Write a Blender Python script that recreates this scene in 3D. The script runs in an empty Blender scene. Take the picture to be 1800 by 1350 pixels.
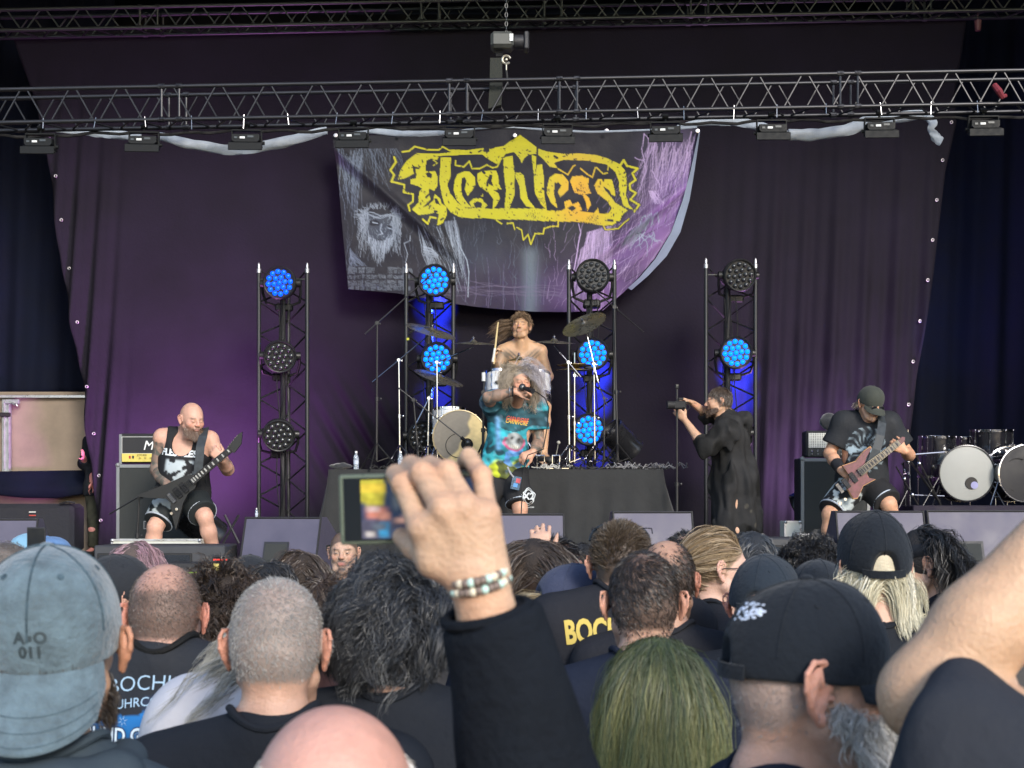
import bpy, math, random
import numpy as np
from mathutils import Vector, Matrix, Euler
from mathutils.bvhtree import BVHTree
R = math.radians
rng = np.random.default_rng(7)
random.seed(7)
scene = bpy.context.scene
COL = scene.collection

# ------------------------------------------------------------ camera, world, sun, exposure
F = 2500.0            # focal length in photo pixels (photo 1800 x 1350)
HZ = 880.0            # horizon row in the photo
CZ = 1.92             # camera height
cam_d = bpy.data.cameras.new('camera')
cam = bpy.data.objects.new('camera', cam_d)
COL.objects.link(cam)
cam.location = (0, 0, CZ)
cam.rotation_euler = (R(90), 0, 0)
cam_d.sensor_width = 36
cam_d.lens = 50
cam_d.shift_y = (HZ - 675) / 1800
cam_d.clip_start = 0.05
cam_d.clip_end = 3000
cam_d.dof.use_dof = True
cam_d.dof.focus_distance = 10.9
cam_d.dof.aperture_fstop = 11
scene.camera = cam

world = bpy.data.worlds.new('World')
scene.world = world
world.use_nodes = True
wn = world.node_tree
for n in list(wn.nodes): wn.nodes.remove(n)
sky = wn.nodes.new('ShaderNodeTexSky')
sky.sky_type = 'NISHITA'
sky.sun_disc = False
SUN_EL, SUN_AZ = 25, 158      # azimuth from +Y clockwise; behind the camera, to its right
sky.sun_elevation = R(SUN_EL)
sky.sun_rotation = R(SUN_AZ)
sky.air_density = 1.0
sky.dust_density = 1.0
sky.ozone_density = 2.0
bg = wn.nodes.new('ShaderNodeBackground')
bg.inputs[1].default_value = 0.15
wo = wn.nodes.new('ShaderNodeOutputWorld')
wn.links.new(sky.outputs[0], bg.inputs[0])
wn.links.new(bg.outputs[0], wo.inputs[0])
sd = bpy.data.lights.new('sun', 'SUN')
sd.energy = 1.5
sd.angle = R(14)
sd.color = (1.0, 0.93, 0.84)
so = bpy.data.objects.new('sun', sd)
COL.objects.link(so)
so.location = (20, -40, 40)
az, el = R(SUN_AZ), R(SUN_EL)
sdir = Vector((math.sin(az)*math.cos(el), math.cos(az)*math.cos(el), math.sin(el)))
so.rotation_euler = sdir.to_track_quat('Z', 'Y').to_euler()
scene.view_settings.view_transform = 'Standard'
scene.view_settings.look = 'None'
scene.view_settings.exposure = 1.12
scene.view_settings.gamma = 1
scene.view_settings.use_curve_mapping = False

# ------------------------------------------------------------ helpers
def P(px, py, Y):
    """world point seen at photo pixel (px, py) at distance Y"""
    return Vector(((px-900)/F*Y, Y, CZ-(py-HZ)/F*Y))

def srgb(r, g, b):
    def f(c):
        c /= 255.
        return c/12.92 if c <= .04045 else ((c+.055)/1.055)**2.4
    return (f(r), f(g), f(b))

MATS = {}
def M(name, col=(.5,.5,.5), rough=.6, metal=0., var=.12, vs=6., bump=0., bs=60., attr=False,
      emis=None, es=1., spec=.5, trans=0., alpha=1., sheen=0., stretch=None, coat=0., sss=0., ior=1.45):
    if name in MATS: return MATS[name]
    m = bpy.data.materials.new(name)
    m.use_nodes = True
    nt = m.node_tree
    N, L = nt.nodes, nt.links
    b = N['Principled BSDF']
    tc = N.new('ShaderNodeTexCoord')
    mp = N.new('ShaderNodeMapping')
    L.new(tc.outputs['Object'], mp.inputs[0])
    if stretch: mp.inputs['Scale'].default_value = stretch
    if attr:
        a = N.new('ShaderNodeAttribute'); a.attribute_name = 'Col'
        base = a.outputs['Color']
    else:
        rgb = N.new('ShaderNodeRGB'); rgb.outputs[0].default_value = (*col, 1)
        base = rgb.outputs[0]
    if var > 0:
        nz = N.new('ShaderNodeTexNoise'); nz.inputs['Scale'].default_value = vs
        nz.inputs['Detail'].default_value = 6; nz.inputs['Roughness'].default_value = .65
        L.new(mp.outputs[0], nz.inputs['Vector'])
        mr = N.new('ShaderNodeMapRange')
        mr.inputs[1].default_value = .3; mr.inputs[2].default_value = .7
        mr.inputs[3].default_value = 1-var; mr.inputs[4].default_value = 1+var
        L.new(nz.outputs[0], mr.inputs[0])
        mx = N.new('ShaderNodeVectorMath'); mx.operation = 'SCALE'
        L.new(base, mx.inputs[0]); L.new(mr.outputs[0], mx.inputs['Scale'])
        base = mx.outputs[0]
        rr = N.new('ShaderNodeMapRange')
        rr.inputs[1].default_value = .3; rr.inputs[2].default_value = .7
        rr.inputs[3].default_value = max(0, rough-.12); rr.inputs[4].default_value = min(1, rough+.12)
        L.new(nz.outputs[0], rr.inputs[0]); L.new(rr.outputs[0], b.inputs['Roughness'])
    else:
        b.inputs['Roughness'].default_value = rough
    L.new(base, b.inputs['Base Color'])
    b.inputs['Metallic'].default_value = metal
    b.inputs['Specular IOR Level'].default_value = spec
    b.inputs['IOR'].default_value = ior
    if trans: b.inputs['Transmission Weight'].default_value = trans
    if alpha < 1: b.inputs['Alpha'].default_value = alpha
    if sheen: b.inputs['Sheen Weight'].default_value = sheen
    if coat: b.inputs['Coat Weight'].default_value = coat
    if sss:
        b.inputs['Subsurface Weight'].default_value = sss
        b.inputs['Subsurface Radius'].default_value = (.01, .004, .002)
        b.inputs['Subsurface Scale'].default_value = 1.
    if emis is not None:
        if emis == 'attr': L.new(base, b.inputs['Emission Color'])
        else: b.inputs['Emission Color'].default_value = (*emis, 1)
        b.inputs['Emission Strength'].default_value = es
    if bump > 0:
        n2 = N.new('ShaderNodeTexNoise'); n2.inputs['Scale'].default_value = bs
        n2.inputs['Detail'].default_value = 4
        L.new(mp.outputs[0], n2.inputs['Vector'])
        bp = N.new('ShaderNodeBump'); bp.inputs['Strength'].default_value = bump
        bp.inputs['Distance'].default_value = .01
        L.new(n2.outputs[0], bp.inputs['Height']); L.new(bp.outputs[0], b.inputs['Normal'])
    MATS[name] = m
    return m

def link(o, parent=None):
    COL.objects.link(o)
    if parent is not None: o.parent = parent
    return o
def tag(o, label=None, cat=None, group=None, kind=None):
    if label: o['label'] = label
    if cat: o['category'] = cat
    if group: o['group'] = group
    if kind: o['kind'] = kind
    return o
def empty(name, loc=(0,0,0), rz=0., label=None, cat=None, group=None):
    o = bpy.data.objects.new(name, None)
    o.empty_display_size = .1
    o.location = loc; o.rotation_euler = (0, 0, rz)
    link(o); tag(o, label, cat, group)
    return o

def np_mesh(name, V, Fc, smooth=True, colors=None, mats=(), midx=None):
    """V (n,3); Fc list of arrays (m,k) of equal-size faces or a single array"""
    if not isinstance(Fc, (list, tuple)): Fc = [Fc]
    Fc = [np.asarray(f, dtype=np.int64) for f in Fc if len(f)]
    me = bpy.data.meshes.new(name)
    V = np.asarray(V, dtype=np.float32)
    me.vertices.add(len(V)); me.vertices.foreach_set('co', V.ravel())
    loops = np.concatenate([f.ravel() for f in Fc]) if Fc else np.zeros(0, int)
    tot = np.concatenate([np.full(len(f), f.shape[1]) for f in Fc])
    st = np.concatenate([[0], np.cumsum(tot)[:-1]])
    me.loops.add(len(loops)); me.loops.foreach_set('vertex_index', loops.astype(np.int32))
    me.polygons.add(len(tot)); me.polygons.foreach_set('loop_start', st.astype(np.int32))
    me.polygons.foreach_set('loop_total', tot.astype(np.int32))
    me.polygons.foreach_set('use_smooth', np.full(len(tot), smooth, dtype=bool))
    if midx is not None: me.polygons.foreach_set('material_index', np.asarray(midx, dtype=np.int32))
    me.update(calc_edges=True)
    if colors is not None:
        ca = me.color_attributes.new('Col', 'FLOAT_COLOR', 'POINT')
        c4 = np.ones((len(V), 4), dtype=np.float32); c4[:, :3] = colors
        ca.data.foreach_set('color', c4.ravel())
    for m in mats: me.materials.append(m)
    return me

def frame_from(d):
    d = Vector(d).normalized()
    up = Vector((0,0,1)) if abs(d.z) < .95 else Vector((1,0,0))
    a = d.cross(up).normalized(); b = d.cross(a).normalized()
    return a, b, d

class MB:
    """collects shapes; build() links them as one mesh object"""
    def __init__(s): s.V=[]; s.F=[]; s.n=0
    def add(s, vs, fs):
        s.V += [tuple(v) for v in vs]
        s.F += [tuple(i+s.n for i in f) for f in fs]
        s.n = len(s.V); return s
    def box(s, c, size, rot=None, bev=0.):
        c = Vector(c); hx, hy, hz = (x/2 for x in size)
        m = rot if rot is not None else Matrix.Identity(3)
        if bev <= 0:
            vs = [c + m @ Vector((x*hx, y*hy, z*hz)) for x in (-1,1) for y in (-1,1) for z in (-1,1)]
            fs = [(0,1,3,2),(4,6,7,5),(0,4,5,1),(2,3,7,6),(0,2,6,4),(1,5,7,3)]
            return s.add(vs, fs)
        b = min(bev, hx*.49, hy*.49, hz*.49)
        vs = []; idx = {}
        for x in (-1,1):
            for y in (-1,1):
                for z in (-1,1):
                    for k, off in enumerate(((0,b,b),(b,0,b),(b,b,0))):
                        idx[(x,y,z,k)] = len(vs)
                        vs.append(c + m @ Vector((x*(hx-off[0]), y*(hy-off[1]), z*(hz-off[2]))))
        fs = []
        g = lambda x,y,z,k: idx[(x,y,z,k)]
        for x in (-1,1):
            q = [g(x,-1,-1,0),g(x,1,-1,0),g(x,1,1,0),g(x,-1,1,0)]; fs.append(q if x>0 else q[::-1])
        for y in (-1,1):
            q = [g(-1,y,-1,1),g(1,y,-1,1),g(1,y,1,1),g(-1,y,1,1)]; fs.append(q[::-1] if y>0 else q)
        for z in (-1,1):
            q = [g(-1,-1,z,2),g(1,-1,z,2),g(1,1,z,2),g(-1,1,z,2)]; fs.append(q if z>0 else q[::-1])
        for a in (-1,1):
            for c2 in (-1,1):
                fs.append([g(a,c2,-1,0),g(a,c2,1,0),g(a,c2,1,1),g(a,c2,-1,1)])
                fs.append([g(a,-1,c2,0),g(a,1,c2,0),g(a,1,c2,2),g(a,-1,c2,2)])
                fs.append([g(-1,a,c2,1),g(1,a,c2,1),g(1,a,c2,2),g(-1,a,c2,2)])
        for x in (-1,1):
            for y in (-1,1):
                for z in (-1,1): fs.append([g(x,y,z,0),g(x,y,z,1),g(x,y,z,2)])
        return s.add(vs, fs)
    def cyl(s, p0, p1, r0, r1=None, n=12, caps=True):
        if r1 is None: r1 = r0
        p0, p1 = Vector(p0), Vector(p1)
        a, b, d = frame_from(p1-p0)
        vs = []
        for p, r in ((p0,r0),(p1,r1)):
            for i in range(n):
                t = 2*math.pi*i/n
                vs.append(p + a*(r*math.cos(t)) + b*(r*math.sin(t)))
        fs = [(i,(i+1)%n,n+(i+1)%n,n+i) for i in range(n)]
        if caps: fs += [tuple(range(n))[::-1], tuple(range(n,2*n))]
        return s.add(vs, fs)
    def tube(s, pts, r, n=8, closed=False):
        pts = [Vector(p) for p in pts]
        m = len(pts); rs = r if isinstance(r,(list,tuple)) else [r]*m
        vs = []; prev = None
        for i, p in enumerate(pts):
            if closed: d = pts[(i+1)%m]-pts[i-1]
            else: d = pts[min(i+1,m-1)]-pts[max(i-1,0)]
            d.normalize()
            if prev is None: a, b, _ = frame_from(d)
            else:
                a = prev - d*prev.dot(d)
                if a.length < 1e-6: a,_,_ = frame_from(d)
                a.normalize(); b = d.cross(a)
            prev = a
            for k in range(n):
                t = 2*math.pi*k/n
                vs.append(p + a*(rs[i]*math.cos(t)) + b*(rs[i]*math.sin(t)))
        fs = []
        for i in range(m if closed else m-1):
            j = (i+1)%m
            for k in range(n):
                fs.append((i*n+k, i*n+(k+1)%n, j*n+(k+1)%n, j*n+k))
        if not closed: fs += [tuple(range(n))[::-1], tuple(range((m-1)*n, m*n))]
        return s.add(vs, fs)
    def lathe(s, prof, origin, axis=(0,0,1), n=24, ring=False):
        """prof: list of (radius, height along the axis)"""
        o = Vector(origin); a, b, d = frame_from(axis)
        if ring: prof = list(prof)+[prof[0]]
        vs = []
        for r, h in prof:
            for k in range(n):
                t = 2*math.pi*k/n
                vs.append(o + d*h + a*(r*math.cos(t)) + b*(r*math.sin(t)))
        fs = []
        m = len(prof)
        for i in range(m-1):
            for k in range(n): fs.append((i*n+k, i*n+(k+1)%n, (i+1)*n+(k+1)%n, (i+1)*n+k))
        if ring: return s.add(vs, fs)
        if prof[0][0] > 1e-5: fs.append(tuple(range(n))[::-1])
        if prof[-1][0] > 1e-5: fs.append(tuple(range((m-1)*n, m*n)))
        return s.add(vs, fs)
    def prism(s, poly, d):
        """poly: planar 3D points; d: extrusion vector"""
        poly = [Vector(p) for p in poly]; d = Vector(d); n = len(poly)
        vs = poly + [p+d for p in poly]
        fs = [tuple(range(n))[::-1], tuple(range(n, 2*n))] + [(i,(i+1)%n,n+(i+1)%n,n+i) for i in range(n)]
        return s.add(vs, fs)
    def ball(s, c, r, n=12, m=8, rot=None):
        c = Vector(c); rr = (r,r,r) if not isinstance(r,(tuple,list)) else r
        mt = rot if rot is not None else Matrix.Identity(3)
        vs = [c + mt @ Vector((0,0,-rr[2]))]
        for j in range(1, m):
            ph = math.pi*j/m - math.pi/2
            for i in range(n):
                t = 2*math.pi*i/n
                vs.append(c + mt @ Vector((rr[0]*math.cos(ph)*math.cos(t), rr[1]*math.cos(ph)*math.sin(t), rr[2]*math.sin(ph))))
        vs.append(c + mt @ Vector((0,0,rr[2])))
        fs = [(0, 1+(i+1)%n, 1+i) for i in range(n)]
        for j in range(m-2):
            for i in range(n):
                a0 = 1+j*n; fs.append((a0+i, a0+(i+1)%n, a0+n+(i+1)%n, a0+n+i))
        l = len(vs)-1; a0 = 1+(m-2)*n
        fs += [(a0+i, a0+(i+1)%n, l) for i in range(n)]
        return s.add(vs, fs)
    def mesh(s, name, mat, smooth=False, auto=None):
        me = bpy.data.meshes.new(name)
        me.from_pydata(s.V, [], s.F)
        import bmesh
        bm = bmesh.new(); bm.from_mesh(me)
        bmesh.ops.recalc_face_normals(bm, faces=bm.faces)
        bm.to_mesh(me); bm.free()
        if smooth:
            me.polygons.foreach_set('use_smooth', [True]*len(me.polygons))
            if auto: me.set_sharp_from_angle(angle=R(auto))
        if mat is not None: me.materials.append(mat)
        me.update()
        return me
    def build(s, name, mat, parent=None, smooth=False, auto=35, loc=None):
        o = bpy.data.objects.new(name, s.mesh(name, mat, smooth, auto if smooth else None))
        link(o, parent)
        if parent is not None and loc is None:
            # vertices are given in world space: bake the parent's transform out
            o.matrix_parent_inverse = Matrix.Identity(4)
        return o

def world_part(mb, name, mat, root, smooth=False, auto=35):
    """vertices of mb in world space, root an Empty that only has a location / z-rotation"""
    inv = Matrix.LocRotScale(root.location, root.rotation_euler, root.scale).inverted()
    mb.V = [tuple(inv @ Vector(v)) for v in mb.V]
    return mb.build(name, mat, root, smooth, auto)

_rod = {}
def rod(name, p0, p1, r, mat, parent=None, n=8):
    """a straight rod that shares one unit mesh; p0,p1 in the parent's space"""
    k = (mat.name, n)
    if k not in _rod: _rod[k] = MB().cyl((0,0,0),(0,0,1),1,1,n).mesh('rod_mesh', mat, True, 40)
    p0, p1 = Vector(p0), Vector(p1)
    d = p1-p0
    o = bpy.data.objects.new(name, _rod[k])
    q = d.to_track_quat('Z','Y')
    o.matrix_local = Matrix.LocRotScale(p0, q, Vector((r, r, d.length)))
    link(o, parent)
    return o

def world_rod(name, p0, p1, r, mat, root, n=8):
    inv = Matrix.LocRotScale(root.location, root.rotation_euler, root.scale).inverted()
    return rod(name, inv @ Vector(p0), inv @ Vector(p1), r, mat, root, n)

def copy_tree(o, parent=None):
    c = o.copy(); COL.objects.link(c); c.parent = parent
    for ch in [x for x in bpy.data.objects if x.parent == o and x is not c]:
        copy_tree(ch, c)
    return c

def text_mesh(txt, size, mat, name='lettering', extrude=.002, align='CENTER', bold=0.):
    cu = bpy.data.curves.new('txt', 'FONT')
    cu.body = txt; cu.size = size; cu.extrude = extrude; cu.align_x = align; cu.align_y = 'CENTER'
    cu.offset = bold
    cu.resolution_u = 3
    ob = bpy.data.objects.new('txt', cu)
    COL.objects.link(ob)
    dg = bpy.context.evaluated_depsgraph_get()
    me = bpy.data.meshes.new_from_object(ob.evaluated_get(dg))
    bpy.data.objects.remove(ob)
    me.materials.clear(); me.materials.append(mat)
    me.name = name
    return me

def wrap_text(txt, size, mat, target, origin, right, up, parent, name='lettering', off=.003, arc=0., bold=0., shear=0., sub=1, sx=1.):
    """lay flat lettering onto a mesh (all in the parent's local space)"""
    me = text_mesh(txt, size, mat, name, extrude=0., bold=bold)
    import bmesh
    bm = bmesh.new(); bm.from_mesh(me)
    bmesh.ops.triangulate(bm, faces=bm.faces)
    for _ in range(sub):
        long_e = [e for e in bm.edges if e.calc_length() > size*.22]
        if long_e: bmesh.ops.subdivide_edges(bm, edges=long_e, cuts=1)
    bmesh.ops.triangulate(bm, faces=bm.faces)
    tree = target if isinstance(target, BVHTree) else BVHTree.FromPolygons([tuple(v.co) for v in target.data.vertices], [tuple(p.vertices) for p in target.data.polygons])
    right = Vector(right).normalized(); up = Vector(up).normalized(); nrm = right.cross(up)
    o0 = Vector(origin)
    for v in bm.verts:
        x, y = v.co.x*sx, v.co.y
        if arc:
            a = x*arc; rr = 1/arc
            x, y = (rr+y)*math.sin(a), (rr+y)*math.cos(a)-rr
        x += shear*y
        p = o0 + right*x + up*y
        hit = tree.ray_cast(p + nrm*.35, -nrm, .8)
        if hit[0] is not None: v.co = hit[0] + nrm*off
        else: v.co = p
    bm.to_mesh(me); bm.free()
    o = bpy.data.objects.new(name, me); link(o, parent)
    return o
# ------------------------------------------------------------ sculpting with signed distances -> surface nets
def rotm(rx=0, ry=0, rz=0):
    return np.array(Euler((rx, ry, rz)).to_matrix())

class Sculpt:
    def __init__(s): s.ops = []
    def xf(s, Rm=None, T=None):
        """set the transform used for the primitives that follow"""
        s.Rm = None if Rm is None else np.asarray(Rm); s.T = None if T is None else np.asarray(T, float)
        return s
    Rm = None; T = None
    def _p(s, p):
        p = np.asarray(p, float)
        if s.Rm is not None: p = s.Rm @ p
        if s.T is not None: p = p + s.T
        return p
    def cap(s, a, b, ra, rb=None, k=.01, op=1, flat=None):
        """tapered capsule; flat=(axis vector, factor) squashes it along that axis"""
        if rb is None: rb = ra
        fl = None
        if flat is not None:
            ax = np.asarray(flat[0], float)
            if s.Rm is not None: ax = s.Rm @ ax
            fl = (ax/np.linalg.norm(ax), flat[1])
        s.ops.append(('c', s._p(a), s._p(b), ra, rb, k, op, fl)); return s
    def chain(s, pts, rs, k=.01, op=1, flat=None):
        for i in range(len(pts)-1):
            r0 = rs[i] if isinstance(rs,(list,tuple)) else rs
            r1 = rs[i+1] if isinstance(rs,(list,tuple)) else rs
            s.cap(pts[i], pts[i+1], r0, r1, k, op, flat)
        return s
    def ell(s, c, r, rot=None, k=.01, op=1):
        Rr = np.eye(3) if rot is None else rot
        if s.Rm is not None: Rr = s.Rm @ Rr
        s.ops.append(('e', s._p(c), np.asarray(r, float), Rr, k, op)); return s
    def cut(s, p, n, k=.002, c=None, rad=None):
        """remove everything on the side n points to; limited to a ball (c, rad)"""
        n = np.asarray(n, float)
        if s.Rm is not None: n = s.Rm @ n
        s.ops.append(('p', s._p(p), n/np.linalg.norm(n), k, None if c is None else s._p(c), rad)); return s
    def bounds(s, pad):
        lo = np.full(3, 1e9); hi = -lo
        for o in s.ops:
            if o[0] == 'c' and o[6] == 1:
                r = max(o[3], o[4])
                lo = np.minimum(lo, np.minimum(o[1], o[2])-r); hi = np.maximum(hi, np.maximum(o[1], o[2])+r)
            elif o[0] == 'e' and o[5] == 1:
                e = np.sqrt((o[3]**2) @ (o[2]**2))
                lo = np.minimum(lo, o[1]-e); hi = np.maximum(hi, o[1]+e)
        return lo-pad, hi+pad
    def field(s, xs, ys, zs, noise=None):
        D = np.full((len(xs), len(ys), len(zs)), .5, dtype=np.float32)
        vmax = .03
        for o in s.ops:
            if o[0] == 'c':
                r = max(o[3], o[4]); k = o[5]; op = o[6]
                m = r*0 + k*1.5 + vmax
                lo = np.minimum(o[1], o[2])-r-m; hi = np.maximum(o[1], o[2])+r+m
            elif o[0] == 'e':
                e = np.sqrt((o[3]**2) @ (o[2]**2)); k = o[4]; op = o[5]
                m = k*1.5+vmax; lo = o[1]-e-m; hi = o[1]+e+m
            else:
                if o[4] is None: lo = np.full(3,-1e9); hi = np.full(3,1e9)
                else: lo = o[4]-o[5]; hi = o[4]+o[5]
            sl = []
            for ax, a in enumerate((xs, ys, zs)):
                i0 = max(0, np.searchsorted(a, lo[ax])-1); i1 = min(len(a), np.searchsorted(a, hi[ax])+1)
                sl.append((i0, i1))
            if any(i1-i0 < 1 for i0, i1 in sl): continue
            X = xs[sl[0][0]:sl[0][1]].astype(np.float32)[:,None,None]
            Yy = ys[sl[1][0]:sl[1][1]].astype(np.float32)[None,:,None]
            Z = zs[sl[2][0]:sl[2][1]].astype(np.float32)[None,None,:]
            sub = D[sl[0][0]:sl[0][1], sl[1][0]:sl[1][1], sl[2][0]:sl[2][1]]
            if o[0] == 'c':
                a, b = o[1], o[2]; ba = b-a; L2 = float(ba@ba)+1e-12
                px, py, pz = X-a[0], Yy-a[1], Z-a[2]
                t = np.clip((px*ba[0]+py*ba[1]+pz*ba[2])/L2, 0, 1)
                qx, qy, qz = px-t*ba[0], py-t*ba[1], pz-t*ba[2]
                rr = o[3]+(o[4]-o[3])*t
                if o[7] is not None:
                    ax, f = o[7]
                    h = qx*ax[0]+qy*ax[1]+qz*ax[2]
                    g = h*(1/f-1)
                    qx = qx+g*ax[0]; qy = qy+g*ax[1]; qz = qz+g*ax[2]
                    d = (np.sqrt(qx*qx+qy*qy+qz*qz)-rr)*min(1, f*1.1)
                else: d = np.sqrt(qx*qx+qy*qy+qz*qz)-rr
            elif o[0] == 'e':
                c, r, Rr = o[1], o[2], o[3]
                px, py, pz = X-c[0], Yy-c[1], Z-c[2]
                qs = [(px*Rr[0,i]+py*Rr[1,i]+pz*Rr[2,i]) for i in range(3)]
                k0 = np.sqrt(sum((qs[i]/r[i])**2 for i in range(3)))
                k1 = np.sqrt(sum((qs[i]/r[i]**2)**2 for i in range(3)))+1e-6
                d = k0*(k0-1)/k1
            else:
                pt, n, k = o[1], o[2], o[3]
                d = (X-pt[0])*n[0]+(Yy-pt[1])*n[1]+(Z-pt[2])*n[2]
                if o[4] is not None:
                    c = o[4]; dist = np.sqrt((X-c[0])**2+(Yy-c[1])**2+(Z-c[2])**2)
                    d = np.where(dist < o[5], d, -1.)
                if k > .01:
                    h = np.clip(.5-.5*(sub-d)/k, 0, 1); sub[...] = sub*(1-h)+d*h+k*h*(1-h); continue
                sub[...] = np.maximum(sub, d); continue
            if op == 1:
                h = np.clip(.5+.5*(sub-d)/k, 0, 1)
                sub[...] = sub*(1-h)+d*h-k*h*(1-h)
            else:
                d = -d
                h = np.clip(.5-.5*(sub-d)/k, 0, 1)
                sub[...] = sub*(1-h)+d*h+k*h*(1-h)
        if noise is not None:
            X, Yy, Z = xs[:,None,None], ys[None,:,None], zs[None,None,:]
            D += noise(X, Yy, Z).astype(np.float32)
        return D
    def mesh(s, vox=.01, fine=None, noise=None, cutz=None):
        """fine=(lo, hi, fine_vox): box with a finer grid. returns V, quads"""
        lo, hi = s.bounds(vox*2+.01)
        axs = []
        for i in range(3):
            if fine is None: a = np.arange(lo[i], hi[i]+vox, vox)
            else:
                fl, fh, fv = fine[0][i], fine[1][i], fine[2]
                fl = max(fl, lo[i]); fh = min(fh, hi[i])
                if fh <= fl: a = np.arange(lo[i], hi[i]+vox, vox)
                else:
                    a = np.concatenate([np.arange(fl-vox*.7, lo[i]-vox, -vox)[::-1], np.arange(fl, fh, fv), np.arange(fh+fv*.5, hi[i]+vox, vox)])
            axs.append(a)
        D = s.field(*axs, noise=noise)
        return surfnet(D, *axs)

def surfnet(D, xs, ys, zs):
    nx, ny, nz = D.shape
    S = D < 0
    C = (nx-1, ny-1, nz-1)
    axs = (xs, ys, zs)
    keys, pos = [], []
    quads_raw = []
    for ax in range(3):
        s0 = [slice(None)]*3; s1 = [slice(None)]*3
        s0[ax] = slice(0, -1); s1[ax] = slice(1, None)
        s0, s1 = tuple(s0), tuple(s1)
        idx = np.argwhere(S[s0] != S[s1])
        if len(idx) == 0: continue
        i2 = idx.copy(); i2[:, ax] += 1
        d0 = D[tuple(idx.T)]; d1 = D[tuple(i2.T)]
        t = d0/(d0-d1+1e-12)
        p = np.stack([axs[k][idx[:, k]] for k in range(3)], 1).astype(float)
        p[:, ax] += t*(axs[ax][i2[:, ax]]-axs[ax][idx[:, ax]])
        o1, o2 = [(1,2),(2,0),(0,1)][ax]
        cells = []; ok = np.ones(len(idx), bool)
        for (da, db) in ((-1,-1),(0,-1),(0,0),(-1,0)):
            c = idx.copy(); c[:, o1] += da; c[:, o2] += db
            v = (c >= 0).all(1) & (c < np.array(C)).all(1)
            ok &= v
            key = c[:,0]*(C[1]*C[2])+c[:,1]*C[2]+c[:,2]
            cells.append(key)
            keys.append(key[v]); pos.append(p[v])
        q = np.stack(cells, 1)
        neg = S[s0][tuple(idx.T)]
        q = np.where(neg[:, None], q, q[:, ::-1])
        quads_raw.append(q[ok])
    keys = np.concatenate(keys); pos = np.concatenate(pos)
    uk, inv = np.unique(keys, return_inverse=True)
    cnt = np.bincount(inv)
    V = np.stack([np.bincount(inv, pos[:, k])/cnt for k in range(3)], 1)
    Q = np.searchsorted(uk, np.concatenate(quads_raw))
    return V, Q

def relax(V, Q, it=2, f=.5):
    n = len(V)
    e = np.concatenate([Q[:, [0,1]], Q[:, [1,2]], Q[:, [2,3]], Q[:, [3,0]]])
    a = np.concatenate([e[:,0], e[:,1]]); b = np.concatenate([e[:,1], e[:,0]])
    cnt = np.maximum(np.bincount(a, minlength=n), 1)[:, None]
    for _ in range(it):
        m = np.stack([np.bincount(a, V[b, k], minlength=n) for k in range(3)], 1)/cnt
        V = V+f*(m-V)
    return V

def vnormals(V, Q):
    fn = np.cross(V[Q[:,2]]-V[Q[:,0]], V[Q[:,3]]-V[Q[:,1]])
    N = np.zeros_like(V)
    for k in range(4):
        for a in range(3): N[:, a] += np.bincount(Q[:, k], fn[:, a], minlength=len(V))
    return N/(np.linalg.norm(N, axis=1, keepdims=True)+1e-12)

def snoise(seed, n=10, f0=6., f1=40., aniso=(1,1,1), amp=1.):
    """smooth pseudo noise: random sinusoids; works on arrays, roughly in [-amp, amp]"""
    g = np.random.default_rng(seed)
    d = g.normal(size=(n,3)); d /= np.linalg.norm(d, axis=1, keepdims=True)
    fr = np.exp(g.uniform(np.log(f0), np.log(f1), n))
    K = d*fr[:,None]*np.asarray(aniso, float); ph = g.uniform(0, 2*np.pi, n); w = (f0/fr)**.7
    w = w/w.sum()*2.0*amp
    def fn(X, Y, Z):
        r = 0
        for i in range(n): r = r+w[i]*np.sin(K[i,0]*X+K[i,1]*Y+K[i,2]*Z+ph[i])
        return r
    return fn
def pn(V, seed, f0=10., f1=80., n=10, aniso=(1,1,1)):
    return snoise(seed, n, f0, f1, aniso)(V[:,0], V[:,1], V[:,2])

def lerp(a, b, t):
    t = np.clip(t, 0, 1)
    if np.ndim(t) == 1: t = t[:, None]
    return np.asarray(a)*(1-t)+np.asarray(b)*t
def sstep(a, b, x):
    t = np.clip((x-a)/(b-a), 0, 1); return t*t*(3-2*t)

def cluster(V, Q, mask, size):
    """merge the vertices of a region that needs little detail onto a coarser grid; returns V, [quads, tris]"""
    n = len(V); key = np.arange(n)
    if mask.any():
        q = np.floor(V[mask]/size).astype(np.int64)+5000
        k = (q[:,0]*10000+q[:,1])*10000+q[:,2]
        uk, inv = np.unique(k, return_inverse=True)
        key[mask] = n+inv
    uk, new = np.unique(key, return_inverse=True)
    cnt = np.bincount(new)
    V2 = np.stack([np.bincount(new, V[:,i])/cnt for i in range(3)], 1)
    F = new[Q]
    a, b, c, d = F.T
    e = np.stack([a==b, b==c, c==d, d==a], 1); ne = e.sum(1); diag = (a==c)|(b==d)
    quads = F[(ne==0)&~diag]
    T = F[(ne==1)&~diag]; et = e[(ne==1)&~diag]; k = et.argmax(1)
    tris = np.stack([T[np.arange(len(T)), (k+1)%4], T[np.arange(len(T)), (k+2)%4], T[np.arange(len(T)), (k+3)%4]], 1)
    return V2, [quads, tris]
CZ = 2.56            # the stage is drawn 4:3 oversize and brought to true size (x 0.75, about the ground origin) further down
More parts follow.
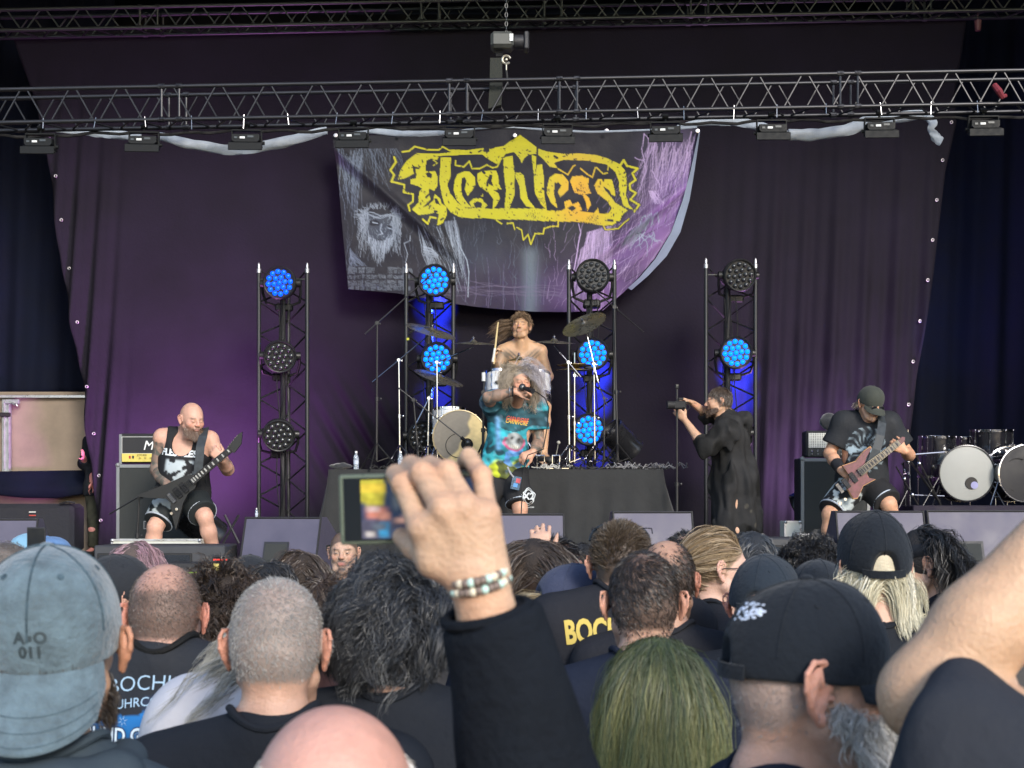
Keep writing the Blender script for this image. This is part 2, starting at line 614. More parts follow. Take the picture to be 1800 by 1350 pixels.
# ------------------------------------------------------------ materials
blk = M('black_metal', (.018,.018,.02), .42, .6, .3, 25)
blk_paint = M('black_powder_coat', (.02,.02,.023), .5, 0, .3, 30, bump=.15, bs=300)
worn = M('worn_black_truss', (.042,.042,.046), .38, .7, .95, 26)
alu = M('brushed_aluminium', (.5,.5,.52), .34, .9, .15, 20)
chrome = M('chrome', (.50,.50,.53), .14, 1., .05, 30)
white_pl = M('white_plastic', (.62,.63,.62), .5)
drape_side = M('navy_black_drape', (.005,.007,.018), .9, 0, .2, 3, bump=.3, bs=25, spec=.15)
riser_cloth = M('riser_molton', (.022,.023,.024), .95, 0, .3, 5, bump=.4, bs=18, sheen=.15)
ground_m = M('asphalt', (.05,.05,.052), .9, 0, .25, 3, bump=.4, bs=80)
deck_m = M('stage_floor', (.03,.03,.033), .7, 0, .25, 6, bump=.2, bs=60)
rubber = M('black_rubber', (.015,.015,.016), .7)
tolex = M('black_vinyl', (.02,.02,.022), .55, 0, .2, 40, bump=.5, bs=500)
grille = M('dark_grille_cloth', (.035,.038,.037), .85, 0, .2, 60, bump=.5, bs=700)
wedge_m = M('painted_wedge', (.075,.07,.105), .5, 0, .12, 4, bump=.1, bs=500)

# ------------------------------------------------------------ setting
g = MB().box((0, 0, -.1), (1, 1, .2)); 
gr = MB(); 
n_ = 20
gv = [(x*2000-1000, y*2000-1000, 0) for x in (0,1) for y in (0,1)]
gr.add(gv, [(0,2,3,1)])
o = gr.build('ground', ground_m); tag(o, kind='structure')
o = MB().box((0, 17.2, .895), (17, 7.6, 1.79), bev=.01).build('stage_deck', deck_m); tag(o, kind='structure')
DECK = 1.79
# roof and the boxed-in sides of the stage
roofm = M('roof_tarpaulin', (.010,.012,.016), .8, 0, .2, 2)
o = MB().box((0, 17.6, 10.2), (19, 9.2, .12)).build('stage_roof', roofm); tag(o, kind='structure')
for sx_ in (-1, 1):
    o = MB().box((sx_*8.9, 17.6, 5.95), (.1, 9.0, 8.3)).build('side_wall', roofm); tag(o, kind='structure')
o = MB().box((0, 22.1, 5.95), (17.9, .1, 8.3)).build('rear_wall', roofm); tag(o, kind='structure')

def interp(pts, t):
    pts = np.asarray(pts, float)
    return np.stack([np.interp(t, pts[:,0], pts[:,k]) for k in range(1, pts.shape[1])], -1)

def cloth_sheet(name, left, right, top, bot, Y, nu, nv, depth, mat, colors=None, thick=0.012, parent=None):
    """left/right: x as function of row; depth(px,py)->metres in front of Y"""
    v = np.linspace(0, 1, nv); u = np.linspace(0, 1, nu)
    U, Vv = np.meshgrid(u, v)
    L = np.asarray(left, float); Rr = np.asarray(right, float)
    T = np.asarray(top, float); B = np.asarray(bot, float)
    def crv(c, t):
        s = np.linspace(0, 1, len(c)); 
        return np.stack([np.interp(t, s, c[:,0]), np.interp(t, s, c[:,1])], -1)
    lc, rc, tc_, bc = crv(L, Vv), crv(Rr, Vv), crv(T, U), crv(B, U)
    u3, v3 = U[...,None], Vv[...,None]
    c00, c10, c01, c11 = L[0], Rr[0], L[-1], Rr[-1]
    px = (1-u3)*lc+u3*rc+(1-v3)*tc_+v3*bc-((1-u3)*(1-v3)*c00+u3*(1-v3)*c10+(1-u3)*v3*c01+u3*v3*c11)
    X, Yp = px[...,0], px[...,1]
    d = Y-depth(X, Yp)
    W = np.stack([(X-900)/F*Y, d, CZ-(Yp-HZ)/F*Y], -1).reshape(-1, 3)
    idx = np.arange(nu*nv).reshape(nv, nu)
    Q = np.stack([idx[:-1,:-1], idx[1:,:-1], idx[1:,1:], idx[:-1,1:]], -1).reshape(-1, 4)
    # rear skin gives the cloth its thickness
    W2 = W+np.array([0, thick, 0]); n = len(W)
    b = np.concatenate([idx[0], idx[1:,-1], idx[-1,-2::-1], idx[-2:0:-1,0]])
    b2 = np.roll(b, -1)
    rim = np.stack([b, b2, b2+n, b+n], 1)
    Qa = np.concatenate([Q, Q[:, ::-1]+n, rim]) if thick else Q
    if not thick: W2 = W2[:0]
    cc = None
    if colors is not None:
        c = colors(X.ravel(), Yp.ravel()); cc = c if not thick else np.concatenate([c, c])
    me = np_mesh(name, np.concatenate([W, W2]), Qa, True, cc, [mat])
    o = bpy.data.objects.new(name, me); link(o, parent)
    return o

# ---- black backdrop drape with eyelets along its hems
BY = 19.0
def bd_depth(x, y):
    t = np.clip((y-100)/800, 0, 1)
    fr = np.clip((x-1230)/130, 0, 1)          # crisp vertical folds on the right
    d = fr*t*(.05*np.sin(x/9.+.004*y)+.04*np.sin(x/4.3+1.+.01*y)+.05*np.sin(x/21.))
    fl = np.clip((235-x)/90, 0, 1)            # gathered left hem
    d += fl*t*(.10*np.sin(x/6.5+.012*y)+.06*np.sin(x/3.1+y*.02))
    # diagonal drag lines low, left of the riser
    w = np.exp(-((x-640)/90.)**2)*np.clip((y-640)/120., 0, 1)*np.clip((980-y)/120., 0, 1)
    s = (x-560)*.87-(y-800)*.5
    d += w*(.05*np.sin(s/7.)+.035*np.sin(s/3.7+1))
    w2 = np.exp(-((x-1480)/120.)**2)*np.clip((y-560)/200., 0, 1)
    d += w2*.04*np.sin((x*.9-y*.25)/8.)
    d += .05*np.sin(x/140.+.6)*t+.02*np.sin(x/37.+y/90.)*t
    # slack bulge under the hanging rail
    d += .12*np.exp(-((y-250)/60.)**2)*np.sin(x/60.)*.2
    return d
bd_m = M('backdrop_fabric', (.0120,.0105,.0170), .85, 0, .3, 1.2, bump=.3, bs=30, spec=.15)
L_ = [(18,52),(38,110),(60,170),(78,240),(92,330),(103,430),(122,545),(148,690),(158,790),(168,880),(182,995)]
R_ = [(1700,28),(1690,95),(1678,165),(1682,215),(1662,300),(1652,390),(1641,480),(1626,570),(1612,660),(1602,760),(1598,995)]
bd = empty('backdrop_drape', (0, BY, 1.8), label='huge black stage backdrop cloth turning purple low down, behind the whole band', cat='drape')
o = cloth_sheet('cloth', L_, R_, [(18,52),(1700,28)], [(182,995),(1598,995)], BY, 340, 100, bd_depth, bd_m)
o.parent = bd; o.matrix_parent_inverse = Matrix.Translation(-bd.location)
hem_m = M('eyelet_brass', (.45,.43,.45), .35, .9)
eye = MB().lathe([(.010,0),(.024,.002),(.026,.008),(.012,.010)], (0,0,0), (0,-1,0), 12, ring=True).mesh('eyelet', hem_m, True)
def edge_pt(E, t):
    E = np.asarray(E, float); s = np.linspace(0, 1, len(E))
    return np.interp(t, s, E[:,0]), np.interp(t, s, E[:,1])
for E, dx in ((L_, 11), (R_, -10)):
    for t in np.linspace(.3, .93, 9):
        x, y = edge_pt(E, t); x += dx
        p = P(x, y, BY)
        p.y = BY-float(bd_depth(np.array(x), np.array(y)))-.012
        o = bpy.data.objects.new('eyelet', eye); link(o, bd); o.location = p-bd.location

# ---- side drapes behind, left and right
def side_depth(x, y): return .05*np.sin(x/17.)+.03*np.sin(x/7.+y/200.)
o = cloth_sheet('side_drape', [(-190,-60),(-190,720)], [(200,-60),(200,688)], [(-190,-60),(200,-60)], [(-190,720),(-20,697),(60,693),(200,688)], 20.4, 90, 60, side_depth, drape_side)
tag(o, 'dark navy side drape hanging left of the backdrop above the board panel', 'drape')
o = cloth_sheet('side_drape', [(1540,-60),(1540,1000)], [(1990,-60),(1990,1000)], [(1540,-60),(1990,-60)], [(1540,1000),(1990,1000)], 20.4, 100, 60, side_depth, drape_side)
tag(o, 'dark navy side drape hanging right of the backdrop behind the spare drums', 'drape')

# ---- left wing: board wall, post, rail, hanging band, covered case
board_m = M('stained_plywood', (.25,.20,.155), .75, 0, .22, 1.6, bump=.1, bs=9)
wall = empty('board_wall', P(70, 900, 20.0), label='beige stained board wall with metal post at the far left edge', cat='wall')
world_part(MB().box(P(40, 845, 20.0), (3.6, .03, 2.5), bev=.005), 'board', board_m, wall)
world_part(MB().box(P(70, 697, 19.93), (1.3, .05, .045), bev=.006), 'top_rail', alu, wall)
pm = M('galvanised_steel', (.42,.45,.46), .4, .7, .15, 12)
pp0, pp1 = P(4, 702, 19.9), P(4, 842, 19.9)
post = world_part(MB().box((P(12,702,19.9)+P(12,842,19.9))/2, (.12, .08, 1.12), bev=.01), 'post', pm, wall)
for dx in (-.035, .03):
    world_part(MB().box((P(12,702,19.86)+P(12,842,19.86))/2+Vector((dx,-.01,0)), (.018, .02, 1.1), bev=.004), 'post_rib', pm, wall)
world_part(MB().box(P(9, 729, 19.85), (.14, .07, .06), bev=.008), 'strap', rubber, wall)
world_part(MB().box(P(22, 706, 19.86), (.2, .06, .07), bev=.01), 'corner_bracket', pm, wall)
world_part(MB().tube([P(21,708,19.8), P(25,712,19.79), P(29,711,19.78), P(31,714,19.78)], .012, 8), 'shackle', alu, wall)
band = cloth_sheet('black_band', [(-40,829),(-40,872)], [(165,826),(165,870)], [(-40,829),(165,826)], [(-40,866),(40,875),(100,876),(165,866)], 19.7, 50, 14,
                   lambda x, y: .05*np.sin(y/9.)+.02*np.sin(x/15.), drape_side)
tag(band, 'black cloth band strung across the board wall above the covered case', 'cloth')
cs = empty('covered_case', P(60, 965, 18.2), label='black padded gear case with small red label, left wing under the cloth band', cat='case')
cover = M('black_padded_cover', (.016,.017,.024), .8, 0, .2, 8, bump=.4, bs=30)
world_part(MB().box(P(50, 928, 18.2), (1.30, .5, .62), bev=.05), 'cover', cover, cs)
world_part(MB().box(P(57, 906, 17.94), (.085, .006, .016)), 'label_plate', M('red_label', (.4,.05,.04), .5), cs)
world_part(MB().box(P(57, 900, 17.94), (.085, .006, .012)), 'label_text_strip', white_pl, cs)
world_part(MB().tube([P(105,886,17.95), P(118,882,17.92), P(132,884,17.95)], .014, 6), 'handle', rubber, cs)

# ------------------------------------------------------------ trusses
def box_truss(name, label, A, B, h, dep, r, n_bay, mat, joints=(), rear=True):
    A, B = Vector(A), Vector(B)
    root = empty(name, A, label=label, cat='truss')
    dn = Vector((0,0,-h)); bk = Vector((0,dep,0))
    cor = [Vector((0,0,0)), dn, bk, bk+dn]
    for c in cor: world_rod('chord', A+c, B+c, r, mat, root, 10)
    d = (B-A)/n_bay
    def zig(c0, c1, off, rr):
        for i in range(n_bay):
            s = A+d*(i+off)
            m = A+d*(i+off+.5); e = A+d*(i+off+1)
            if i+off+.5 <= n_bay: world_rod('brace', s+c0+d*.06, m+c1-d*.06, rr, mat, root, 6)
            if i+off+1 <= n_bay: world_rod('brace', m+c1+d*.06, e+c0-d*.06, rr, mat, root, 6)
    zig(cor[0], cor[1], 0, r*.42)
    if rear: zig(cor[2], cor[3], .5, r*.42)
    zig(cor[1], cor[3], .25, r*.42)
    for t in joints:
        for dt in (-.0075, .0075):
            p = A+(B-A)*(t+dt)
            world_rod('upright', p, p+dn, r*.6, mat, root, 8)
            world_rod('upright', p+bk, p+bk+dn, r*.6, mat, root, 8)
            for c in cor:
                u = (B-A).normalized()
                world_part(MB().cyl(p+c-u*.03, p+c+u*.03, r*1.35, n=10), 'coupler', mat, root, True)
    return root
FT = 14.0
fA, fB = P(-130, 160, FT), P(1930, 121, FT)
ft = box_truss('front_truss', 'black scuffed lattice truss carrying the row of strobe lights, nearest one', fA, fB, .325, .30, .022, 24, worn,
          joints=(.2085, .454, .548, .7875))
rA, rB = P(-130, 20, 18.7), P(1930, -22, 18.7)
box_truss('rear_truss', 'black lattice truss at the very top edge, above the backdrop', rA, rB, .27, .3, .026, 30, M('dark_truss', (.06,.068,.062), .42, .7, .5, 9),
          joints=(.19,.43,.535,.66,.85))
# cable loom lying along the front truss
mb = MB(); pts = []
for i in range(90):
    t = i/89; p = fA+(fB-fA)*t
    pts.append(p+Vector((0, .33, -.325-.045+.012*math.sin(i*1.7)+.01*math.sin(i*.6))))
mb.tube(pts, .016, 7)
o = mb.build('cable_loom', rubber, smooth=True); tag(o, 'black cable loom strapped under the front truss', 'cable')
tie = MB()
for i in range(24):
    t = (i+.5)/24; p = fA+(fB-fA)*t+Vector((random.uniform(-.05,.05), -.012, -.325))
    world_rod('cable_tie', p+Vector((0,0,.03)), p+Vector((random.uniform(-.02,.02), -.012, -.07-random.random()*.04)), .0035, alu, ft, 5)

# ---- strobe panels hanging from the front truss
lab = ['leftmost of the strobe lights hung under the front truss', 'strobe light second from the left, at the start of the white roll',
 'strobe light third from the left, over the lowest sag of the white roll', 'strobe light fourth from the left, over the banner corner',
 'strobe light fifth from the left, just above the yellow lettering', 'strobe light sixth from the left, right of the chain hoist',
 'strobe light seventh from the left, over the purple banner corner', 'strobe light third from the right, over the thick white roll',
 'strobe light second from the right, near the loose roll end', 'rightmost strobe light, hanging clear of the backdrop']
fx = [70, 252, 433, 621, 808, 980, 1170, 1357, 1547, 1730]
strobe_m = M('strobe_body', (.009,.010,.011), .55, 0, .2, 20, spec=.2)
strobe_l = M('strobe_glass', (.05,.055,.055), .2, 0, .1, 12)
def strobe():
    r = empty('strobe_light')
    MB().box((0,0,-.03), (.30,.05,.02), bev=.004).build('yoke_bar', strobe_m, r)
    for s in (-1,1):
        MB().box((s*.145,0,-.10), (.012,.05,.15), bev=.003).build('yoke_arm', strobe_m, r)
        MB().cyl((s*.135,0,-.155),(s*.175,0,-.155), .020, .018, 12).build('yoke_knob', strobe_m, r, True)
    MB().cyl((0,0,-.03),(0,0,.035), .013, n=8).cyl((-.03,0,.03),(.03,0,.03),.028,n=10).build('clamp', strobe_m, r, True)
    mb = MB(); mb.prism([(-.135,-.10,-.09),(-.135,-.10,-.145),(-.115,-.10,-.165),(.115,-.10,-.165),(.135,-.10,-.145),(.135,-.10,-.09)], (0,.16,0))
    mb.build('housing', strobe_m, r)
    for x, w in ((-.03,.05),(-.095,.03),(.05,.06)):
        MB().box((x,-.104,-.125+.01*(x>0)), (w,.008,.02)).build('sticker' if x==-.03 else 'socket', white_pl if x == -.03 else strobe_l, r)
    mb = MB(); mb.box((0,-.12,-.215), (.335,.02,.075), bev=.004); mb.box((0,-.03,-.185),(.30,.16,.02),bev=.004)
    mb.build('barn_door', strobe_m, r)
    MB().box((0,-.03,-.20), (.28,.13,.012)).build('strobe_lens', strobe_l, r)
    return r
proto = strobe()
for i, x in enumerate(fx):
    o = proto if i == 0 else copy_tree(proto)
    t = (x+130)/2060.
    y = 160+(121-160)*t
    p = fA+(fB-fA)*t
    o.location = (p.x, FT-.02+.15, p.z-.325-.06)
    o.location.x = P(x, 200, FT+.1).x
    o.rotation_euler = (0, 0, random.uniform(-.06,.06))
    tag(o, 'black '+lab[i], 'strobe light', 'strobe lights under the front truss')

# ---- chain hoist
hc = P(890, 74, 14.1)
hm = M('hoist_grey', (.07,.073,.066), .5, .2, .2, 15)
h = empty('chain_hoist', hc, label='grey electric chain hoist hanging above the middle of the front truss', cat='hoist')
MB().box((-.04,0,0), (.23,.22,.16), bev=.03).build('motor_housing', hm, h)
MB().box((.05,-.115,.01), (.035,.006,.07)).build('sticker', white_pl, h)
MB().cyl((.08,0,0),(.17,0,0), .07, .07, 16).build('gear_cover', blk_paint, h, True)
MB().box((.20,0,0), (.05,.16,.18), bev=.015).build('control_box', blk_paint, h)
mb = MB()
for i in range(36):
    a = (i%2)*math.pi/2; z = .09+i*.045
    if z > 1.9: break
    c = Vector((0,0,z)); q = []
    for k in range(8):
        t = 2*math.pi*k/8; q.append(c+Vector((math.cos(t)*.013*math.cos(a), math.cos(t)*.013*math.sin(a), math.sin(t)*.026)))
    mb.tube(q, .0045, 5, True)
mb.build('lift_chain', M('chain_dull', (.12,.12,.115), .4, .8), h, True)
mb = MB()
for i in range(7):
    mb.cyl((-.10+.01*i,.0,-.08),(-.10+.01*i,.0,-.14), .004, n=5)
mb.build('cable', rubber, h)
mb = MB().tube([(0.0+.04*math.cos(t), 0, -.175+.04*math.sin(t)) for t in np.linspace(.3, 5.6, 14)], .012, 8)
mb.ball((0,0,-.175), .018).cyl((0,0,-.22),(0,0,-.30),.008,.006,8)
mb.build('hook', M('hook_zinc', (.5,.47,.38), .35, .8), h, True)
mb = MB().prism([(-.16,0,-.155),(-.04,0,-.155),(-.04,0,-.42),(-.05,0,-.62),(-.18,0,-.66),(-.165,0,-.42)], (0,.10,0))
mb.build('chain_bag', M('bag_canvas', (.022,.024,.02), .9, 0, .25, 10, bump=.3, bs=60), h)
world_rod('steel_sling', hc+Vector((0,0,-.28)), P(893, 150, 14.1), .012, rubber, h)

# ---- white cloth roll swagged along the truss
roll_m = M('pale_grey_cloth', (.36,.40,.45), .8, 0, .12, 8, bump=.4, bs=30, sheen=.2)
def swag(pts, rad, name, label, Y=14.62):
    pts = np.asarray(pts, float); t = np.linspace(0, 1, len(pts)); T = np.linspace(0, 1, 64)
    px, py = np.interp(T, t, pts[:,0]), np.interp(T, t, pts[:,1])
    rr = np.interp(T, np.linspace(0,1,len(rad)), rad)
    ker = np.ones(7)/7
    py = np.convolve(np.pad(py, 3, 'edge'), ker, 'valid'); 
    mb = MB(); P3 = [P(a, b, Y) for a, b in zip(px, py)]
    n = 14; vs = []
    for i, p in enumerate(P3):
        d = (P3[min(i+1,63)]-P3[max(i-1,0)]).normalized()
        up = Vector((0,1,0)).cross(d).normalized()
        for k in range(n):
            a = 2*math.pi*k/n
            w = 1+.10*math.sin(3*a+i*.25)+.06*math.sin(5*a-i*.4)
            vs.append(p+up*(rr[i]*w*math.cos(a))+Vector((0,1,0))*(rr[i]*.55*w*math.sin(a)))
    fs = [(i*n+k, i*n+(k+1)%n, (i+1)*n+(k+1)%n, (i+1)*n+k) for i in range(63) for k in range(n)]
    mb.add(vs, fs+[tuple(range(n))[::-1], tuple(range(63*n, 64*n))])
    o = mb.build(name, roll_m, smooth=True, auto=60)
    return tag(o, label, 'cloth roll')
swag([(98,230),(150,232),(200,237),(248,240)], [.012,.035,.045,.04], 'cloth_roll', 'pale grey cloth roll between the first two strobe lights from the left')
swag([(280,238),(330,253),(390,263),(440,262),(500,250),(575,228)], [.04,.05,.052,.055,.055,.04], 'cloth_roll', 'pale grey cloth roll with the deepest sag, left of the banner')
swag([(590,226),(640,228),(700,236),(780,233),(830,226),(870,223),(905,224)], [.01,.03,.035,.025,.018,.012,.006], 'cloth_roll', 'thin pale cloth roll along the top of the banner')
swag([(905,224),(960,228),(1030,232),(1100,230),(1160,228),(1225,222)], [.006,.012,.012,.010,.012,.018], 'cloth_roll', 'thinnest pale cloth strip over the purple end of the banner')
swag([(1190,222),(1230,216),(1285,212),(1335,222),(1386,238)], [.02,.035,.045,.048,.04], 'cloth_roll', 'pale grey cloth roll just right of the banner')
swag([(1386,236),(1420,237),(1450,236),(1490,228),(1520,215),(1570,208),(1620,200),(1632,206)], [.055,.06,.055,.06,.065,.055,.05,.04], 'cloth_roll', 'thick crumpled pale cloth roll near the right end of the truss')
swag([(1630,202),(1640,215),(1636,228),(1644,240),(1655,250)], [.035,.045,.03,.05,.045], 'cloth_roll', 'loose crumpled end of the pale cloth roll dangling at the right', Y=14.55)
# red straps on the right end of the truss
o = MB().tube([P(1748,150,13.95), P(1756,160,13.9), P(1762,170,13.93), P(1768,168,13.95)], [.03,.035,.03,.02], 8).build('ratchet_strap', M('red_webbing', (.16,.02,.03), .7, 0, .2, 30), smooth=True)
tag(o, 'red ratchet strap looped on the right end of the front truss', 'strap')
o = MB().cyl(P(1719,22,18.5), P(1719,36,18.5), .004, n=6).cyl(P(1719,36,18.5), P(1719,54,18.5), .045, .035, 10).build('hanging_plug', M('dull_red_plastic', (.12,.05,.05), .5), smooth=True)
tag(o, 'small dull red plug hanging below the rear truss at top right', 'plug')
# ------------------------------------------------------------ band banner (flat print)
S_ = 1.6; BX0, BY0, BX1, BY1 = 570, 210, 1245, 565
RW, RH = int((BX1-BX0)*S_), int((BY1-BY0)*S_)
gx = BX0+(np.arange(RW)+.5)/S_; gy = BY0+(np.arange(RH)+.5)/S_
GX, GY = np.meshgrid(gx, gy)
brg = np.random.default_rng(3)
img = np.zeros((RH, RW, 3))
nz1 = snoise(5, 14, .02, .12)(GX, GY, 0*GX)
base = np.zeros_like(img)+np.array(srgb(34,35,46))
pur = np.array(srgb(150,105,185)); slate = np.array(srgb(78,86,104)); drk = np.array(srgb(24,24,38))
def blend(mask, col):
    global img
    img = img*(1-mask[...,None])+np.asarray(col)*mask[...,None]
img = base.copy()
blend(np.clip(.22+.25*nz1, 0, 1), drk)
# violet glow printed low in the middle and up the right side
m = np.exp(-(((GX-960)/150)**2+((GY-520)/60)**2)); blend(np.clip(m*.55*(1+.5*nz1), 0, 1), srgb(96,72,124))
m = np.exp(-((((GX-1150)+(GY-400)*.75)/62)**2))*sstep(230, 330, GY); blend(np.clip(m*.72*(1+.6*nz1), 0, 1), srgb(142,106,172))
m = np.exp(-(((GX-1175)/45)**2+((GY-280)/60)**2)); blend(np.clip(m*.45*(1+.6*nz1), 0, 1), srgb(140,115,180))
m = np.exp(-(((GX-1160)/30)**2+((GY-440)/70)**2)); blend(np.clip(m*.5, 0, 1), srgb(175,130,200))
m = np.exp(-(((GX-932)/14)**2))*sstep(425, 450, GY); blend(np.clip(m*.5, 0, 1), srgb(130,150,165))  # pale upright haze beam painted into the banner colours
m = np.exp(-(((GX-850)/60)**2+((GY-450)/50)**2)); blend(np.clip(m*.35*(1+.8*nz1), 0, 1), slate)
def c1(x, y): return (680+x/6.136, 220+y/6.136)
def c2(x, y): return (900+x/5.294, 220+y/5.294)
def c3(x, y): return (590+x/5.806, 330+y/5.806)
def line(pts, w0, w1, col, a=1.):
    """tapered brush stroke"""
    global img
    for i in range(len(pts)-1):
        (x0,y0),(x1,y1) = pts[i], pts[i+1]
        wa = w0+(w1-w0)*i/max(1,len(pts)-1); wb = w0+(w1-w0)*(i+1)/max(1,len(pts)-1)
        w = max(wa, wb)+1
        i0, i1 = int((min(x0,x1)-w-BX0)*S_), int((max(x0,x1)+w-BX0)*S_)+2
        j0, j1 = int((min(y0,y1)-w-BY0)*S_), int((max(y0,y1)+w-BY0)*S_)+2
        i0, j0 = max(i0,0), max(j0,0); i1, j1 = min(i1,RW), min(j1,RH)
        if i1 <= i0 or j1 <= j0: continue
        X, Yy = GX[j0:j1,i0:i1], GY[j0:j1,i0:i1]
        dx, dy = x1-x0, y1-y0; L2 = dx*dx+dy*dy+1e-9
        t = np.clip(((X-x0)*dx+(Yy-y0)*dy)/L2, 0, 1)
        d = np.hypot(X-x0-t*dx, Yy-y0-t*dy)-(wa+(wb-wa)*t)/2
        m = np.clip(.5-d*S_, 0, 1)*a
        img[j0:j1,i0:i1] = img[j0:j1,i0:i1]*(1-m[...,None])+np.asarray(col)*m[...,None]
def poly(pts, col, a=1.):
    global img
    p = np.asarray(pts); 
    i0, i1 = max(0,int((p[:,0].min()-BX0)*S_)), min(RW,int((p[:,0].max()-BX0)*S_)+2)
    j0, j1 = max(0,int((p[:,1].min()-BY0)*S_)), min(RH,int((p[:,1].max()-BY0)*S_)+2)
    if i1 <= i0 or j1 <= j0: return
    X, Yy = GX[j0:j1,i0:i1], GY[j0:j1,i0:i1]
    ins = np.zeros(X.shape, bool)
    n = len(p)
    for i in range(n):
        x0,y0 = p[i]; x1,y1 = p[(i+1)%n]
        c = ((y0 > Yy) != (y1 > Yy)) & (X < (x1-x0)*(Yy-y0)/(y1-y0+1e-12)+x0)
        ins ^= c
    m = ins.astype(float)*a
    img[j0:j1,i0:i1] = img[j0:j1,i0:i1]*(1-m[...,None])+np.asarray(col)*m[...,None]
def wob(p0, p1, n=7, amp=2.):
    """a wandering hand-drawn line"""
    p0, p1 = np.asarray(p0,float), np.asarray(p1,float); d = p1-p0; nn = np.array([-d[1], d[0]])/(np.hypot(*d)+1e-9)
    r = np.cumsum(brg.normal(0, amp, n)); r -= np.linspace(r[0], r[-1], n)
    return [tuple(p0+d*t+nn*r[i]) for i, t in enumerate(np.linspace(0, 1, n))]
gry = np.array(srgb(165,178,198)); lil = np.array(srgb(205,180,232)); grd = np.array(srgb(112,124,146))
# hooded figures / bark down the left edge and right corner
for k in range(46):
    x = brg.uniform(592, 640); y = brg.uniform(258, 285)
    line(wob((x, y), (604+(x-592)*.55+brg.normal(0,4), y+brg.uniform(40,120)), 8, 1.3), 1.3, .5, grd*brg.uniform(.6,1.3), .8)
for k in range(30):
    x = brg.uniform(640, 700); line(wob((x, 262), (x+brg.uniform(-5,35), brg.uniform(290,345)), 7, 1.4), 1.2, .5, grd*brg.uniform(.5,1.1), .7)
for k in range(90):
    x = brg.uniform(1138, 1218); y = brg.uniform(245, 270)
    line(wob((x, y), (x-brg.uniform(-6,40), y+brg.uniform(40,150)), 9, 1.6), 1.4, .5, lil*brg.uniform(.35,1.0), .75)
for (a, b) in (((1142,250),(1132,235)),((1132,235),(1128,262)),((1128,262),(1136,300)),((1215,232),(1208,262)),((1208,262),(1200,300)),((1222,236),(1216,262)),
               ((1116,277),(1134,281)),((1136,300),(1120,340)),((1150,250),(1146,300)),((1146,300),(1160,330))):
    line(wob(a, b, 6, .8), 1.6, 1.2, lil, .9)
# mourning bearded head in a ring of twigs (plain generic stand-in)
poly([c3(300,300),c3(380,260),c3(480,270),c3(600,300),c3(650,400),c3(620,500),c3(560,560),c3(440,600),c3(340,560),c3(290,440)], grd, .28)
for k in range(110):
    x, y = brg.uniform(300,640), brg.uniform(270,580); line([c3(*q) for q in wob((x,y),(x+brg.normal(0,10),y+brg.uniform(12,46)),4,3)], 1.0, .4, gry*brg.uniform(.3,.95), .7)
poly([c3(330,350),c3(400,320),c3(450,350),c3(440,390),c3(360,390)], drk, .9); poly([c3(520,380),c3(590,390),c3(610,440),c3(560,450)], drk, .9)
line([c3(380,355),c3(430,365)], 2.2, 1.4, gry); line([c3(540,410),c3(590,430)], 2., 1.2, gry)
line([c3(470,370),c3(455,430),c3(480,470),c3(440,480)], 2.2, 1.6, gry, .8); line([c3(400,540),c3(450,525),c3(500,545)], 2, 1, drk)
for k in range(150):
    t = brg.uniform(0,1); x0 = 330+t*260; y0 = 500+60*math.sin(math.pi*t)+brg.normal(0,14)
    line([c3(*q) for q in wob((x0,y0),(340+t*220+brg.normal(0,12), y0+brg.uniform(60,260)*(1-abs(t-.5))), 6, 6)], 1.2, .4, gry*brg.uniform(.3,1.05), .85)
for k in range(70):
    s = brg.choice([-1,1]); x0 = 450+s*brg.uniform(120,200); y0 = brg.uniform(220,320)
    line([c3(*q) for q in wob((x0,y0),(450+s*brg.uniform(150,260)-s*30, y0+brg.uniform(150,420)), 7, 12)], 1.2, .5, gry*brg.uniform(.35,.95), .8)
for k in range(60):
    a = brg.uniform(math.pi*1.02, math.pi*1.98); r0 = brg.uniform(150,190)
    x0, y0 = 450+r0*1.1*math.cos(a), 320+r0*.7*math.sin(a); a2 = a+brg.normal(0,.5)
    line([c3(*q) for q in wob((x0,y0),(x0+70*math.cos(a2), y0+60*math.sin(a2)), 4, 6)], 1.3, .4, gry*brg.uniform(.4,1.0), .9)
for dy in (0, 14, 26): line([c3(300+i*30, 270+dy-18*math.sin(i*.8+dy)) for i in range(13)], 1.6, 1.4, gry*.8, .9)
# broken masonry under the head
for r_, (yy, hh) in enumerate(((820,60),(890,45),(945,70),(1005,50))):
    x = 120
    while x < 700:
        w = brg.uniform(45,110)
        q = [c3(x+4+brg.normal(0,4),yy+brg.normal(0,5)+abs(x-430)*-.06*(r_<1)),c3(x+w-4,yy+brg.normal(0,5)),c3(x+w-5+brg.normal(0,4),yy+hh-5),c3(x+5,yy+hh-4+brg.normal(0,3))]
        if not (r_ == 0 and 330 < x < 480): poly(q, gry*brg.uniform(.3,.62), .6)
        x += w
for k in range(420):
    x, y = brg.uniform(120,700), brg.uniform(820,1040); line([c3(*q) for q in wob((x,y),(x+brg.normal(0,40),y+brg.uniform(5,30)),4,4)], .8, .4, drk, .8)
for k in range(26): 
    x = brg.uniform(140,320); line([c3(*q) for q in wob((150,620+k*4),(x,800),6,8)], 1.2,.5,grd*brg.uniform(.6,1.2),.7)
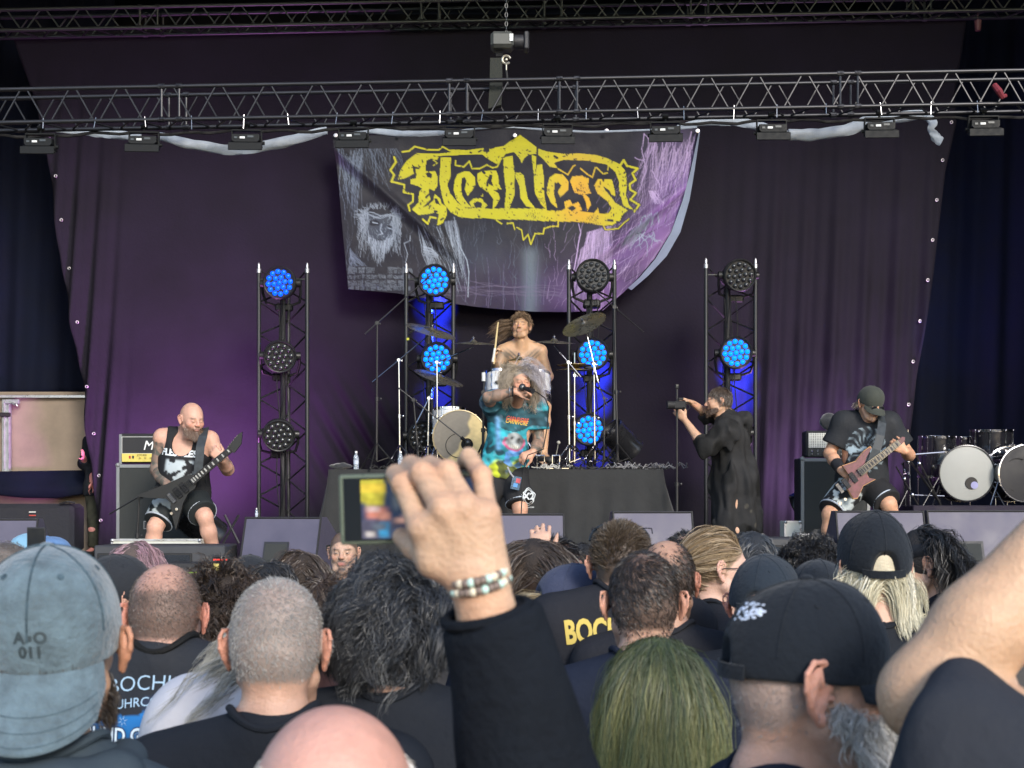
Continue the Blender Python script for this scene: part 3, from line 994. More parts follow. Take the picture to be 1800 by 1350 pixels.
# falling robes, left and right of centre
def robe(p0, p1, q0, q1, n, cols, w=1.5):
    for k in range(n):
        t = brg.uniform(0,1); a = (p0[0]+(p1[0]-p0[0])*t, p0[1]+(p1[1]-p0[1])*t); t2 = np.clip(t+brg.normal(0,.12),0,1)
        b = (q0[0]+(q1[0]-q0[0])*t2, q0[1]+(q1[1]-q0[1])*t2)
        f = brg.uniform(.35,1); b = (a[0]+(b[0]-a[0])*f, a[1]+(b[1]-a[1])*f)
        line(wob(a, b, 9, 1.3), w*brg.uniform(.5,1.2), .4, np.asarray(cols)*brg.uniform(.3,1.05), .85)
robe(c3(840,380), c3(1230,330), c3(1000,1050), c3(1360,1120), 150, gry)
robe(c3(840,380), c3(1100,330), c3(1150,1020), c3(1360,1120), 60, drk, 2)
line([c3(1210,300),c3(1240,470),c3(1250,560),c3(1340,740),c3(1360,860),c3(1350,1110)], 1.8, 1.6, gry)
line([c3(760,490),c3(760,540),c3(700,570),c3(735,680),c3(712,770)], 1.2, 1.2, gry, .8)
for k in range(4): line([c3(900,600+k*28),c3(980,620+k*24),c3(1040,680+k*10)], 3.4, 2., gry*(.9-.12*k), .9)
robe(c2(700,1000), c2(930,930), (1002,540), (1075,548), 110, lil)
robe(c2(640,1160), c2(800,1000), (1000,545), (1040,548), 40, lil)
line([c2(620,920),c2(640,1000),c2(618,1100),c2(610,1165),(1010,470),(1000,500),(1012,545)], 1.6, 1.4, lil)
for k in range(7):   # clawed roots at right
    a = c2(1240+brg.normal(0,50), 990+brg.normal(0,30)); b = c2(1100+k*50, 1150+brg.normal(0,30)); line(wob(a, b, 8, 2.), 1.8, .8, gry, .9)
for k in range(3):
    x = 1180+k*58; line([c2(x,960-k*12),c2(x+25,870-k*15),c2(x+55,850-k*15),c2(x+75,930-k*12)], 2., 1.6, gry, .95)
robe(c2(1150,960), c2(1300,850), c2(960,1150), c2(1100,1160), 50, gry)
for k in range(26): line(wob(c2(1310+brg.normal(0,30),610), c2(1360+brg.normal(0,30),740), 4, 1), 1.0, .5, lil, .85)
for k in range(260):  # engraved grain through the whole print
    x, y = brg.uniform(600,1200), brg.uniform(400,545); line(wob((x,y),(x+brg.normal(0,8)+12*(x>980),y-brg.uniform(10,60)),6,2.2), 1.1, .4, (lil if x > 960 else grd)*brg.uniform(.35,.8), .55)
for k in range(120):
    x, y = brg.uniform(1040,1190), brg.uniform(330,520); line(wob((x,y),(x+brg.uniform(15,45),y-brg.uniform(15,50)),6,2.), 1.2, .4, (lil*brg.uniform(.4,1.) if k%3 else drk), .7)
for k in range(14):  # faint trees in the glow
    x = 780+k*18+brg.normal(0,5); line(wob((x,545-abs(k-7)*3),(x+brg.normal(0,6), brg.uniform(440,510)), 6, 1.6), 1.6, .6, srgb(122,112,150), .45)
for k in range(9): line(wob((770+k*8,brg.uniform(490,520)),(1040-k*6,brg.uniform(500,530)),10,2.5), 1.6, .8, srgb(120,110,140), .35)
# --- logo
Yc = np.array(srgb(200,194,42)); Oc = np.array(srgb(226,172,52))
mask0 = img.copy(); img = np.zeros_like(img)
W = (1,1,1)
one = [[(310,300),(550,300),(690,285),(680,255),(860,268),(1045,250),(1045,290),(1110,290),(1105,255),(1260,228),(1310,190),(1437,108),(1520,165),(1615,240),(1615,315),(1530,318),(1480,360),(1455,415),(1425,350),(1370,290),(1280,312),(1240,370),(1190,420),(1130,390),(1060,345),(1030,318),(860,318),(700,322),(560,325),(420,340)],
 [(118,590),(150,480),(210,390),(310,310),(430,330),(550,330),(545,370),(480,350),(430,370),(415,440),(420,490),(520,490),(550,560),(545,650),(510,710),(460,680),(450,700),(470,800),(380,890),(300,890),(270,910),(340,830),(345,720),(380,680),(330,650),(255,630),(255,580),(310,570),(320,530),(300,440),(270,420),(290,520),(200,570)],
 [(270,910),(340,970),(440,960),(520,940),(560,960),(540,1080),(600,1060),(650,960),(640,880),(590,840),(575,790),(515,740),(500,810),(450,860),(380,890),(300,890)],
 [(580,340),(565,600),(590,740),(620,850),(690,940),(790,990),(900,1000),(1050,1000),(1170,1020),(1720,1030),(1720,905),(1340,905),(850,895),(760,830),(680,730),(650,640),(685,560),(690,340)],
 [(730,600),(760,530),(830,500),(890,500),(950,560),(955,640),(920,700),(870,765),(840,690),(860,600),(840,560),(810,570),(800,660),(810,750),(860,830),(920,890),(820,880),(750,800),(720,700)],
 [(975,600),(980,520),(1040,490),(1180,490),(1205,560),(1210,640),(1240,690),(1150,700),(1200,730),(1220,790),(1180,870),(1140,910),(1150,800),(1100,730),(1000,660)],
 [(890,830),(940,785),(995,790),(1035,738),(1040,820),(1085,860),(1045,900),(920,900)],
 [(1255,350),(1355,330),(1375,500),(1375,760),(1320,910),(1270,910),(1285,700),(1265,540)],
 [(1375,510),(1440,515),(1480,550),(1490,640),(1520,800),(1610,910),(1500,880),(1440,790),(1430,660),(1390,570)],
 [(1560,320),(1612,340),(1605,480),(1592,610)]]
for q in one: poly([c1(*p) for p in q], W)
two = [[(245,220),(330,250),(480,270),(640,260),(780,270),(880,300),(1000,360),(1060,430),(1070,560),(1060,650),(1090,740),(1140,790),(1040,750),(1000,640),(995,520),(960,430),(880,360),(700,325),(480,325),(400,350),(420,400),(350,390),(290,320),(245,280)],
 [(235,370),(280,370),(297,500),(300,650),(325,790),(270,740),(215,640),(205,520)],
 [(330,560),(350,490),(400,455),(470,455),(525,520),(525,600),(450,670),(425,620),(460,560),(430,530),(395,550),(390,640),(425,775),(360,720),(325,640)],
 [(540,520),(560,475),(650,465),(715,490),(715,580),(740,630),(680,640),(720,680),(735,740),(700,800),(690,720),(660,650),(580,620)],
 [(765,560),(800,500),(930,505),(950,580),(965,660),(900,640),(850,560),(900,640),(960,720),(1080,790),(1040,820),(1010,880),(930,930),(850,930),(640,900),(440,895),(180,890),(180,790),(460,795),(500,770),(700,810),(760,820),(800,770),(810,820),(900,820),(930,770),(880,700),(800,640)],
 [(485,710),(540,690),(562,735),(620,712),(655,790),(600,800),(500,790)]]
for q in two: poly([c2(*p) for p in q], W)
for pts, w in (([(430,410),(520,460),(570,380),(590,370)],12),([(640,400),(700,450),(750,480),(780,380),(850,450),(890,440),(900,350)],13),
    ([(1010,370),(1040,325),(1070,380),(1170,405),(1120,450),(1150,510),(1095,550),(1100,600),(1155,630),(1100,690),(1185,740),(1140,800)],20),
    ([(430,900),(430,940),(370,940),(300,960),(290,1010),(215,1010),(175,1110),(150,1020),(105,1070),(90,980),(45,955)],14),
    ([(850,930),(870,970),(990,960),(1040,910),(1090,870)],12)):
    line([c2(*p) for p in pts], w/5.294, w/5.294*.8, W)
for pts, w in (([(80,350),(100,400),(40,490),(80,540),(50,610),(190,640),(180,720),(280,740),(280,820),(230,860),(250,930)],22),
    ([(170,290),(240,280),(300,230),(440,260),(560,260),(600,225),(680,270)],20),([(390,1020),(440,1065),(470,990),(530,1000)],22),
    ([(740,380),(740,430),(830,450),(890,390),(920,470),(1000,470),(1080,430),(1140,460),(1190,450),(1220,390)],16),
    ([(1170,1020),(1240,1070),(1360,1060),(1380,1130)],16),([(550,340),(500,370),(545,400),(500,430)],12)):
    line([c1(*p) for p in pts], w/6.136, w/6.136*.8, W)
K = (0,0,0)
poly([c1(*p) for p in [(1080,600),(1110,530),(1140,540),(1130,600),(1150,660),(1110,640)]], K)
poly([c1(*p) for p in [(415,515),(450,500),(485,520),(480,560),(440,560)]], K)
poly([c1(*p) for p in [(930,840),(980,815),(1025,840),(1020,890),(960,890)]], K)
poly([c1(*p) for p in [(510,790),(540,790),(570,850),(530,850)]], K)
poly([c2(*p) for p in [(845,560),(910,610),(930,660),(870,610)]], K)
poly([c2(*p) for p in [(515,770),(560,745),(600,770),(560,800)]], K)
for k in range(900):
    x, y = brg.uniform(700,1120), brg.uniform(240,405); r = abs(brg.normal(0,.75))+.6
    if brg.uniform() < .05: r *= 2.4
    line([(x,y),(x+.1+brg.normal(0,r),y+.1+brg.normal(0,r))], r, r, K)
for cx, cy in ((845,335),(935,378),(950,355),(1020,332),(1040,385)):
    for k in range(70): 
        x, y = cx+brg.normal(0,6), cy+brg.normal(0,4); line([(x,y),(x+.2,y)], .8, .8, K)
lm = img[...,0].copy(); img = mask0
ot = np.exp(-(((GX-1020)/45)**2+((GY-345)/75)**2))
lc = Yc*(1-ot[...,None])+Oc*ot[...,None]
# dark keyline round the letters
blur = lm.copy()
for sh in ((2,0),(-2,0),(0,2),(0,-2),(2,2),(-2,-2),(2,-2),(-2,2)): blur = np.maximum(blur, np.roll(lm, sh, (0,1)))
img = img*(1-blur[...,None]*.8)+drk*blur[...,None]*.8
inner = np.exp(-(((GX-910)/215)**4+((GY-325)/72)**4))
img = img*(1-inner[...,None]*.75)+drk*1.3*inner[...,None]*.75
img = img*(1-lm[...,None])+lc*lm[...,None]
BIMG = img*.74
def banner_col(x, y):
    i = np.clip(((x-BX0)*S_-.5), 0, RW-1.001); j = np.clip(((y-BY0)*S_-.5), 0, RH-1.001)
    i0, j0 = i.astype(int), j.astype(int); fi, fj = (i-i0)[:,None], (j-j0)[:,None]
    return BIMG[j0,i0]*(1-fi)*(1-fj)+BIMG[j0,i0+1]*fi*(1-fj)+BIMG[j0+1,i0]*(1-fi)*fj+BIMG[j0+1,i0+1]*fi*fj
def ban_depth(x, y):
    d = .02*np.sin(x/45.)+.015*np.sin(x/23.+y/30.)
    # long diagonal drag folds from the upper right to the lower left, and on the left
    s = (x-1100)*.62+(y-400)*.78
    w = np.clip((x-1000)/90., 0, 1)
    d += w*(.09*np.exp(-((s-8)/10.)**2)-.05*np.exp(-((s-28)/12.)**2)+.05*np.exp(-((s-55)/11.)**2))
    s2 = (x-700)*.66-(y-360)*.75
    d += np.clip((820-x)/80., 0, 1)*(.07*np.exp(-((s2)/8.)**2)-.04*np.exp(-((s2+18)/10.)**2))
    d += .05*np.clip((y-480)/70., 0, 1)*np.sin(x/38.+1)
    return d
ban_m = M('printed_banner_cloth', rough=.75, var=.08, vs=3, attr=True, bump=.25, bs=25, sheen=.1)
ban = empty('band_banner', P(900, 240, 18.5), label='large band banner with yellow spiked logo and violet artwork hanging over the drummer', cat='banner')
o = cloth_sheet('printed_cloth', [(585,240),(588,262),(596,330),(604,420),(612,508)],
    [(1229,226),(1222,262),(1212,300),(1200,350),(1178,410),(1150,455),(1122,488),(1098,512),(1060,545)],
    [(585,240),(760,236),(900,226),(1060,232),(1229,226)],
    [(612,508),(700,516),(790,533),(880,543),(940,549),(1000,549),(1060,545)], 18.5, 430, 224, ban_depth, ban_m, banner_col, thick=0)
o.parent = ban; o.matrix_parent_inverse = Matrix.Translation(-ban.location)
# turned-back hem along the right edge shows the pale reverse
hb = MB(); E = [(1229,228),(1214,300),(1200,352),(1180,408),(1152,455),(1124,488),(1104,506)]
E2 = [(1231,229),(1221,300),(1212,352),(1196,408),(1172,450),(1140,484),(1110,510)]
vs = [P(x, y, 18.42) for x, y in E]+[P(x, y, 18.47) for x, y in E2]; n = len(E)
hb.add(vs+[v+Vector((0,.012,0)) for v in vs], [(i,i+1,n+i+1,n+i) for i in range(n-1)]+[(2*n+i,3*n+i,3*n+i+1,2*n+i+1) for i in range(n-1)])
world_part(hb, 'turned_hem', M('banner_reverse', (.17,.22,.28), .8, 0, .15, 4), ban, True, 80)
for x in (590, 700, 905, 1066, 1226):
    world_part(MB().lathe([(.012,0),(.024,.002),(.026,.008),(.012,.010)], P(x, 238 if x < 1000 else 230, 18.42), (0,-1,0), 10), 'eyelet', hem_m, ban, True)
world_rod('hanging_cord', P(572, 226, 18.4), P(1242, 212, 18.4), .009, rubber, ban)
# ------------------------------------------------------------ lattice light towers with LED wash lights
TY = 17.6
def tower(x0, x1, top, bot, label, paint):
    p0 = P((x0+x1)/2, bot, TY); p0.z = DECK
    root = empty('light_tower', p0, label=label, cat='tower', group='lattice light towers behind the band')
    A = P(x0, top, TY); B = P(x1, top, TY); C = (A+B)/2+Vector((0,.42,0)); z0 = DECK+.03
    for q in (A, B): 
        world_rod('leg', Vector((q.x,q.y,z0)), q, .026, paint, root, 12)
        world_part(MB().lathe([(.030,0),(.030,.05),(.020,.06),(.018,.10),(.008,.125)], q-Vector((0,0,.04)), (0,0,1), 12), 'spigot', alu, root, True)
    world_rod('leg', Vector((C.x,C.y,z0)), C, .026, paint, root, 12)
    world_rod('centre_pole', Vector((C.x-.02,C.y-.3,z0)), Vector((C.x-.02,C.y-.3,C.z-.1)), .036, blk_paint, root, 12)
    n = 9; h = A.z-z0
    for q in (A, B):
        for i in range(n):
            a = z0+h*i/n; b = z0+h*(i+.5)/n; c = z0+h*(i+1)/n
            world_rod('brace', Vector((q.x,q.y,a)), Vector((C.x,C.y,b)), .012, paint, root, 6)
            world_rod('brace', Vector((C.x,C.y,b)), Vector((q.x,q.y,c)), .012, paint, root, 6)
    world_rod('crossbar', A-Vector((0,0,.12)), B-Vector((0,0,.12)), .012, paint, root, 6)
    world_part(MB().box(((A.x+B.x)/2, TY+.2, DECK+.012), (.75,.6,.02), bev=.004), 'base_plate', paint, root)
    mb = MB()
    for k in range(4):
        pts = [Vector((C.x-.07+.045*k+.02*math.sin(i*.7+k*2), C.y-.36-.02*k, C.z-.4-(C.z-.4-DECK-.02)*i/24)) for i in range(25)]
        mb.tube(pts, .007, 5)
    world_part(mb, 'cable', rubber, root, True)
    return root
tp = M('tower_black', (.04,.042,.046), .35, .5, .4, 22)
tower(455, 540, 474, 905, 'leftmost lattice light tower, only its top lamp lit blue', tp)
tower(714, 797, 474, 905, 'lattice light tower behind the left cymbals with a yellow tape mark', tp)
tower(1000, 1080, 468, 905, 'lattice light tower right of the drummer with its top lamp dark', tp)
tower(1241, 1328, 466, 930, 'rightmost lattice light tower behind the cameraman', tp)
o = MB().box(P(717, 596, TY-.035), (.03,.012,.03)).build('tape_mark', M('yellow_tape', (.55,.55,.05), .6))
tag(o, 'small yellow tape mark on the second tower from the left', 'tape')

head_m = M('lamp_housing', (.016,.017,.018), .45, .1, .2, 20)
lens_off = M('lens_dark', (.035,.038,.042), .12, .1, .1, 20, coat=.6)
lens_on = M('lens_lit_blue', (.0,.08,.4), .2, emis=(.0,.13,1.0), es=1.6, var=0)
lens_on2 = M('lens_lit_deep_blue', (.0,.03,.4), .2, emis=(.0,.06,.85), es=1.5, var=0)
def wash(lens):
    r = empty('wash_light')
    hd = MB().lathe([(.12,.26),(.17,.22),(.205,.14),(.215,.03),(.215,-.01),(.20,-.025),(.19,-.02),(.185,.0),(0,.0)], (0,0,0), (0,1,0), 28).build('housing', head_m, r, True)
    me = MB().lathe([(.032,0),(.030,-.012),(.020,-.022),(0,-.026)], (0,0,0), (0,1,0), 12).mesh('lens', lens, True)
    pts = [(0,0)]+[(.073*math.cos(a), .073*math.sin(a)) for a in np.arange(6)*math.pi/3+.2]+[(.145*math.cos(a), .145*math.sin(a)) for a in np.arange(12)*math.pi/6+.1]
    for x, z in pts:
        o = bpy.data.objects.new('lens', me); link(o, r); o.location = (x, -.004, z)
    for s in (-1,1): MB().cyl((s*.21,.10,0),(s*.265,.10,0), .055, .05, 14).build('pivot', head_m, r, True)
    mb = MB(); mb.tube([(-.25,.10,0),(-.25,.14,-.12),(-.22,.20,-.24),(-.1,.24,-.28),(.1,.24,-.28),(.22,.20,-.24),(.25,.14,-.12),(.25,.10,0)], .018, 8)
    mb.build('yoke', head_m, r, True)
    mb = MB(); mb.box((0,.28,-.30),(.22,.14,.10), bev=.02); mb.build('base', head_m, r)
    return r
w_off, w_on, w_deep = wash(lens_off), wash(lens_on), wash(lens_on2)
used_w = {}
def put_wash(kind, x, y, label, tilt, pan=0., sc=.95, Y=TY-.12):
    src = {'off': w_off, 'on': w_on, 'deep': w_deep}[kind]
    o = copy_tree(src) if kind in used_w else src
    used_w[kind] = 1
    o.location = P(x, y, Y); o.rotation_euler = (R(tilt), 0, R(pan)); o.scale = (sc,)*3
    tag(o, label, 'stage light', 'round LED wash lights on the towers')
    return o
put_wash('deep', 491, 497, 'round wash light lit deep blue on top of the leftmost tower', 4, -3)
put_wash('off', 492, 627, 'unlit round wash light in the middle of the leftmost tower', 12, 8)
put_wash('off', 490, 766, 'unlit round wash light lowest on the leftmost tower', 14, 10)
put_wash('on', 764, 493, 'round wash light lit blue on top of the tower beside the painted face', 3, 0)
put_wash('on', 768, 630, 'round wash light lit blue behind the left cymbals', 2, 0)
put_wash('off', 745, 768, 'unlit round wash light left of the bass drum', 12, 10)
put_wash('off', 1042, 484, 'unlit round wash light on top of the tower right of the drummer', -6, 0, .98)
put_wash('on', 1042, 622, 'round wash light lit blue directly behind the dark tilted cymbal', 0, 0)
put_wash('on', 1036, 755, 'round wash light lit blue low behind the right cymbal stands', 0, 0)
put_wash('off', 1301, 484, 'unlit round wash light on top of the rightmost tower', 8, 4)
put_wash('on', 1294, 620, 'round wash light lit blue above the cameraman', 2, 0)
put_wash('off', 1290, 762, 'unlit round wash light low on the rightmost tower behind the cameraman', 8, 0)

def spot(name, loc, target, col, power, size, blend_=.6, r=.12):
    d = bpy.data.lights.new(name, 'SPOT'); d.energy = power; d.color = col; d.spot_size = R(size); d.spot_blend = blend_; d.shadow_soft_size = r
    o = bpy.data.objects.new(name, d); link(o); o.location = loc
    o.rotation_euler = (Vector(target)-Vector(loc)).to_track_quat('-Z','Y').to_euler()
    return o
BL = (.02,.05,1.)
# spots added behind the towers imitate the blue glow below the lit lamps
for x, y, pw in ((764,540,700),(764,592,560),(766,690,350),(1042,655,900),(1040,705,700),(1037,800,400),(1294,652,700),(1294,700,420)):
    spot('added_blue_glow', P(x, y, TY+.25), P(x+1, y+3, BY-.1), BL, pw*1.9, 27, .7, .05)
# wash of purple on the lower backdrop, and blue on the right side drape, from lamps on the stage floor
spot('purple_wash', P(330, 905, 17.3), P(330, 690, BY), (.60,.19,.68), 850, 130, 1., .2)
spot('purple_wash', P(1480, 925, 17.9), P(1470, 700, BY), (.62,.30,.72), 380, 150, 1., .2)
spot('blue_wash', P(1660, 640, 18.6), P(1690, 470, 20.3), (.05,.09,1.), 30, 100, 1., .1)

# ------------------------------------------------------------ drum riser with its cloth skirt
RF, RB, RZ = 15.9, 18.0, 2.91
rx0, rx1 = P(580, 825, RF).x, P(1163, 825, RF).x
rs = empty('drum_riser', ((rx0+rx1)/2, RF, DECK), label='wide drum riser dressed in black cloth that carries the white kit', cat='riser')
world_part(MB().box(((rx0+rx1)/2, (RF+RB)/2, RZ-.05), (rx1-rx0, RB-RF, .1), bev=.01), 'platform', riser_cloth, rs)
nu, nv = 260, 24; vs = []; fs = []
perim = [(rx0-.02, RB), (rx0-.02, RF), (rx1+.02, RF), (rx1+.02, RB)]
seg = [math.dist(perim[i], perim[i+1]) for i in range(3)]; tot = sum(seg)
for j in range(nv):
    v = j/(nv-1); z = RZ-.002-(RZ-DECK-.01)*v
    for i in range(nu):
        s = tot*i/(nu-1); k = 0
        while k < 2 and s > seg[k]: s -= seg[k]; k += 1
        a, b = perim[k], perim[k+1]; t = s/seg[k]
        x, y = a[0]+(b[0]-a[0])*t, a[1]+(b[1]-a[1])*t
        nx, ny = [(-1,0),(0,-1),(1,0)][k]
        fl = .05*v*math.sin(i*.33)+.03*v*math.sin(i*.81+v*2)+.02*v*math.sin(i*.13)+.06*v
        # corners swing outwards
        dc = min(abs(x-rx1), 1)+abs(y-RF); fl2 = .28*v**1.3*math.exp(-(dc/.35)**2)
        dl = min(abs(x-rx0), 1)+abs(y-RF); fl3 = .16*v**1.3*math.exp(-(dl/.35)**2)
        vs.append((x+nx*fl+fl2*.9-fl3, y+ny*fl-fl2*.4-fl3*.4, z))
for j in range(nv-1):
    for i in range(nu-1): fs.append((j*nu+i, j*nu+i+1, (j+1)*nu+i+1, (j+1)*nu+i))
world_part(MB().add(vs, fs), 'skirt', riser_cloth, rs, True, 80)

# ------------------------------------------------------------ monitors, subs, boxes
def wedge(x0, x1, y0, ybot, Y, label, kind='front', side=0, skew=0., lean=.20, dep=.5, grille_slot=None):
    a, b = P(x0, y0, Y), P(x1, y0, Y); zb = max(DECK+.0, P(0, ybot, Y).z) if kind != 'sub' else P(0, ybot, Y).z
    c = (a+b)/2; root = empty('stage_monitor', (c.x, c.y, zb), skew, label, 'monitor')
    w = b.x-a.x; h = a.z-zb
    mb = MB(); pr = [(-w/2,-lean,0),(-w/2,0,h),(-w/2,.16,h),(-w/2,dep,h*.42),(-w/2,dep,0)]
    mb.prism(pr, (w,0,0)); mb.build('cabinet', wedge_m, root)
    n = Vector((0,-h,lean)).normalized()
    # raised lip round the face
    fr = MB()
    def fp(u, v, o_=.004): return Vector((-w/2+u*w, -lean*(1-v), h*v))+n*o_
    for (u0,v0,u1,v1) in ((.0,.985,1,.985),(0,.02,1,.02),(.008,0,.008,1),(.992,0,.992,1)):
        fr.cyl(fp(u0,v0,.0), fp(u1,v1,.0), .010, n=6)
    fr.build('edge_trim', rubber, root, True)
    if grille_slot:
        u0,u1,v0,v1 = grille_slot
        q = [fp(u0,v0,.0),fp(u1,v0,.0),fp(u1,v1,.0),fp(u0,v1,.0)]
        MB().prism(q, n*.012).build('connector_recess', blk_paint, root)
        q = [fp(u0+.02,v0+.03,.012),fp(u1-.02,v0+.03,.012),fp(u1-.02,v1-.04,.012),fp(u0+.02,v1-.04,.012)]
        MB().prism(q, n*.004).build('recess_grille', grille, root)
    for s in (-1,1):
        MB().box((s*(w/2-.0), .2, h*.45), (.02,.13,.05), bev=.008).build('side_handle', rubber, root)
    return root
wedge(-90, 66, 912, 1010, 13.2, 'grey stage monitor at the far left edge of the stage', skew=R(4))
wedge(428, 568, 909, 1008, 13.2, 'large tilted monitor just right of the bald guitarist', skew=R(-10), grille_slot=(.30,.62,.16,.56), dep=.75)
wedge(868, 992, 903, 1010, 13.25, 'stage monitor in front of the singer, left of the cloth gap', grille_slot=(.0,.62,.0,.50))
wedge(1076, 1218, 899, 1010, 13.25, 'stage monitor in front of the tripod stand, centre right', skew=R(4), grille_slot=(.3,.70,.05,.40))
wedge(1468, 1624, 898, 1010, 13.1, 'stage monitor below the guitarist in the cap')
wedge(1628, 1850, 897, 1010, 13.1, 'wide stage monitor at the far right beside the guitarist in the cap', grille_slot=(.20,.42,.18,.52))
mesh_m = M('perforated_steel', (.04,.05,.065), .5, .5, .2, 10)
def sub(x0, x1, y0, y1, gx0, gx1, gy0, Y, label):
    c = P((x0+x1)/2, y1, Y)
    r = empty('speaker_box', c, label=label, cat='speaker')
    a, b = P(x0, y0, Y), P(x1, y1, Y); w = b.x-a.x; h = a.z-b.z
    MB().box((0,.3,h/2), (w,.6,h), bev=.012).build('cabinet', M('speaker_cabinet', (.04,.042,.048), .6, 0, .15, 8), r)
    g0, g1 = P(gx0, gy0, Y)-c, P(gx1, y1, Y)-c
    MB().box(((g0.x+g1.x)/2,-.008,(g0.z+.02)/2), (g1.x-g0.x,.02,g0.z-.02), bev=.005).build('grille_frame', rubber, r)
    # perforation: a lattice of thin rods in front of the dark frame
    mb = MB(); W = g1.x-g0.x-.03; H = g0.z-.04; st = .022
    nn = int((W+H)/st)
    for k in range(nn):
        s = k*st
        a0 = (g0.x+.015+max(0,s-H), min(s,H)); a1 = (g0.x+.015+min(s,W), s-min(s,W))
        for fl in (0,1):
            q0, q1 = a0, a1
            if fl: q0 = (g0.x+g1.x-a0[0], a0[1]); q1 = (g0.x+g1.x-a1[0], a1[1])
            mb.cyl((q0[0],-.022,.02+q0[1]),(q1[0],-.022,.02+q1[1]), .0032, n=4, caps=False)
    o = mb.build('grille_mesh', mesh_m, r); o['kind'] = 'stuff'
    return r
sub(165, 395, 959, 1085, 172, 338, 972, 12.9, 'low speaker box with lattice grille below the bald guitarist')
sub(1330, 1466, 946, 1085, 1340, 1376, 958, 12.9, 'low speaker box with small grille left of the blonde fan')
o = MB().box(P(365, 1030, 12.95), (.6,.5,.45), bev=.01).build('flat_box', blk_paint); tag(o, 'black low box with a lime cable running over it, below the large tilted monitor', 'box')
o = MB().tube([P(330,1007,12.6), P(352,1006,12.6), P(385,1006.5,12.6), P(402,1007,12.6)], .006, 6).build('lime_cable', M('lime_cable', (.35,.6,.05), .5), smooth=True)
tag(o, 'lime green cable across the low box', 'cable')
# ------------------------------------------------------------ amplifiers
def cab(x0, x1, y0, y1, Y, label, badge=True, trim=alu, dep=.36):
    a, b = P(x0, y0, Y), P(x1, y1, Y); w, h = b.x-a.x, a.z-DECK-.02
    r = empty('speaker_cabinet', ((a.x+b.x)/2, Y, DECK+.02), label=label, cat='speaker cabinet')
    MB().box((0,dep/2,h/2), (w,dep,h), bev=.012).build('body', tolex, r)
    MB().box((0,-.006,h/2), (w-.09,.012,h-.09), bev=.004).build('grille_cloth', grille, r)
    tm = M('cab_corner_grey', (.20,.21,.215), .5, .3)
    for s in (-1,1): MB().box((s*(w/2-.022),-.004,h/2), (.038,.02,h+.006), bev=.004).build('edge_strip', tm, r)
    MB().box((0,-.004,h-.022), (w-.08,.02,.038), bev=.004).build('edge_strip', tm, r)
    if badge: MB().box((badge,-.016,h*.42), (.10,.008,.09), bev=.01).build('badge_frame', M('badge_frame', (.3,.3,.3), .4, .6), r); MB().box((badge,-.021,h*.42), (.08,.006,.07), bev=.008).build('badge', blk_paint, r)
    for s in (-1,1):
        for t in (0,1): MB().ball((s*(w/2-.02), .0, .02+t*(h-.03)), .028, 8, 6).build('corner', tm, r, True)
    return r, w, h
c1_, w1, h1 = cab(204, 350, 816, 950, 15.6, 'dark guitar cabinet with grey edges under the yellow-fronted amplifier', badge=-.10)
c2_, w2, h2 = cab(1407, 1530, 805, 945, 15.6, 'dark guitar cabinet behind the guitarist in the cap', badge=.16)
MB().box((w1*.0,-.004,h1*.5+.0),(w1-.1,.005,.008)).build('seam', rubber, c1_)
def at_top(x0, x1, y0, Y, zb): 
    a, b = P(x0, y0, Y), P(x1, y0, Y); return (a.x+b.x)/2, b.x-a.x, a.z-zb
cx, w, hh = at_top(210, 338, 762, 15.62, DECK+.02+h1)
am = empty('guitar_amplifier', (cx, 15.62, DECK+.02+h1), label='black amplifier head with yellow control panel behind the bald guitarist', cat='amplifier')
hh -= .012
MB().box((0,.12,hh/2+.012), (w,.24,hh), bev=.015).build('body', tolex, am)
MB().box((0,-.005,hh*.62), (w-.05,.014,hh*.56), bev=.003).build('front_panel', tolex, am)
MB().box((0,-.012,hh*.22), (w-.06,.012,hh*.28), bev=.002).build('control_panel', M('gold_panel', (.62,.5,.12), .4, .3), am)
pip = M('white_piping', (.5,.5,.48), .5)
mb = MB()
for z in (hh*.92, hh*.36): mb.cyl((-w/2+.03,-.012,z),(w/2-.03,-.012,z), .004, n=6)
for s in (-1,1): mb.cyl((s*(w/2-.03),-.012,hh*.36),(s*(w/2-.03),-.012,hh*.92), .004, n=6)
mb.build('piping', pip, am)
for x in (-w/2+.12, -w/2+.155): MB().box((x,-.022,hh*.24), (.018,.012,.03), bev=.002).build('rocker_switch', M('red_switch', (.4,.02,.02), .4) if x < -w/2+.13 else blk_paint, am)
for i in range(6): MB().cyl((-w/2+.23+i*.06,-.018,hh*.22),(-w/2+.23+i*.06,-.04,hh*.22), .010, .008, 10).build('knob', M('gold_knob', (.4,.33,.12), .35, .8), am, True)
me = text_mesh('Marshall', .145, M('logo_white', (.75,.75,.73), .5), 'logo', .004)
o = bpy.data.objects.new('logo', me); link(o, am); o.location = (.115,-.016,hh*.62); o.rotation_euler = (R(90),0,0); me.transform(Matrix(((1,.25,0,0),(0,1,0,0),(0,0,1,0),(0,0,0,1))))
me = text_mesh('JCM 800', .03, blk, 'panel_text', .001)
o = bpy.data.objects.new('panel_text', me); link(o, am); o.location = (-w/2+.25,-.0195,hh*.30); o.rotation_euler = (R(90),0,0)
MB().tube([(-.05,.1,hh+.012),(-.03,.1,hh+.03),(.03,.1,hh+.035),(.09,.1,hh+.05),(.13,.1,hh+.06),(.18,.1,hh+.02)], .008, 6).build('handle', rubber, am, True)
for s in (-1,1): MB().box((s*(w/2-.012),-.0,hh/2), (.03,.02,hh+.01), bev=.004).build('corner', M('cab_corner_grey'), am)

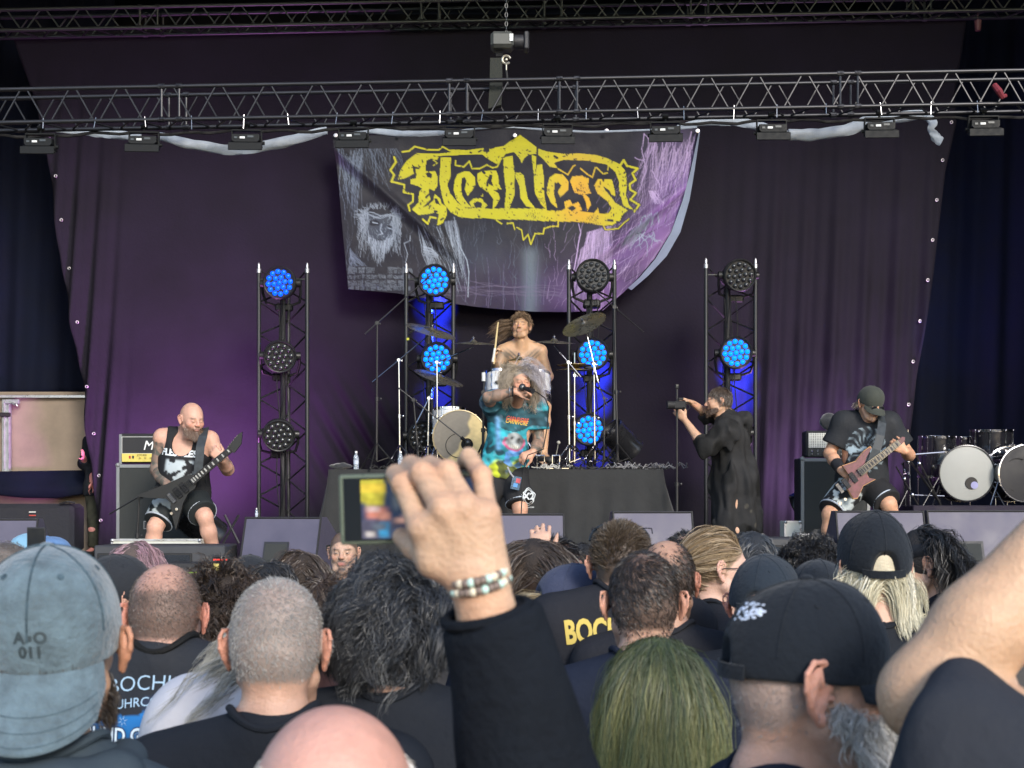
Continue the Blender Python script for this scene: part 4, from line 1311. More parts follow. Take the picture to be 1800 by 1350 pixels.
cx, w, hh = at_top(1417, 1530, 757, 15.62, DECK+.02+h2)
am = empty('guitar_amplifier', (cx, 15.62, DECK+.02+h2), label='silver-grilled amplifier head with dark cloth heap on top, right side', cat='amplifier')
MB().box((0,.12,hh/2+.006), (w,.24,hh-.012), bev=.015).build('body', tolex, am)
silver = M('silver_mesh', (.6,.6,.55), .5, .2, .15, 30)
MB().box((0,-.004,hh*.64), (w-.04,.01,hh*.56)).build('grille_back', blk_paint, am)
mb = MB()
for i in range(34):
    x = -w/2+.03+i*(w-.06)/33; mb.box((x,-.014,hh*.64),(.010,.008,hh*.54))
for i in range(9): mb.box((0,-.017,hh*.40+i*hh*.06),(w-.05,.006,.007))
o = mb.build('grille', silver, am)
MB().box((0,-.022,hh*.66),(w*.45,.006,hh*.26), bev=.004).build('badge_plate', M('pale_plate', (.5,.5,.46), .5), am)
MB().box((0,-.010,hh*.20), (w-.04,.014,hh*.28)).build('control_panel', M('dark_panel', (.05,.05,.048), .5, .3), am)
kc = [M('knob_chrome', (.6,.6,.58), .3, .8), M('red_switch')]
for r_ in range(2):
    for i in range(10): MB().cyl((-w/2+.06+i*(w-.12)/9,-.017,hh*(.14+.12*r_)),(-w/2+.06+i*(w-.12)/9,-.035,hh*(.14+.12*r_)), .011, .008, 8).build('knob', kc[1] if (i==2 and r_==0) else kc[0], am, True)
MB().tube([(-.08,.1,hh),(-.06,.1,hh+.03),(.04,.1,hh+.03),(.06,.1,hh)], .009, 6).build('handle', rubber, am, True)

# heaps / small things
def cloth_heap(c, r, label, mat, seed=1, flat=.5, name='cloth_heap', vox=.012):
    s = Sculpt(); g_ = np.random.default_rng(seed)
    for k in range(7):
        a = g_.normal(0,.35,3)*np.asarray(r); b = g_.normal(0,.35,3)*np.asarray(r)
        a[2] = abs(a[2])*.6; b[2] = abs(b[2])*.6
        s.cap(a, b, r[2]*.4, r[2]*.3, k=.02)
    s.ell((0,0,r[2]*.2), (r[0]*.8,r[1]*.8,r[2]*.4), k=.03)
    V, Q = s.mesh(vox, noise=lambda X,Y,Z: snoise(seed,10,30,90,amp=.008)(X,Y,Z))
    me = np_mesh(name, V, Q, True, None, [mat]); o = bpy.data.objects.new(name, me); link(o); o.location = c
    return tag(o, label, 'cloth')
dark_cloth = M('dark_fleece', (.022,.024,.028), .95, 0, .25, 10, bump=.4, bs=60, sheen=.4)
cloth_heap(P(1461, 748, 15.75), (.17,.12,.17), 'dark fleece heaped on the silver-grilled amplifier', dark_cloth, 4)
cloth_heap(P(600, 822, 16.05), (.16,.12,.07), 'dark cloth lying on the left corner of the drum riser', dark_cloth, 9)

# black cylindrical fans tilted upwards
def fan(c, tilt, pan, r, L, label):
    o = empty('stage_fan', c, label=label, cat='fan')
    s = MB().lathe([(r*.86,0),(r,.01),(r,.05),(r*.97,.06),(r*.97,L-.05),(r,L-.04),(r,L),(r*.9,L+.006),(r*.86,L-.03),(r*.82,L-.10),(0,L-.10)], (0,0,0), (0,0,1), 32).build('drum', M('glossy_black', (.016,.016,.018), .25, .1, .15, 8), o, True)
    mb = MB()
    for k in range(4): mb.lathe([(r*(.2+.2*k)-.004,L-.02),(r*(.2+.2*k),L-.012),(r*(.2+.2*k)+.004,L-.02)], (0,0,0), (0,0,1), 24, ring=True)
    for k in range(8):
        a = k*math.pi/4; mb.cyl((0,0,L-.02),(r*.86*math.cos(a), r*.86*math.sin(a), L-.02), .004, n=5)
    g_ = mb.build('guard', blk_paint, o, True)
    mb = MB()
    for k in range(5):
        a = k*2*math.pi/5
        mb.prism([(.04*math.cos(a),.04*math.sin(a),L-.08),(r*.8*math.cos(a-.25),r*.8*math.sin(a-.25),L-.09),(r*.8*math.cos(a+.25),r*.8*math.sin(a+.25),L-.05)], (0,0,.006))
    mb.ball((0,0,L-.05), .05).build('blades', blk_paint, o, True)
    o.rotation_euler = (R(tilt), 0, R(pan))
    return o
fan(P(378, 945, 15.3), 52, -48, .19, .50, 'black tilted drum fan on the floor right of the bald guitarist')
fan(P(1112, 795, 17.2), 50, -60, .17, .42, 'black tilted drum fan on the riser behind the cable heap')
fan(P(1400, 893, 16.4), 62, 60, .17, .36, 'black drum fan half hidden left of the right guitar cabinet')
mb = MB()
for a, b in (((395,905),(420,955)),((420,905),(392,955))): mb.cyl(P(*a,15.2), P(*b,15.2), .014, n=6)
o = mb.build('fan_stand', blk_paint); tag(o, 'black crossed stand under the left tilted fan', 'stand')
# white flight case + pedals on the floor
def flight(x0, x1, y0, Y, label, dep=.3, zb=DECK):
    a, b = P(x0, y0, Y), P(x1, y0, Y); w, h = b.x-a.x, max(.05, a.z-zb)
    r = empty('flight_case', ((a.x+b.x)/2, Y, zb), label=label, cat='case')
    MB().box((0,dep/2,h/2), (w,dep,h), bev=.006).build('body', M('pale_case', (.5,.51,.46), .6), r)
    mb = MB()
    for z in (0.006, h-.006): mb.box((0,-.004,z),(w+.01,.012,.018)); 
    for s in (-1,1): mb.box((s*w/2,-.004,h/2),(.018,.012,h))
    mb.build('edging', alu, r)
    for s in (-1,1): MB().ball((s*(w/2-.005),-.005,h-.01), .02, 8, 6).build('corner_ball', alu, r, True)
    return r
flight(197, 352, 948, 14.2, 'long low pale case at the bald guitarist\'s feet', .3, DECK)
flight(1380, 1407, 916, 15.2, 'small white flight case left of the right cabinet')
flight(1402, 1428, 938, 14.4, 'white pedal box on the floor at the right guitarist\'s foot')
def bottle(x, y0, y1, Y, label, cap=(.7,.7,.7), tint=(.75,.85,.95)):
    b = P(x, y1, Y); h = P(x, y0, Y).z-b.z
    r = empty('water_bottle', b, label=label, cat='bottle')
    s = h/.24
    MB().lathe([(.028*s,0),(.033*s,.008*s),(.033*s,.05*s),(.030*s,.06*s),(.033*s,.07*s),(.030*s,.09*s),(.033*s,.10*s),(.033*s,.15*s),(.028*s,.18*s),(.014*s,.21*s),(.013*s,.225*s)], (0,0,0), (0,0,1), 16).build('bottle_body', M('clear_plastic', tint, .12, 0, .05, 20, trans=.75, ior=1.3), r, True)
    MB().cyl((0,0,.215*s),(0,0,.24*s), .016*s, .016*s, 12).build('cap', M('bottle_cap', cap, .5), r, True)
    MB().cyl((0,0,.075*s),(0,0,.125*s), .0335*s, .0335*s, 16, caps=False).build('paper_label', M('bottle_label', (.45,.5,.6), .5), r, True)
bottle(626, 793, 827, 16.0, 'clear water bottle on the left corner of the drum riser')
bottle(704, 793, 827, 16.0, 'clear water bottle at the foot of the leftmost cymbal stand')
bottle(451, 893, 912, 14.0, 'blue water bottle standing behind the large tilted monitor', tint=(.2,.35,.8))
# ------------------------------------------------------------ drums, cymbals, stands
shell_w = M('white_pearl_shell', (.55,.57,.60), .35, 0, .12, 25, coat=.4)
shell_b = M('black_gloss_shell', (.012,.012,.016), .12, 0, .1, 10, coat=.8)
skin_w = M('drum_head_white', (.30,.31,.30), .5, 0, .08, 3)
def drum(name, c, axis, r, h, shell, label, skin, cat='drum', lugs=8, hoop=chrome, front_skin=None, port=None, badge=False, feet=0.):
    o = empty(name, c, label=label, cat=cat)
    ax = Vector(axis).normalized(); a, b, d = frame_from(ax)
    MB().lathe([(r*.97,.012),(r,.012),(r,h-.012),(r*.97,h-.012)], (0,0,0), ax, 40).build('shell', shell, o, True)
    for z, nm in ((0,'head'),(h,'head')):
        MB().lathe([(0,z-.002 if z else z),(r*.93,z-.002 if z else z),(r*.985,z-.006 if z else z+.006)], (0,0,0), ax, 40).build(nm, skin if z else (front_skin or skin), o, True)
        MB().lathe([(r*.985,z-.02),(r*1.03,z-.02),(r*1.035,z+.012),(r*1.0,z+.014),(r*.985,z+.006)] if z else [(r*.985,.02),(r*1.03,.02),(r*1.035,-.012),(r*1.0,-.014),(r*.985,-.006)], (0,0,0), ax, 40, ring=True).build('hoop', hoop, o, True)
    for k in range(lugs):
        t = 2*math.pi*(k+.5)/lugs; q = a*math.cos(t)*r*1.035+b*math.sin(t)*r*1.035
        mb = MB().cyl(q+d*.0, q+d*h, .004, n=6)
        for z in (.28,.72): mb.cyl(q+d*(h*z-.02), q+d*(h*z+.02), .010, n=8)
        for z in (0,1): mb.ball(q+d*h*z, .011, 6, 4)
        mb.build('lug', hoop, o, True)
    if badge:
        q = -Vector((0,1,0))
        MB().ball(Vector((0,0,h*.5))*(1 if abs(d.z) > .5 else 0)+q*r*.99, (.04,.01,.022), 14, 6).build('badge', M('badge_dark', (.06,.06,.06), .35, .7), o, True)
    if port:
        pu, pv, pr = port
        q = a*pu+b*pv
        MB().cyl(q-d*.004, q+d*.002, pr, pr, 24).build('port_hole', blk, o)
        MB().lathe([(pr,-.004),(pr+.008,-.004),(pr+.008,-.008),(pr,-.008)], q, ax, 24, ring=True).build('port_ring', rubber, o, True)
    if feet:
        for s in (-1,1):
            MB().cyl((s*r*.92, .05, -r*.3), (s*r*1.3, -.05, feet), .011, .009, 8).build('spur', hoop, o, True)
    return o
# bass drum of the white kit: gold front head, its shaded left painted grey in vertex colours
bd0 = P(808, 768, 16.35)
br = .303
gold = np.array(srgb(214,190,134)); gr_shade = np.array(srgb(112,106,96))
bo = drum('bass_drum', bd0, (0,1,0), br, .42, shell_w, 'white bass drum with gold front head, grey painted shade at its left, and black port hole', skin_w, lugs=10,
     hoop=M('gold_hoop', (.42,.34,.2), .35, .4))
nr, na = 40, 96; V = []; C_ = []
for i in range(nr):
    rr = (i/(nr-1))*br*.985
    for j in range(na):
        t = 2*math.pi*j/na; x, z = rr*math.cos(t), rr*math.sin(t); V.append((x, -.006-.004*(1-rr/br), z))
        e = .03+.05*math.sin(z*9+1)+.02*math.sin(z*31); s = 1/(1+math.exp(-(x-e+z*-.35)/.006))
        c = gr_shade*(1-s)+gold*s; c = c*(1+.03*math.sin(x*60+3*math.sin(z*50)))
        C_.append(c)
idx = np.arange(nr*na).reshape(nr, na); Q = np.stack([idx[:-1,:], np.roll(idx,-1,1)[:-1,:], np.roll(idx,-1,1)[1:,:], idx[1:,:]], -1).reshape(-1,4)
me = np_mesh('shaded_head', np.array(V), Q, True, np.array(C_), [M('shaded_drum_head', rough=.4, attr=True, var=.12, vs=8)])
o = bpy.data.objects.new('shaded_head', me); link(o, bo)
MB().cyl((.085,-.012,-.085),(.085,-.016,-.085), .062, n=28).build('port_hole', M('void_black', (.002,.002,.002), .9, var=0), bo)
MB().lathe([(.062,0),(.070,0),(.070,.006),(.062,.006)], (.085,-.018,-.085), (0,1,0), 28, ring=True).build('port_ring', rubber, bo, True)
mb = MB()
mb.tube([(-.10+.16*math.cos(t)*1.0+.10, -.014, -.10+.14*math.sin(t)) for t in np.linspace(1.9, 5.2, 24)], .004, 5)
mb.build('painted_curl', blk, bo, True)
for s in (-1,1): MB().cyl((s*br*.95,.05,-br*.4),(s*br*1.25,-.06,RZ-bd0.z), .012, .009, 8).build('spur', chrome, bo, True)
def toms():
    drum('rack_tom', P(876, 693, 16.6), (0,.25,1), .145, .26, shell_w, 'white rack tom left of the singer\'s head', skin_w, badge=True, lugs=6)
    drum('rack_tom', P(946, 693, 16.6), (0,.25,1), .135, .25, shell_w, 'white rack tom right of the singer\'s head', skin_w, badge=True, lugs=6)
    drum('floor_tom', P(790, 775, 17.05), (0,.05,1), .20, .38, shell_w, 'white floor tom behind the bass drum', skin_w, badge=True)
toms()
# spare kit on the right
rs2 = empty('spare_riser', P(1720, 905, 17.3), label='low dark riser carrying the spare black drum kit at the right', cat='riser')
world_part(MB().box(P(1760, 898, 17.9)+Vector((0,0,-.13)), (2.7,1.7,.40), bev=.01), 'platform', M('riser_dark', (.02,.016,.03), .8), rs2)
rz2 = (P(1760, 898, 17.9)+Vector((0,0,-.13))).z+.2
b1 = P(1700, 832, 17.3)
drum('bass_drum', b1, (0,1,0), .335, .42, shell_b, 'black bass drum with white front head on the right riser', skin_w, lugs=10, hoop=M('black_hoop', (.03,.03,.035), .2, .3), feet=rz2-b1.z)
MB().cyl((b1.x+.03,b1.y-.004,b1.z-.13),(b1.x+.03,b1.y-.008,b1.z-.13), .055, n=24)
pb = [x for x in bpy.data.objects if x.parent and x.parent.location == b1 and x.name.startswith('shell')]
bp = pb[-1].parent
MB().cyl((.05,-.006,-.12),(.05,-.012,-.12), .075, n=28).build('port_hole', blk, bp)
MB().cyl((.085,-.013,-.145),(.085,-.016,-.145), .045, n=20).build('pale_pillow', M('pale_violet_cloth', (.3,.3,.5), .8), bp)
b2 = P(1803, 832, 17.2)
b2o = drum('bass_drum', b2, (-.12,1,0), .34, .42, shell_b, 'black bass drum with black head at the right edge', M('black_head', (.02,.02,.024), .6), lugs=10, hoop=chrome, feet=rz2-b2.z)
MB().tube([(-.10+.18*math.cos(t), -.02, -.02+.2*math.sin(t)) for t in np.linspace(1.2, 4.4, 16)], .006, 5).build('cable', rubber, b2o, True)
drum('floor_tom', P(1646, 838, 17.75), (0,-.05,1), .22, .50, shell_b, 'black floor tom left of the white-headed bass drum', shell_b)
drum('floor_tom', P(1742, 826, 18.0), (0,-.05,1), .25, .50, shell_b, 'black tom standing behind the white-headed bass drum', shell_b)
drum('rack_tom', P(1694, 790, 18.2), (0,-.05,1), .12, .15, shell_b, 'small black tom between the two larger black toms', shell_b, lugs=6)
for c, rr in ((P(1646, 838, 17.75), .22),(P(1742,826,18.0), .25)):
    for a in (0.4, 2.5, 4.6):
        q = c+Vector((rr*1.06*math.cos(a), rr*1.06*math.sin(a), .15))
        ro = [x for x in bpy.data.objects if x.type == 'EMPTY' and (x.location-c).length < 1e-4][0]
        world_rod('tom_leg', q, Vector((q.x, q.y, rz2)), .009, chrome, ro)

bronze = M('cymbal_bronze', (.34,.27,.13), .3, .85, .2, 14)
dkbr = M('cymbal_dark', (.20,.19,.16), .3, .8, .3, 14)
def cymbal(c, r, nrm, label, mat=dkbr):
    o = empty('cymbal', c, label=label, cat='cymbal', group=None)
    ax = Vector(nrm).normalized()
    pr = [(.008,.030),(.022,.030),(.038,.018),(.045,.008),(r*.5,0),(r,-.018),(r,-.0205),(r*.5,-.003),(.045,.004),(.008,.024)]
    MB().lathe(pr, (0,0,0), ax, 48).build('plate', mat, o, True, auto=60)
    mb = MB()
    for k in range(1, 7):
        rr = r*(.25+.11*k); zz = -(rr-.5*r)/(.5*r)*.018 if rr > r*.5 else .002; mb.lathe([(rr-.0015,zz+.0005),(rr,zz+.0018),(rr+.0015,zz+.0005)], (0,0,0), ax, 40, ring=True)
    mb.build('lathing', mat, o, True)
    MB().cyl(ax*.02, ax*.075, .006, n=8).ball(ax*.055, (.020,.010,.008), 8, 6).ball(ax*.035, (.022,.022,.012), 10, 6).build('wing_nut', chrome, o, True)
    return o
def stand(base, joint, end, label, boom_tail=.12, r=.012, mat=chrome, sp=.26, name='cymbal_stand', legs=True):
    """tripod with a column to joint, and a boom from beyond the joint to end"""
    base, joint, end = Vector(base), Vector(joint), Vector(end)
    o = empty(name, base, label=label, cat='stand')
    j = joint-base; e = end-base
    u = (e-j).normalized() if (e-j).length > 1e-3 else Vector((0,0,1))
    h = j.z
    cb = Vector((0,0,.10))
    rod('column', cb, cb+(j-cb)*.45, r*1.25, mat, o, 10)
    rod('column', cb+(j-cb)*.42, j, r*.9, mat, o, 10)
    q = cb+(j-cb)*.45
    MB().cyl(q-Vector((0,0,.025)), q+Vector((0,0,.02)), r*1.9, n=12).cyl(q, q+Vector((.04,-.01,0)), r*.5, n=6).ball(q+Vector((.045,-.01,0)), (.012,.006,.016), 8, 5).build('height_clamp', mat, o, True)
    if (e-j).length > .03:
        rod('boom', j-u*boom_tail, e, r*.7, mat, o, 8)
        MB().cyl(j-u.cross(Vector((0,1,0))).normalized()*0+Vector((0,-.022,0)), j+Vector((0,.022,0)), r*1.9, n=12).ball(j, r*1.5, 10, 6).ball(j+Vector((.03,-.01,-.01)), (.010,.006,.014), 8, 5).build('tilter', mat, o, True)
    if legs:
        for k in range(3):
            a = 2*math.pi*k/3+.35
            f = Vector((sp*math.cos(a), sp*math.sin(a), .01)); top = Vector((0,0,min(.30,h*.4)))
            rod('leg', top, f, r*.8, mat, o, 8)
            rod('strut', Vector((0,0,.09)), top.lerp(f,.55), r*.55, mat, o, 6)
            MB().ball(f, .016, 8, 6).build('rubber_foot', rubber, o, True)
    return o
RZs = RZ
def rb(x, Y): v = P(x, 825, Y); v.z = RZs; return v
def cym_on(x, y, Y, r, nrm, clabel, bx, jx, jy, slabel, mat=dkbr, tail=.14, thin=.010):
    c = P(x, y, Y); ax = Vector(nrm).normalized()
    cymbal(c, r, nrm, clabel, mat)
    e = c-ax*.05
    stand(rb(bx, Y), P(jx, jy, Y), e, slabel, tail, thin)
cym_on(758, 580, 16.55, .30, (.30,-.28,1), 'leftmost high cymbal tilted down to the right, blue lamp glow on it', 703, 701, 633, 'chrome boom stand of the leftmost high cymbal', tail=.40)
cym_on(832, 602, 16.4, .245, (.02,-.10,1), 'flat cymbal just left of the drummer\'s raised stick', 769, 768, 637, 'chrome boom stand of the flat cymbal left of the drummer', tail=.12)
cym_on(772, 662, 16.7, .30, (.34,-.25,1), 'low tilted cymbal left, under the high ones', 752, 754, 700, 'chrome stand of the low left cymbal', tail=.4)
cym_on(912, 631, 16.7, .15, (0,-.10,1), 'small splash cymbal in front of the drummer\'s chest', 912, 912, 650, 'thin stand under the small splash cymbal', mat=bronze, tail=.02)
cym_on(974, 600, 16.4, .245, (.03,-.12,1), 'flat cymbal right of the drummer', 1001, 999, 637, 'chrome boom stand of the flat cymbal right of the drummer', tail=.22)
cym_on(1026, 568, 16.6, .27, (-.42,-.52,.9), 'dark cymbal tilted steeply right of the drummer', 1046, 1044, 640, 'chrome boom stand of the steeply tilted cymbal', tail=.30)
cym_on(1010, 648, 16.75, .21, (0,-.03,1), 'pair of hi-hat cymbals seen edge-on at the right', 1010, 1010, 660, 'chrome hi-hat stand with upright rod', mat=bronze, tail=.02)
hc_ = cymbal(P(1010, 645, 16.75), .205, (0,.0,-1), 'upper hi-hat plate turned face down on the hi-hat stand', bronze)
o = MB().cyl(P(1010,620,16.75), P(1010,645,16.75), .006, n=6).build('hi_hat_rod', chrome); tag(o, 'bare rod sticking up from the hi-hat cymbals', 'rod')

# microphone stands
def mic(c, d, parent_label, name='microphone', L=.16, r=.022):
    d = Vector(d).normalized()
    o = empty(name, c, label=parent_label, cat='microphone')
    MB().lathe([(r*.55,0),(r*.6,.01),(r*.75,L*.6),(r*.8,L*.62)], (0,0,0), -d, 12).build('body', blk_paint, o, True)
    MB().ball(-d*-.02, (r,r,r*1.1), 12, 8).build('mesh_head', M('mic_mesh', (.12,.12,.12), .4, .8), o, True)
    return o
dk = M('mic_stand_black', (.03,.03,.032), .35, .5, .2, 20)
stand(rb(662, 16.1), P(663, 568, 16.1), P(757, 484, 16.3), 'tall black boom microphone stand left of the kit', .19, .012, dk, name='microphone_stand')
mic(P(760, 481, 16.3), (.4,0,-1), 'small overhead microphone left, at the blue top lamp', L=.13, r=.014)
stand(rb(1086, 16.3), P(1080, 540, 16.3), P(1024, 492, 16.2), 'tall black boom microphone stand right of the kit', .45, .012, dk, name='microphone_stand')
mic(P(1018, 487, 16.2), (-.6,0,-.8), 'small overhead microphone right, below the unlit top lamp', L=.12, r=.014)
stand(rb(736, 15.98), P(727, 703, 15.98), P(812, 770, 15.95), 'short black boom stand reaching into the bass drum port', .22, .011, dk, name='microphone_stand', sp=.2)
mic(P(820, 776, 15.97), (.7,.3,-.5), 'bass drum microphone at the black port hole', L=.12, r=.03)
stand(rb(849, 16.0), P(850, 690, 16.0), P(851, 652, 16.0), 'straight black stand left of the singer', .02, .014, dk, name='microphone_stand', sp=.18)
MB_ = MB().cyl(P(850,670,15.98), P(850,655,15.98), .022, n=10); o = MB_.build('white_clip', white_pl, smooth=True); tag(o, 'white clip on top of the straight stand left of the singer', 'clip')
stand(rb(1062, 16.45), P(1062, 700, 16.45), P(1044, 655, 16.5), 'dark slanted boom stand in front of the blue light column', .1, .010, dk, name='microphone_stand', sp=.2)
# guitarist's low stand
b = P(238, 945, 14.25); b.z = DECK
stand(b, P(245, 873, 14.25), P(276, 855, 14.2), 'low black microphone stand with long boom left of the bald guitarist', .38, .011, dk, name='microphone_stand', sp=.28)
# tripod carrying the action camera
b = P(1190, 945, 15.6); b.z = DECK
ts = stand(b, P(1190, 684, 15.6), P(1190, 683, 15.6), 'tall slim black tripod carrying the small cameras', .0, .014, dk, name='tripod', sp=.30)
o = empty('action_camera', P(1190, 681, 15.6), label='tiny action camera on top of the tall tripod', cat='camera')
MB().box((0,0,.01),(.04,.03,.05), bev=.006).build('body', rubber, o); MB().cyl((0,-.015,.02),(0,-.022,.02), .012, n=12).build('lens', strobe_l, o, True)
o = empty('video_camera', P(1193, 712, 15.55), label='black video camera clamped to the tripod, held by the man in the robe', cat='camera')
MB().box((.01,0,0),(.14,.10,.09), bev=.015).build('body', rubber, o); MB().cyl((-.05,-.02,0),(-.13,-.03,0), .04,.045, 16).build('lens', rubber, o, True)
MB().box((.02,-.02,.065),(.06,.05,.03), bev=.008).build('viewfinder', rubber, o)
mb = MB(); mb.tube([(.05,-.05,-.02),(.09,-.06,-.06),(.12,-.04,-.03),(.10,-.02,.02),(.05,-.03,.05)], .005, 5).build('strap', rubber, o, True)

# cables, pedals and clutter on the riser
cg = np.random.default_rng(11)
def cables(x0, x1, Y, n, label, mat, r=.007, hmax=.05, zb=RZ):
    mb = MB()
    for k in range(n):
        x = cg.uniform(x0, x1); pts = []; y = Y+cg.uniform(-.1,.4); a = cg.uniform(0,6.28)
        for i in range(16):
            a += cg.normal(0,.5); x += math.cos(a)*.035; y += math.sin(a)*.04
            y = max(y, Y-.03)
            pts.append((x, y, zb+r+abs(math.sin(i*.7+k))*hmax*cg.uniform(.2,1)))
        mb.tube(pts, r, 5)
    o = mb.build('cable_tangle', mat, smooth=True); o['kind'] = 'stuff'; return tag(o, label, 'cables')
def X_(px, Y): return P(px, 0, Y).x
cables(X_(985,16.0), X_(1120,16.0), 15.98, 16, 'tangled dark cables at the foot of the right cymbal stands', rubber, .007, .03)
cables(X_(640,16.0), X_(760,16.0), 15.98, 8, 'tangled cables at the foot of the left stands', rubber)
cables(X_(1112,16.0), X_(1155,16.0), 15.96, 9, 'bundle of coiled grey cable on the right end of the drum riser', M('grey_cable', (.18,.18,.19), .5), .006, .09)
cables(X_(955,16.0), X_(990,16.0), 15.98, 7, 'pale cable loops beside the singer\'s hip', M('pale_cable', (.4,.4,.38), .5), .007, .06)
for x, lb in ((958,'chrome drum pedal just right of the singer'),(985,'chrome drum pedal further right of the singer')):
    c = rb(x, 16.1); o = empty('drum_pedal', c, R(20), label=lb, cat='pedal')
    MB().box((0,0,.012),(.09,.30,.012), bev=.003).build('base', chrome, o)
    MB().box((0,-.02,.06),(.075,.24,.01), rot=Euler((R(14),0,0)).to_matrix()).build('footboard', chrome, o)
    for s in (-1,1): MB().cyl((s*.045,.13,.01),(s*.045,.13,.17), .009, n=8).build('post', chrome, o, True)
    MB().cyl((-.05,.13,.165),(.05,.13,.165), .009, n=8).build('axle', chrome, o, True)
    MB().cyl((0,.13,.165),(0,.06,.30), .005, n=6).ball((0,.055,.31), .022, 8, 6).build('beater', M('felt', (.35,.34,.3), .9), o, True)
# hardware rack beside the spare kit
hr = empty('hardware_rack', Vector((X_(1640,17.2),17.2,rz2)), label='cluster of folded chrome and black drum hardware left of the spare kit', cat='drum hardware')
for (a, b, r, mt) in (((1597,760),(1600,895),.013,chrome),((1597,800),(1660,795),.014,chrome),((1600,810),(1650,880),.016,dk),((1610,800),(1655,890),.012,dk),((1588,812),(1592,890),.010,chrome),
        ((1600,870),(1660,872),.008,chrome),((1575,820),(1615,890),.010,dk),((1620,893),(1650,840),.009,dk),((1585,815),(1600,840),.012,chrome),((1596,755),(1596,800),.008,chrome),((1580,893),(1596,860),.008,dk)):
    world_rod('tube', P(*a,17.1+random.random()*.2), P(*b,17.1+random.random()*.2), r, mt, hr)
for x, y in ((1597,812),(1616,815),(1604,870),(1590,842),(1640,820),(1597,775)):
    world_part(MB().ball(P(x,y,17.1), (.026,.02,.03), 10, 6), 'clamp', chrome if x < 1630 else dk, hr, True)
# ------------------------------------------------------------ bring the stage to true size
for o in list(COL.objects):
    if o.parent is None and o.name not in ('camera', 'sun', 'ground'):
        o.location = o.location*.75
        if o.type != 'LIGHT': o.scale = o.scale*.75
        else: o.data.energy *= .5625
CZ = 1.92
# pit barrier in front of the stage
bar = empty('pit_barrier', (0, 8.9, 0), label='low dark steel crowd barrier in the pit, hidden by the front row', cat='barrier')
for i in range(9):
    x = -4.4+i*1.1
    world_rod('upright', (x,8.9,0), (x,8.9,1.08), .022, blk_paint, bar)
    world_part(MB().box((x+.55, 8.9, .55), (1.04,.01,.9)), 'panel', M('barrier_panel', (.05,.05,.055), .5, .7), bar)
world_rod('top_rail', (-4.5,8.9,1.1), (5.4,8.9,1.1), .024, blk_paint, bar)

# ------------------------------------------------------------ people
skin_m = M('skin', rough=.46, var=.09, vs=42, attr=True, bump=.28, bs=190, sss=.12, spec=.45)
HC = np.array([0,-.018,.03]); HR = np.array([.0775,.0975,.0935])
def unit(v): v = np.asarray(v, float); return v/(np.linalg.norm(v)+1e-12)

class Person:
    pass

def default_joints(H, b=1., w=1.):
    s = H/1.78
    J = dict(H=H, s=s, b=b)
    J['head'] = np.array([0,.012,H-.125*s])
    J['neck'] = np.array([0,-.03,H-.295*s])
    J['hips'] = np.array([0,-.005,.94*s])
    for n, x in (('L',-1),('R',1)):
        J['sh'+n] = np.array([x*.188*s*w,-.02,H-.348*s])
        J['el'+n] = np.array([x*.235*s*w,-.045,H-.66*s])
        J['wr'+n] = np.array([x*.225*s*w,.06,H-.90*s])
        J['hip'+n] = np.array([x*.09*s,0,.90*s])
        J['kn'+n] = np.array([x*.10*s,.015,.49*s])
        J['an'+n] = np.array([x*.105*s,-.02,.08*s])
        J['toe'+n] = np.array([x*.12*s,.14,.03*s])
    return J

def torso_frame(J):
    up = unit(J['neck']-J['hips']); r = unit(J['shR']-J['shL']); f = unit(np.cross(up, r)); r = np.cross(f, up)
    return np.stack([r, f, up], 1)

def add_torso(S, J, infl=0., k=.05, low=True):
    T = torso_frame(J); hp, nk = J['hips'], J['neck']; b = J['b']; s = J['s']
    at = lambda t, f=0.: hp+(nk-hp)*t+T[:,1]*f
    e = np.array
    bel = J.get('belly', 0.)
    S.ell(at(.70), e([.163*b,.110*b,.175])*s+infl, T, k)
    S.ell(at(.36,.01+bel*.5), e([.148*b,(.105+bel)*b,.17])*s+infl, T, k)
    if low: S.ell(at(.03), e([.163*b,.118*b,.13])*s+infl, T, k)
    for n in 'LR':
        sh = J['sh'+n]
        S.cap(at(1.0)+T[:,2]*.012, sh+T[:,2]*.008, .050*s*b+infl*.6, .052*s*b+infl, k*.8)
        S.cap(at(.80), sh, .07*s*b+infl, .058*s*b+infl, k)

def add_arm(S, J, n, infl=0., k=.02, upto=2., b=1.):
    sh, el, wr = J['sh'+n], J['el'+n], J['wr'+n]; s = J['s']*J.get('armb',1.)
    S.cap(sh, el, .052*s+infl, .040*s+infl, k)
    if upto > 1:
        m = el+(wr-el)*.35
        S.cap(el, m, .040*s+infl, .041*s+infl, k); S.cap(m, wr, .041*s+infl, .026*s+infl, k)

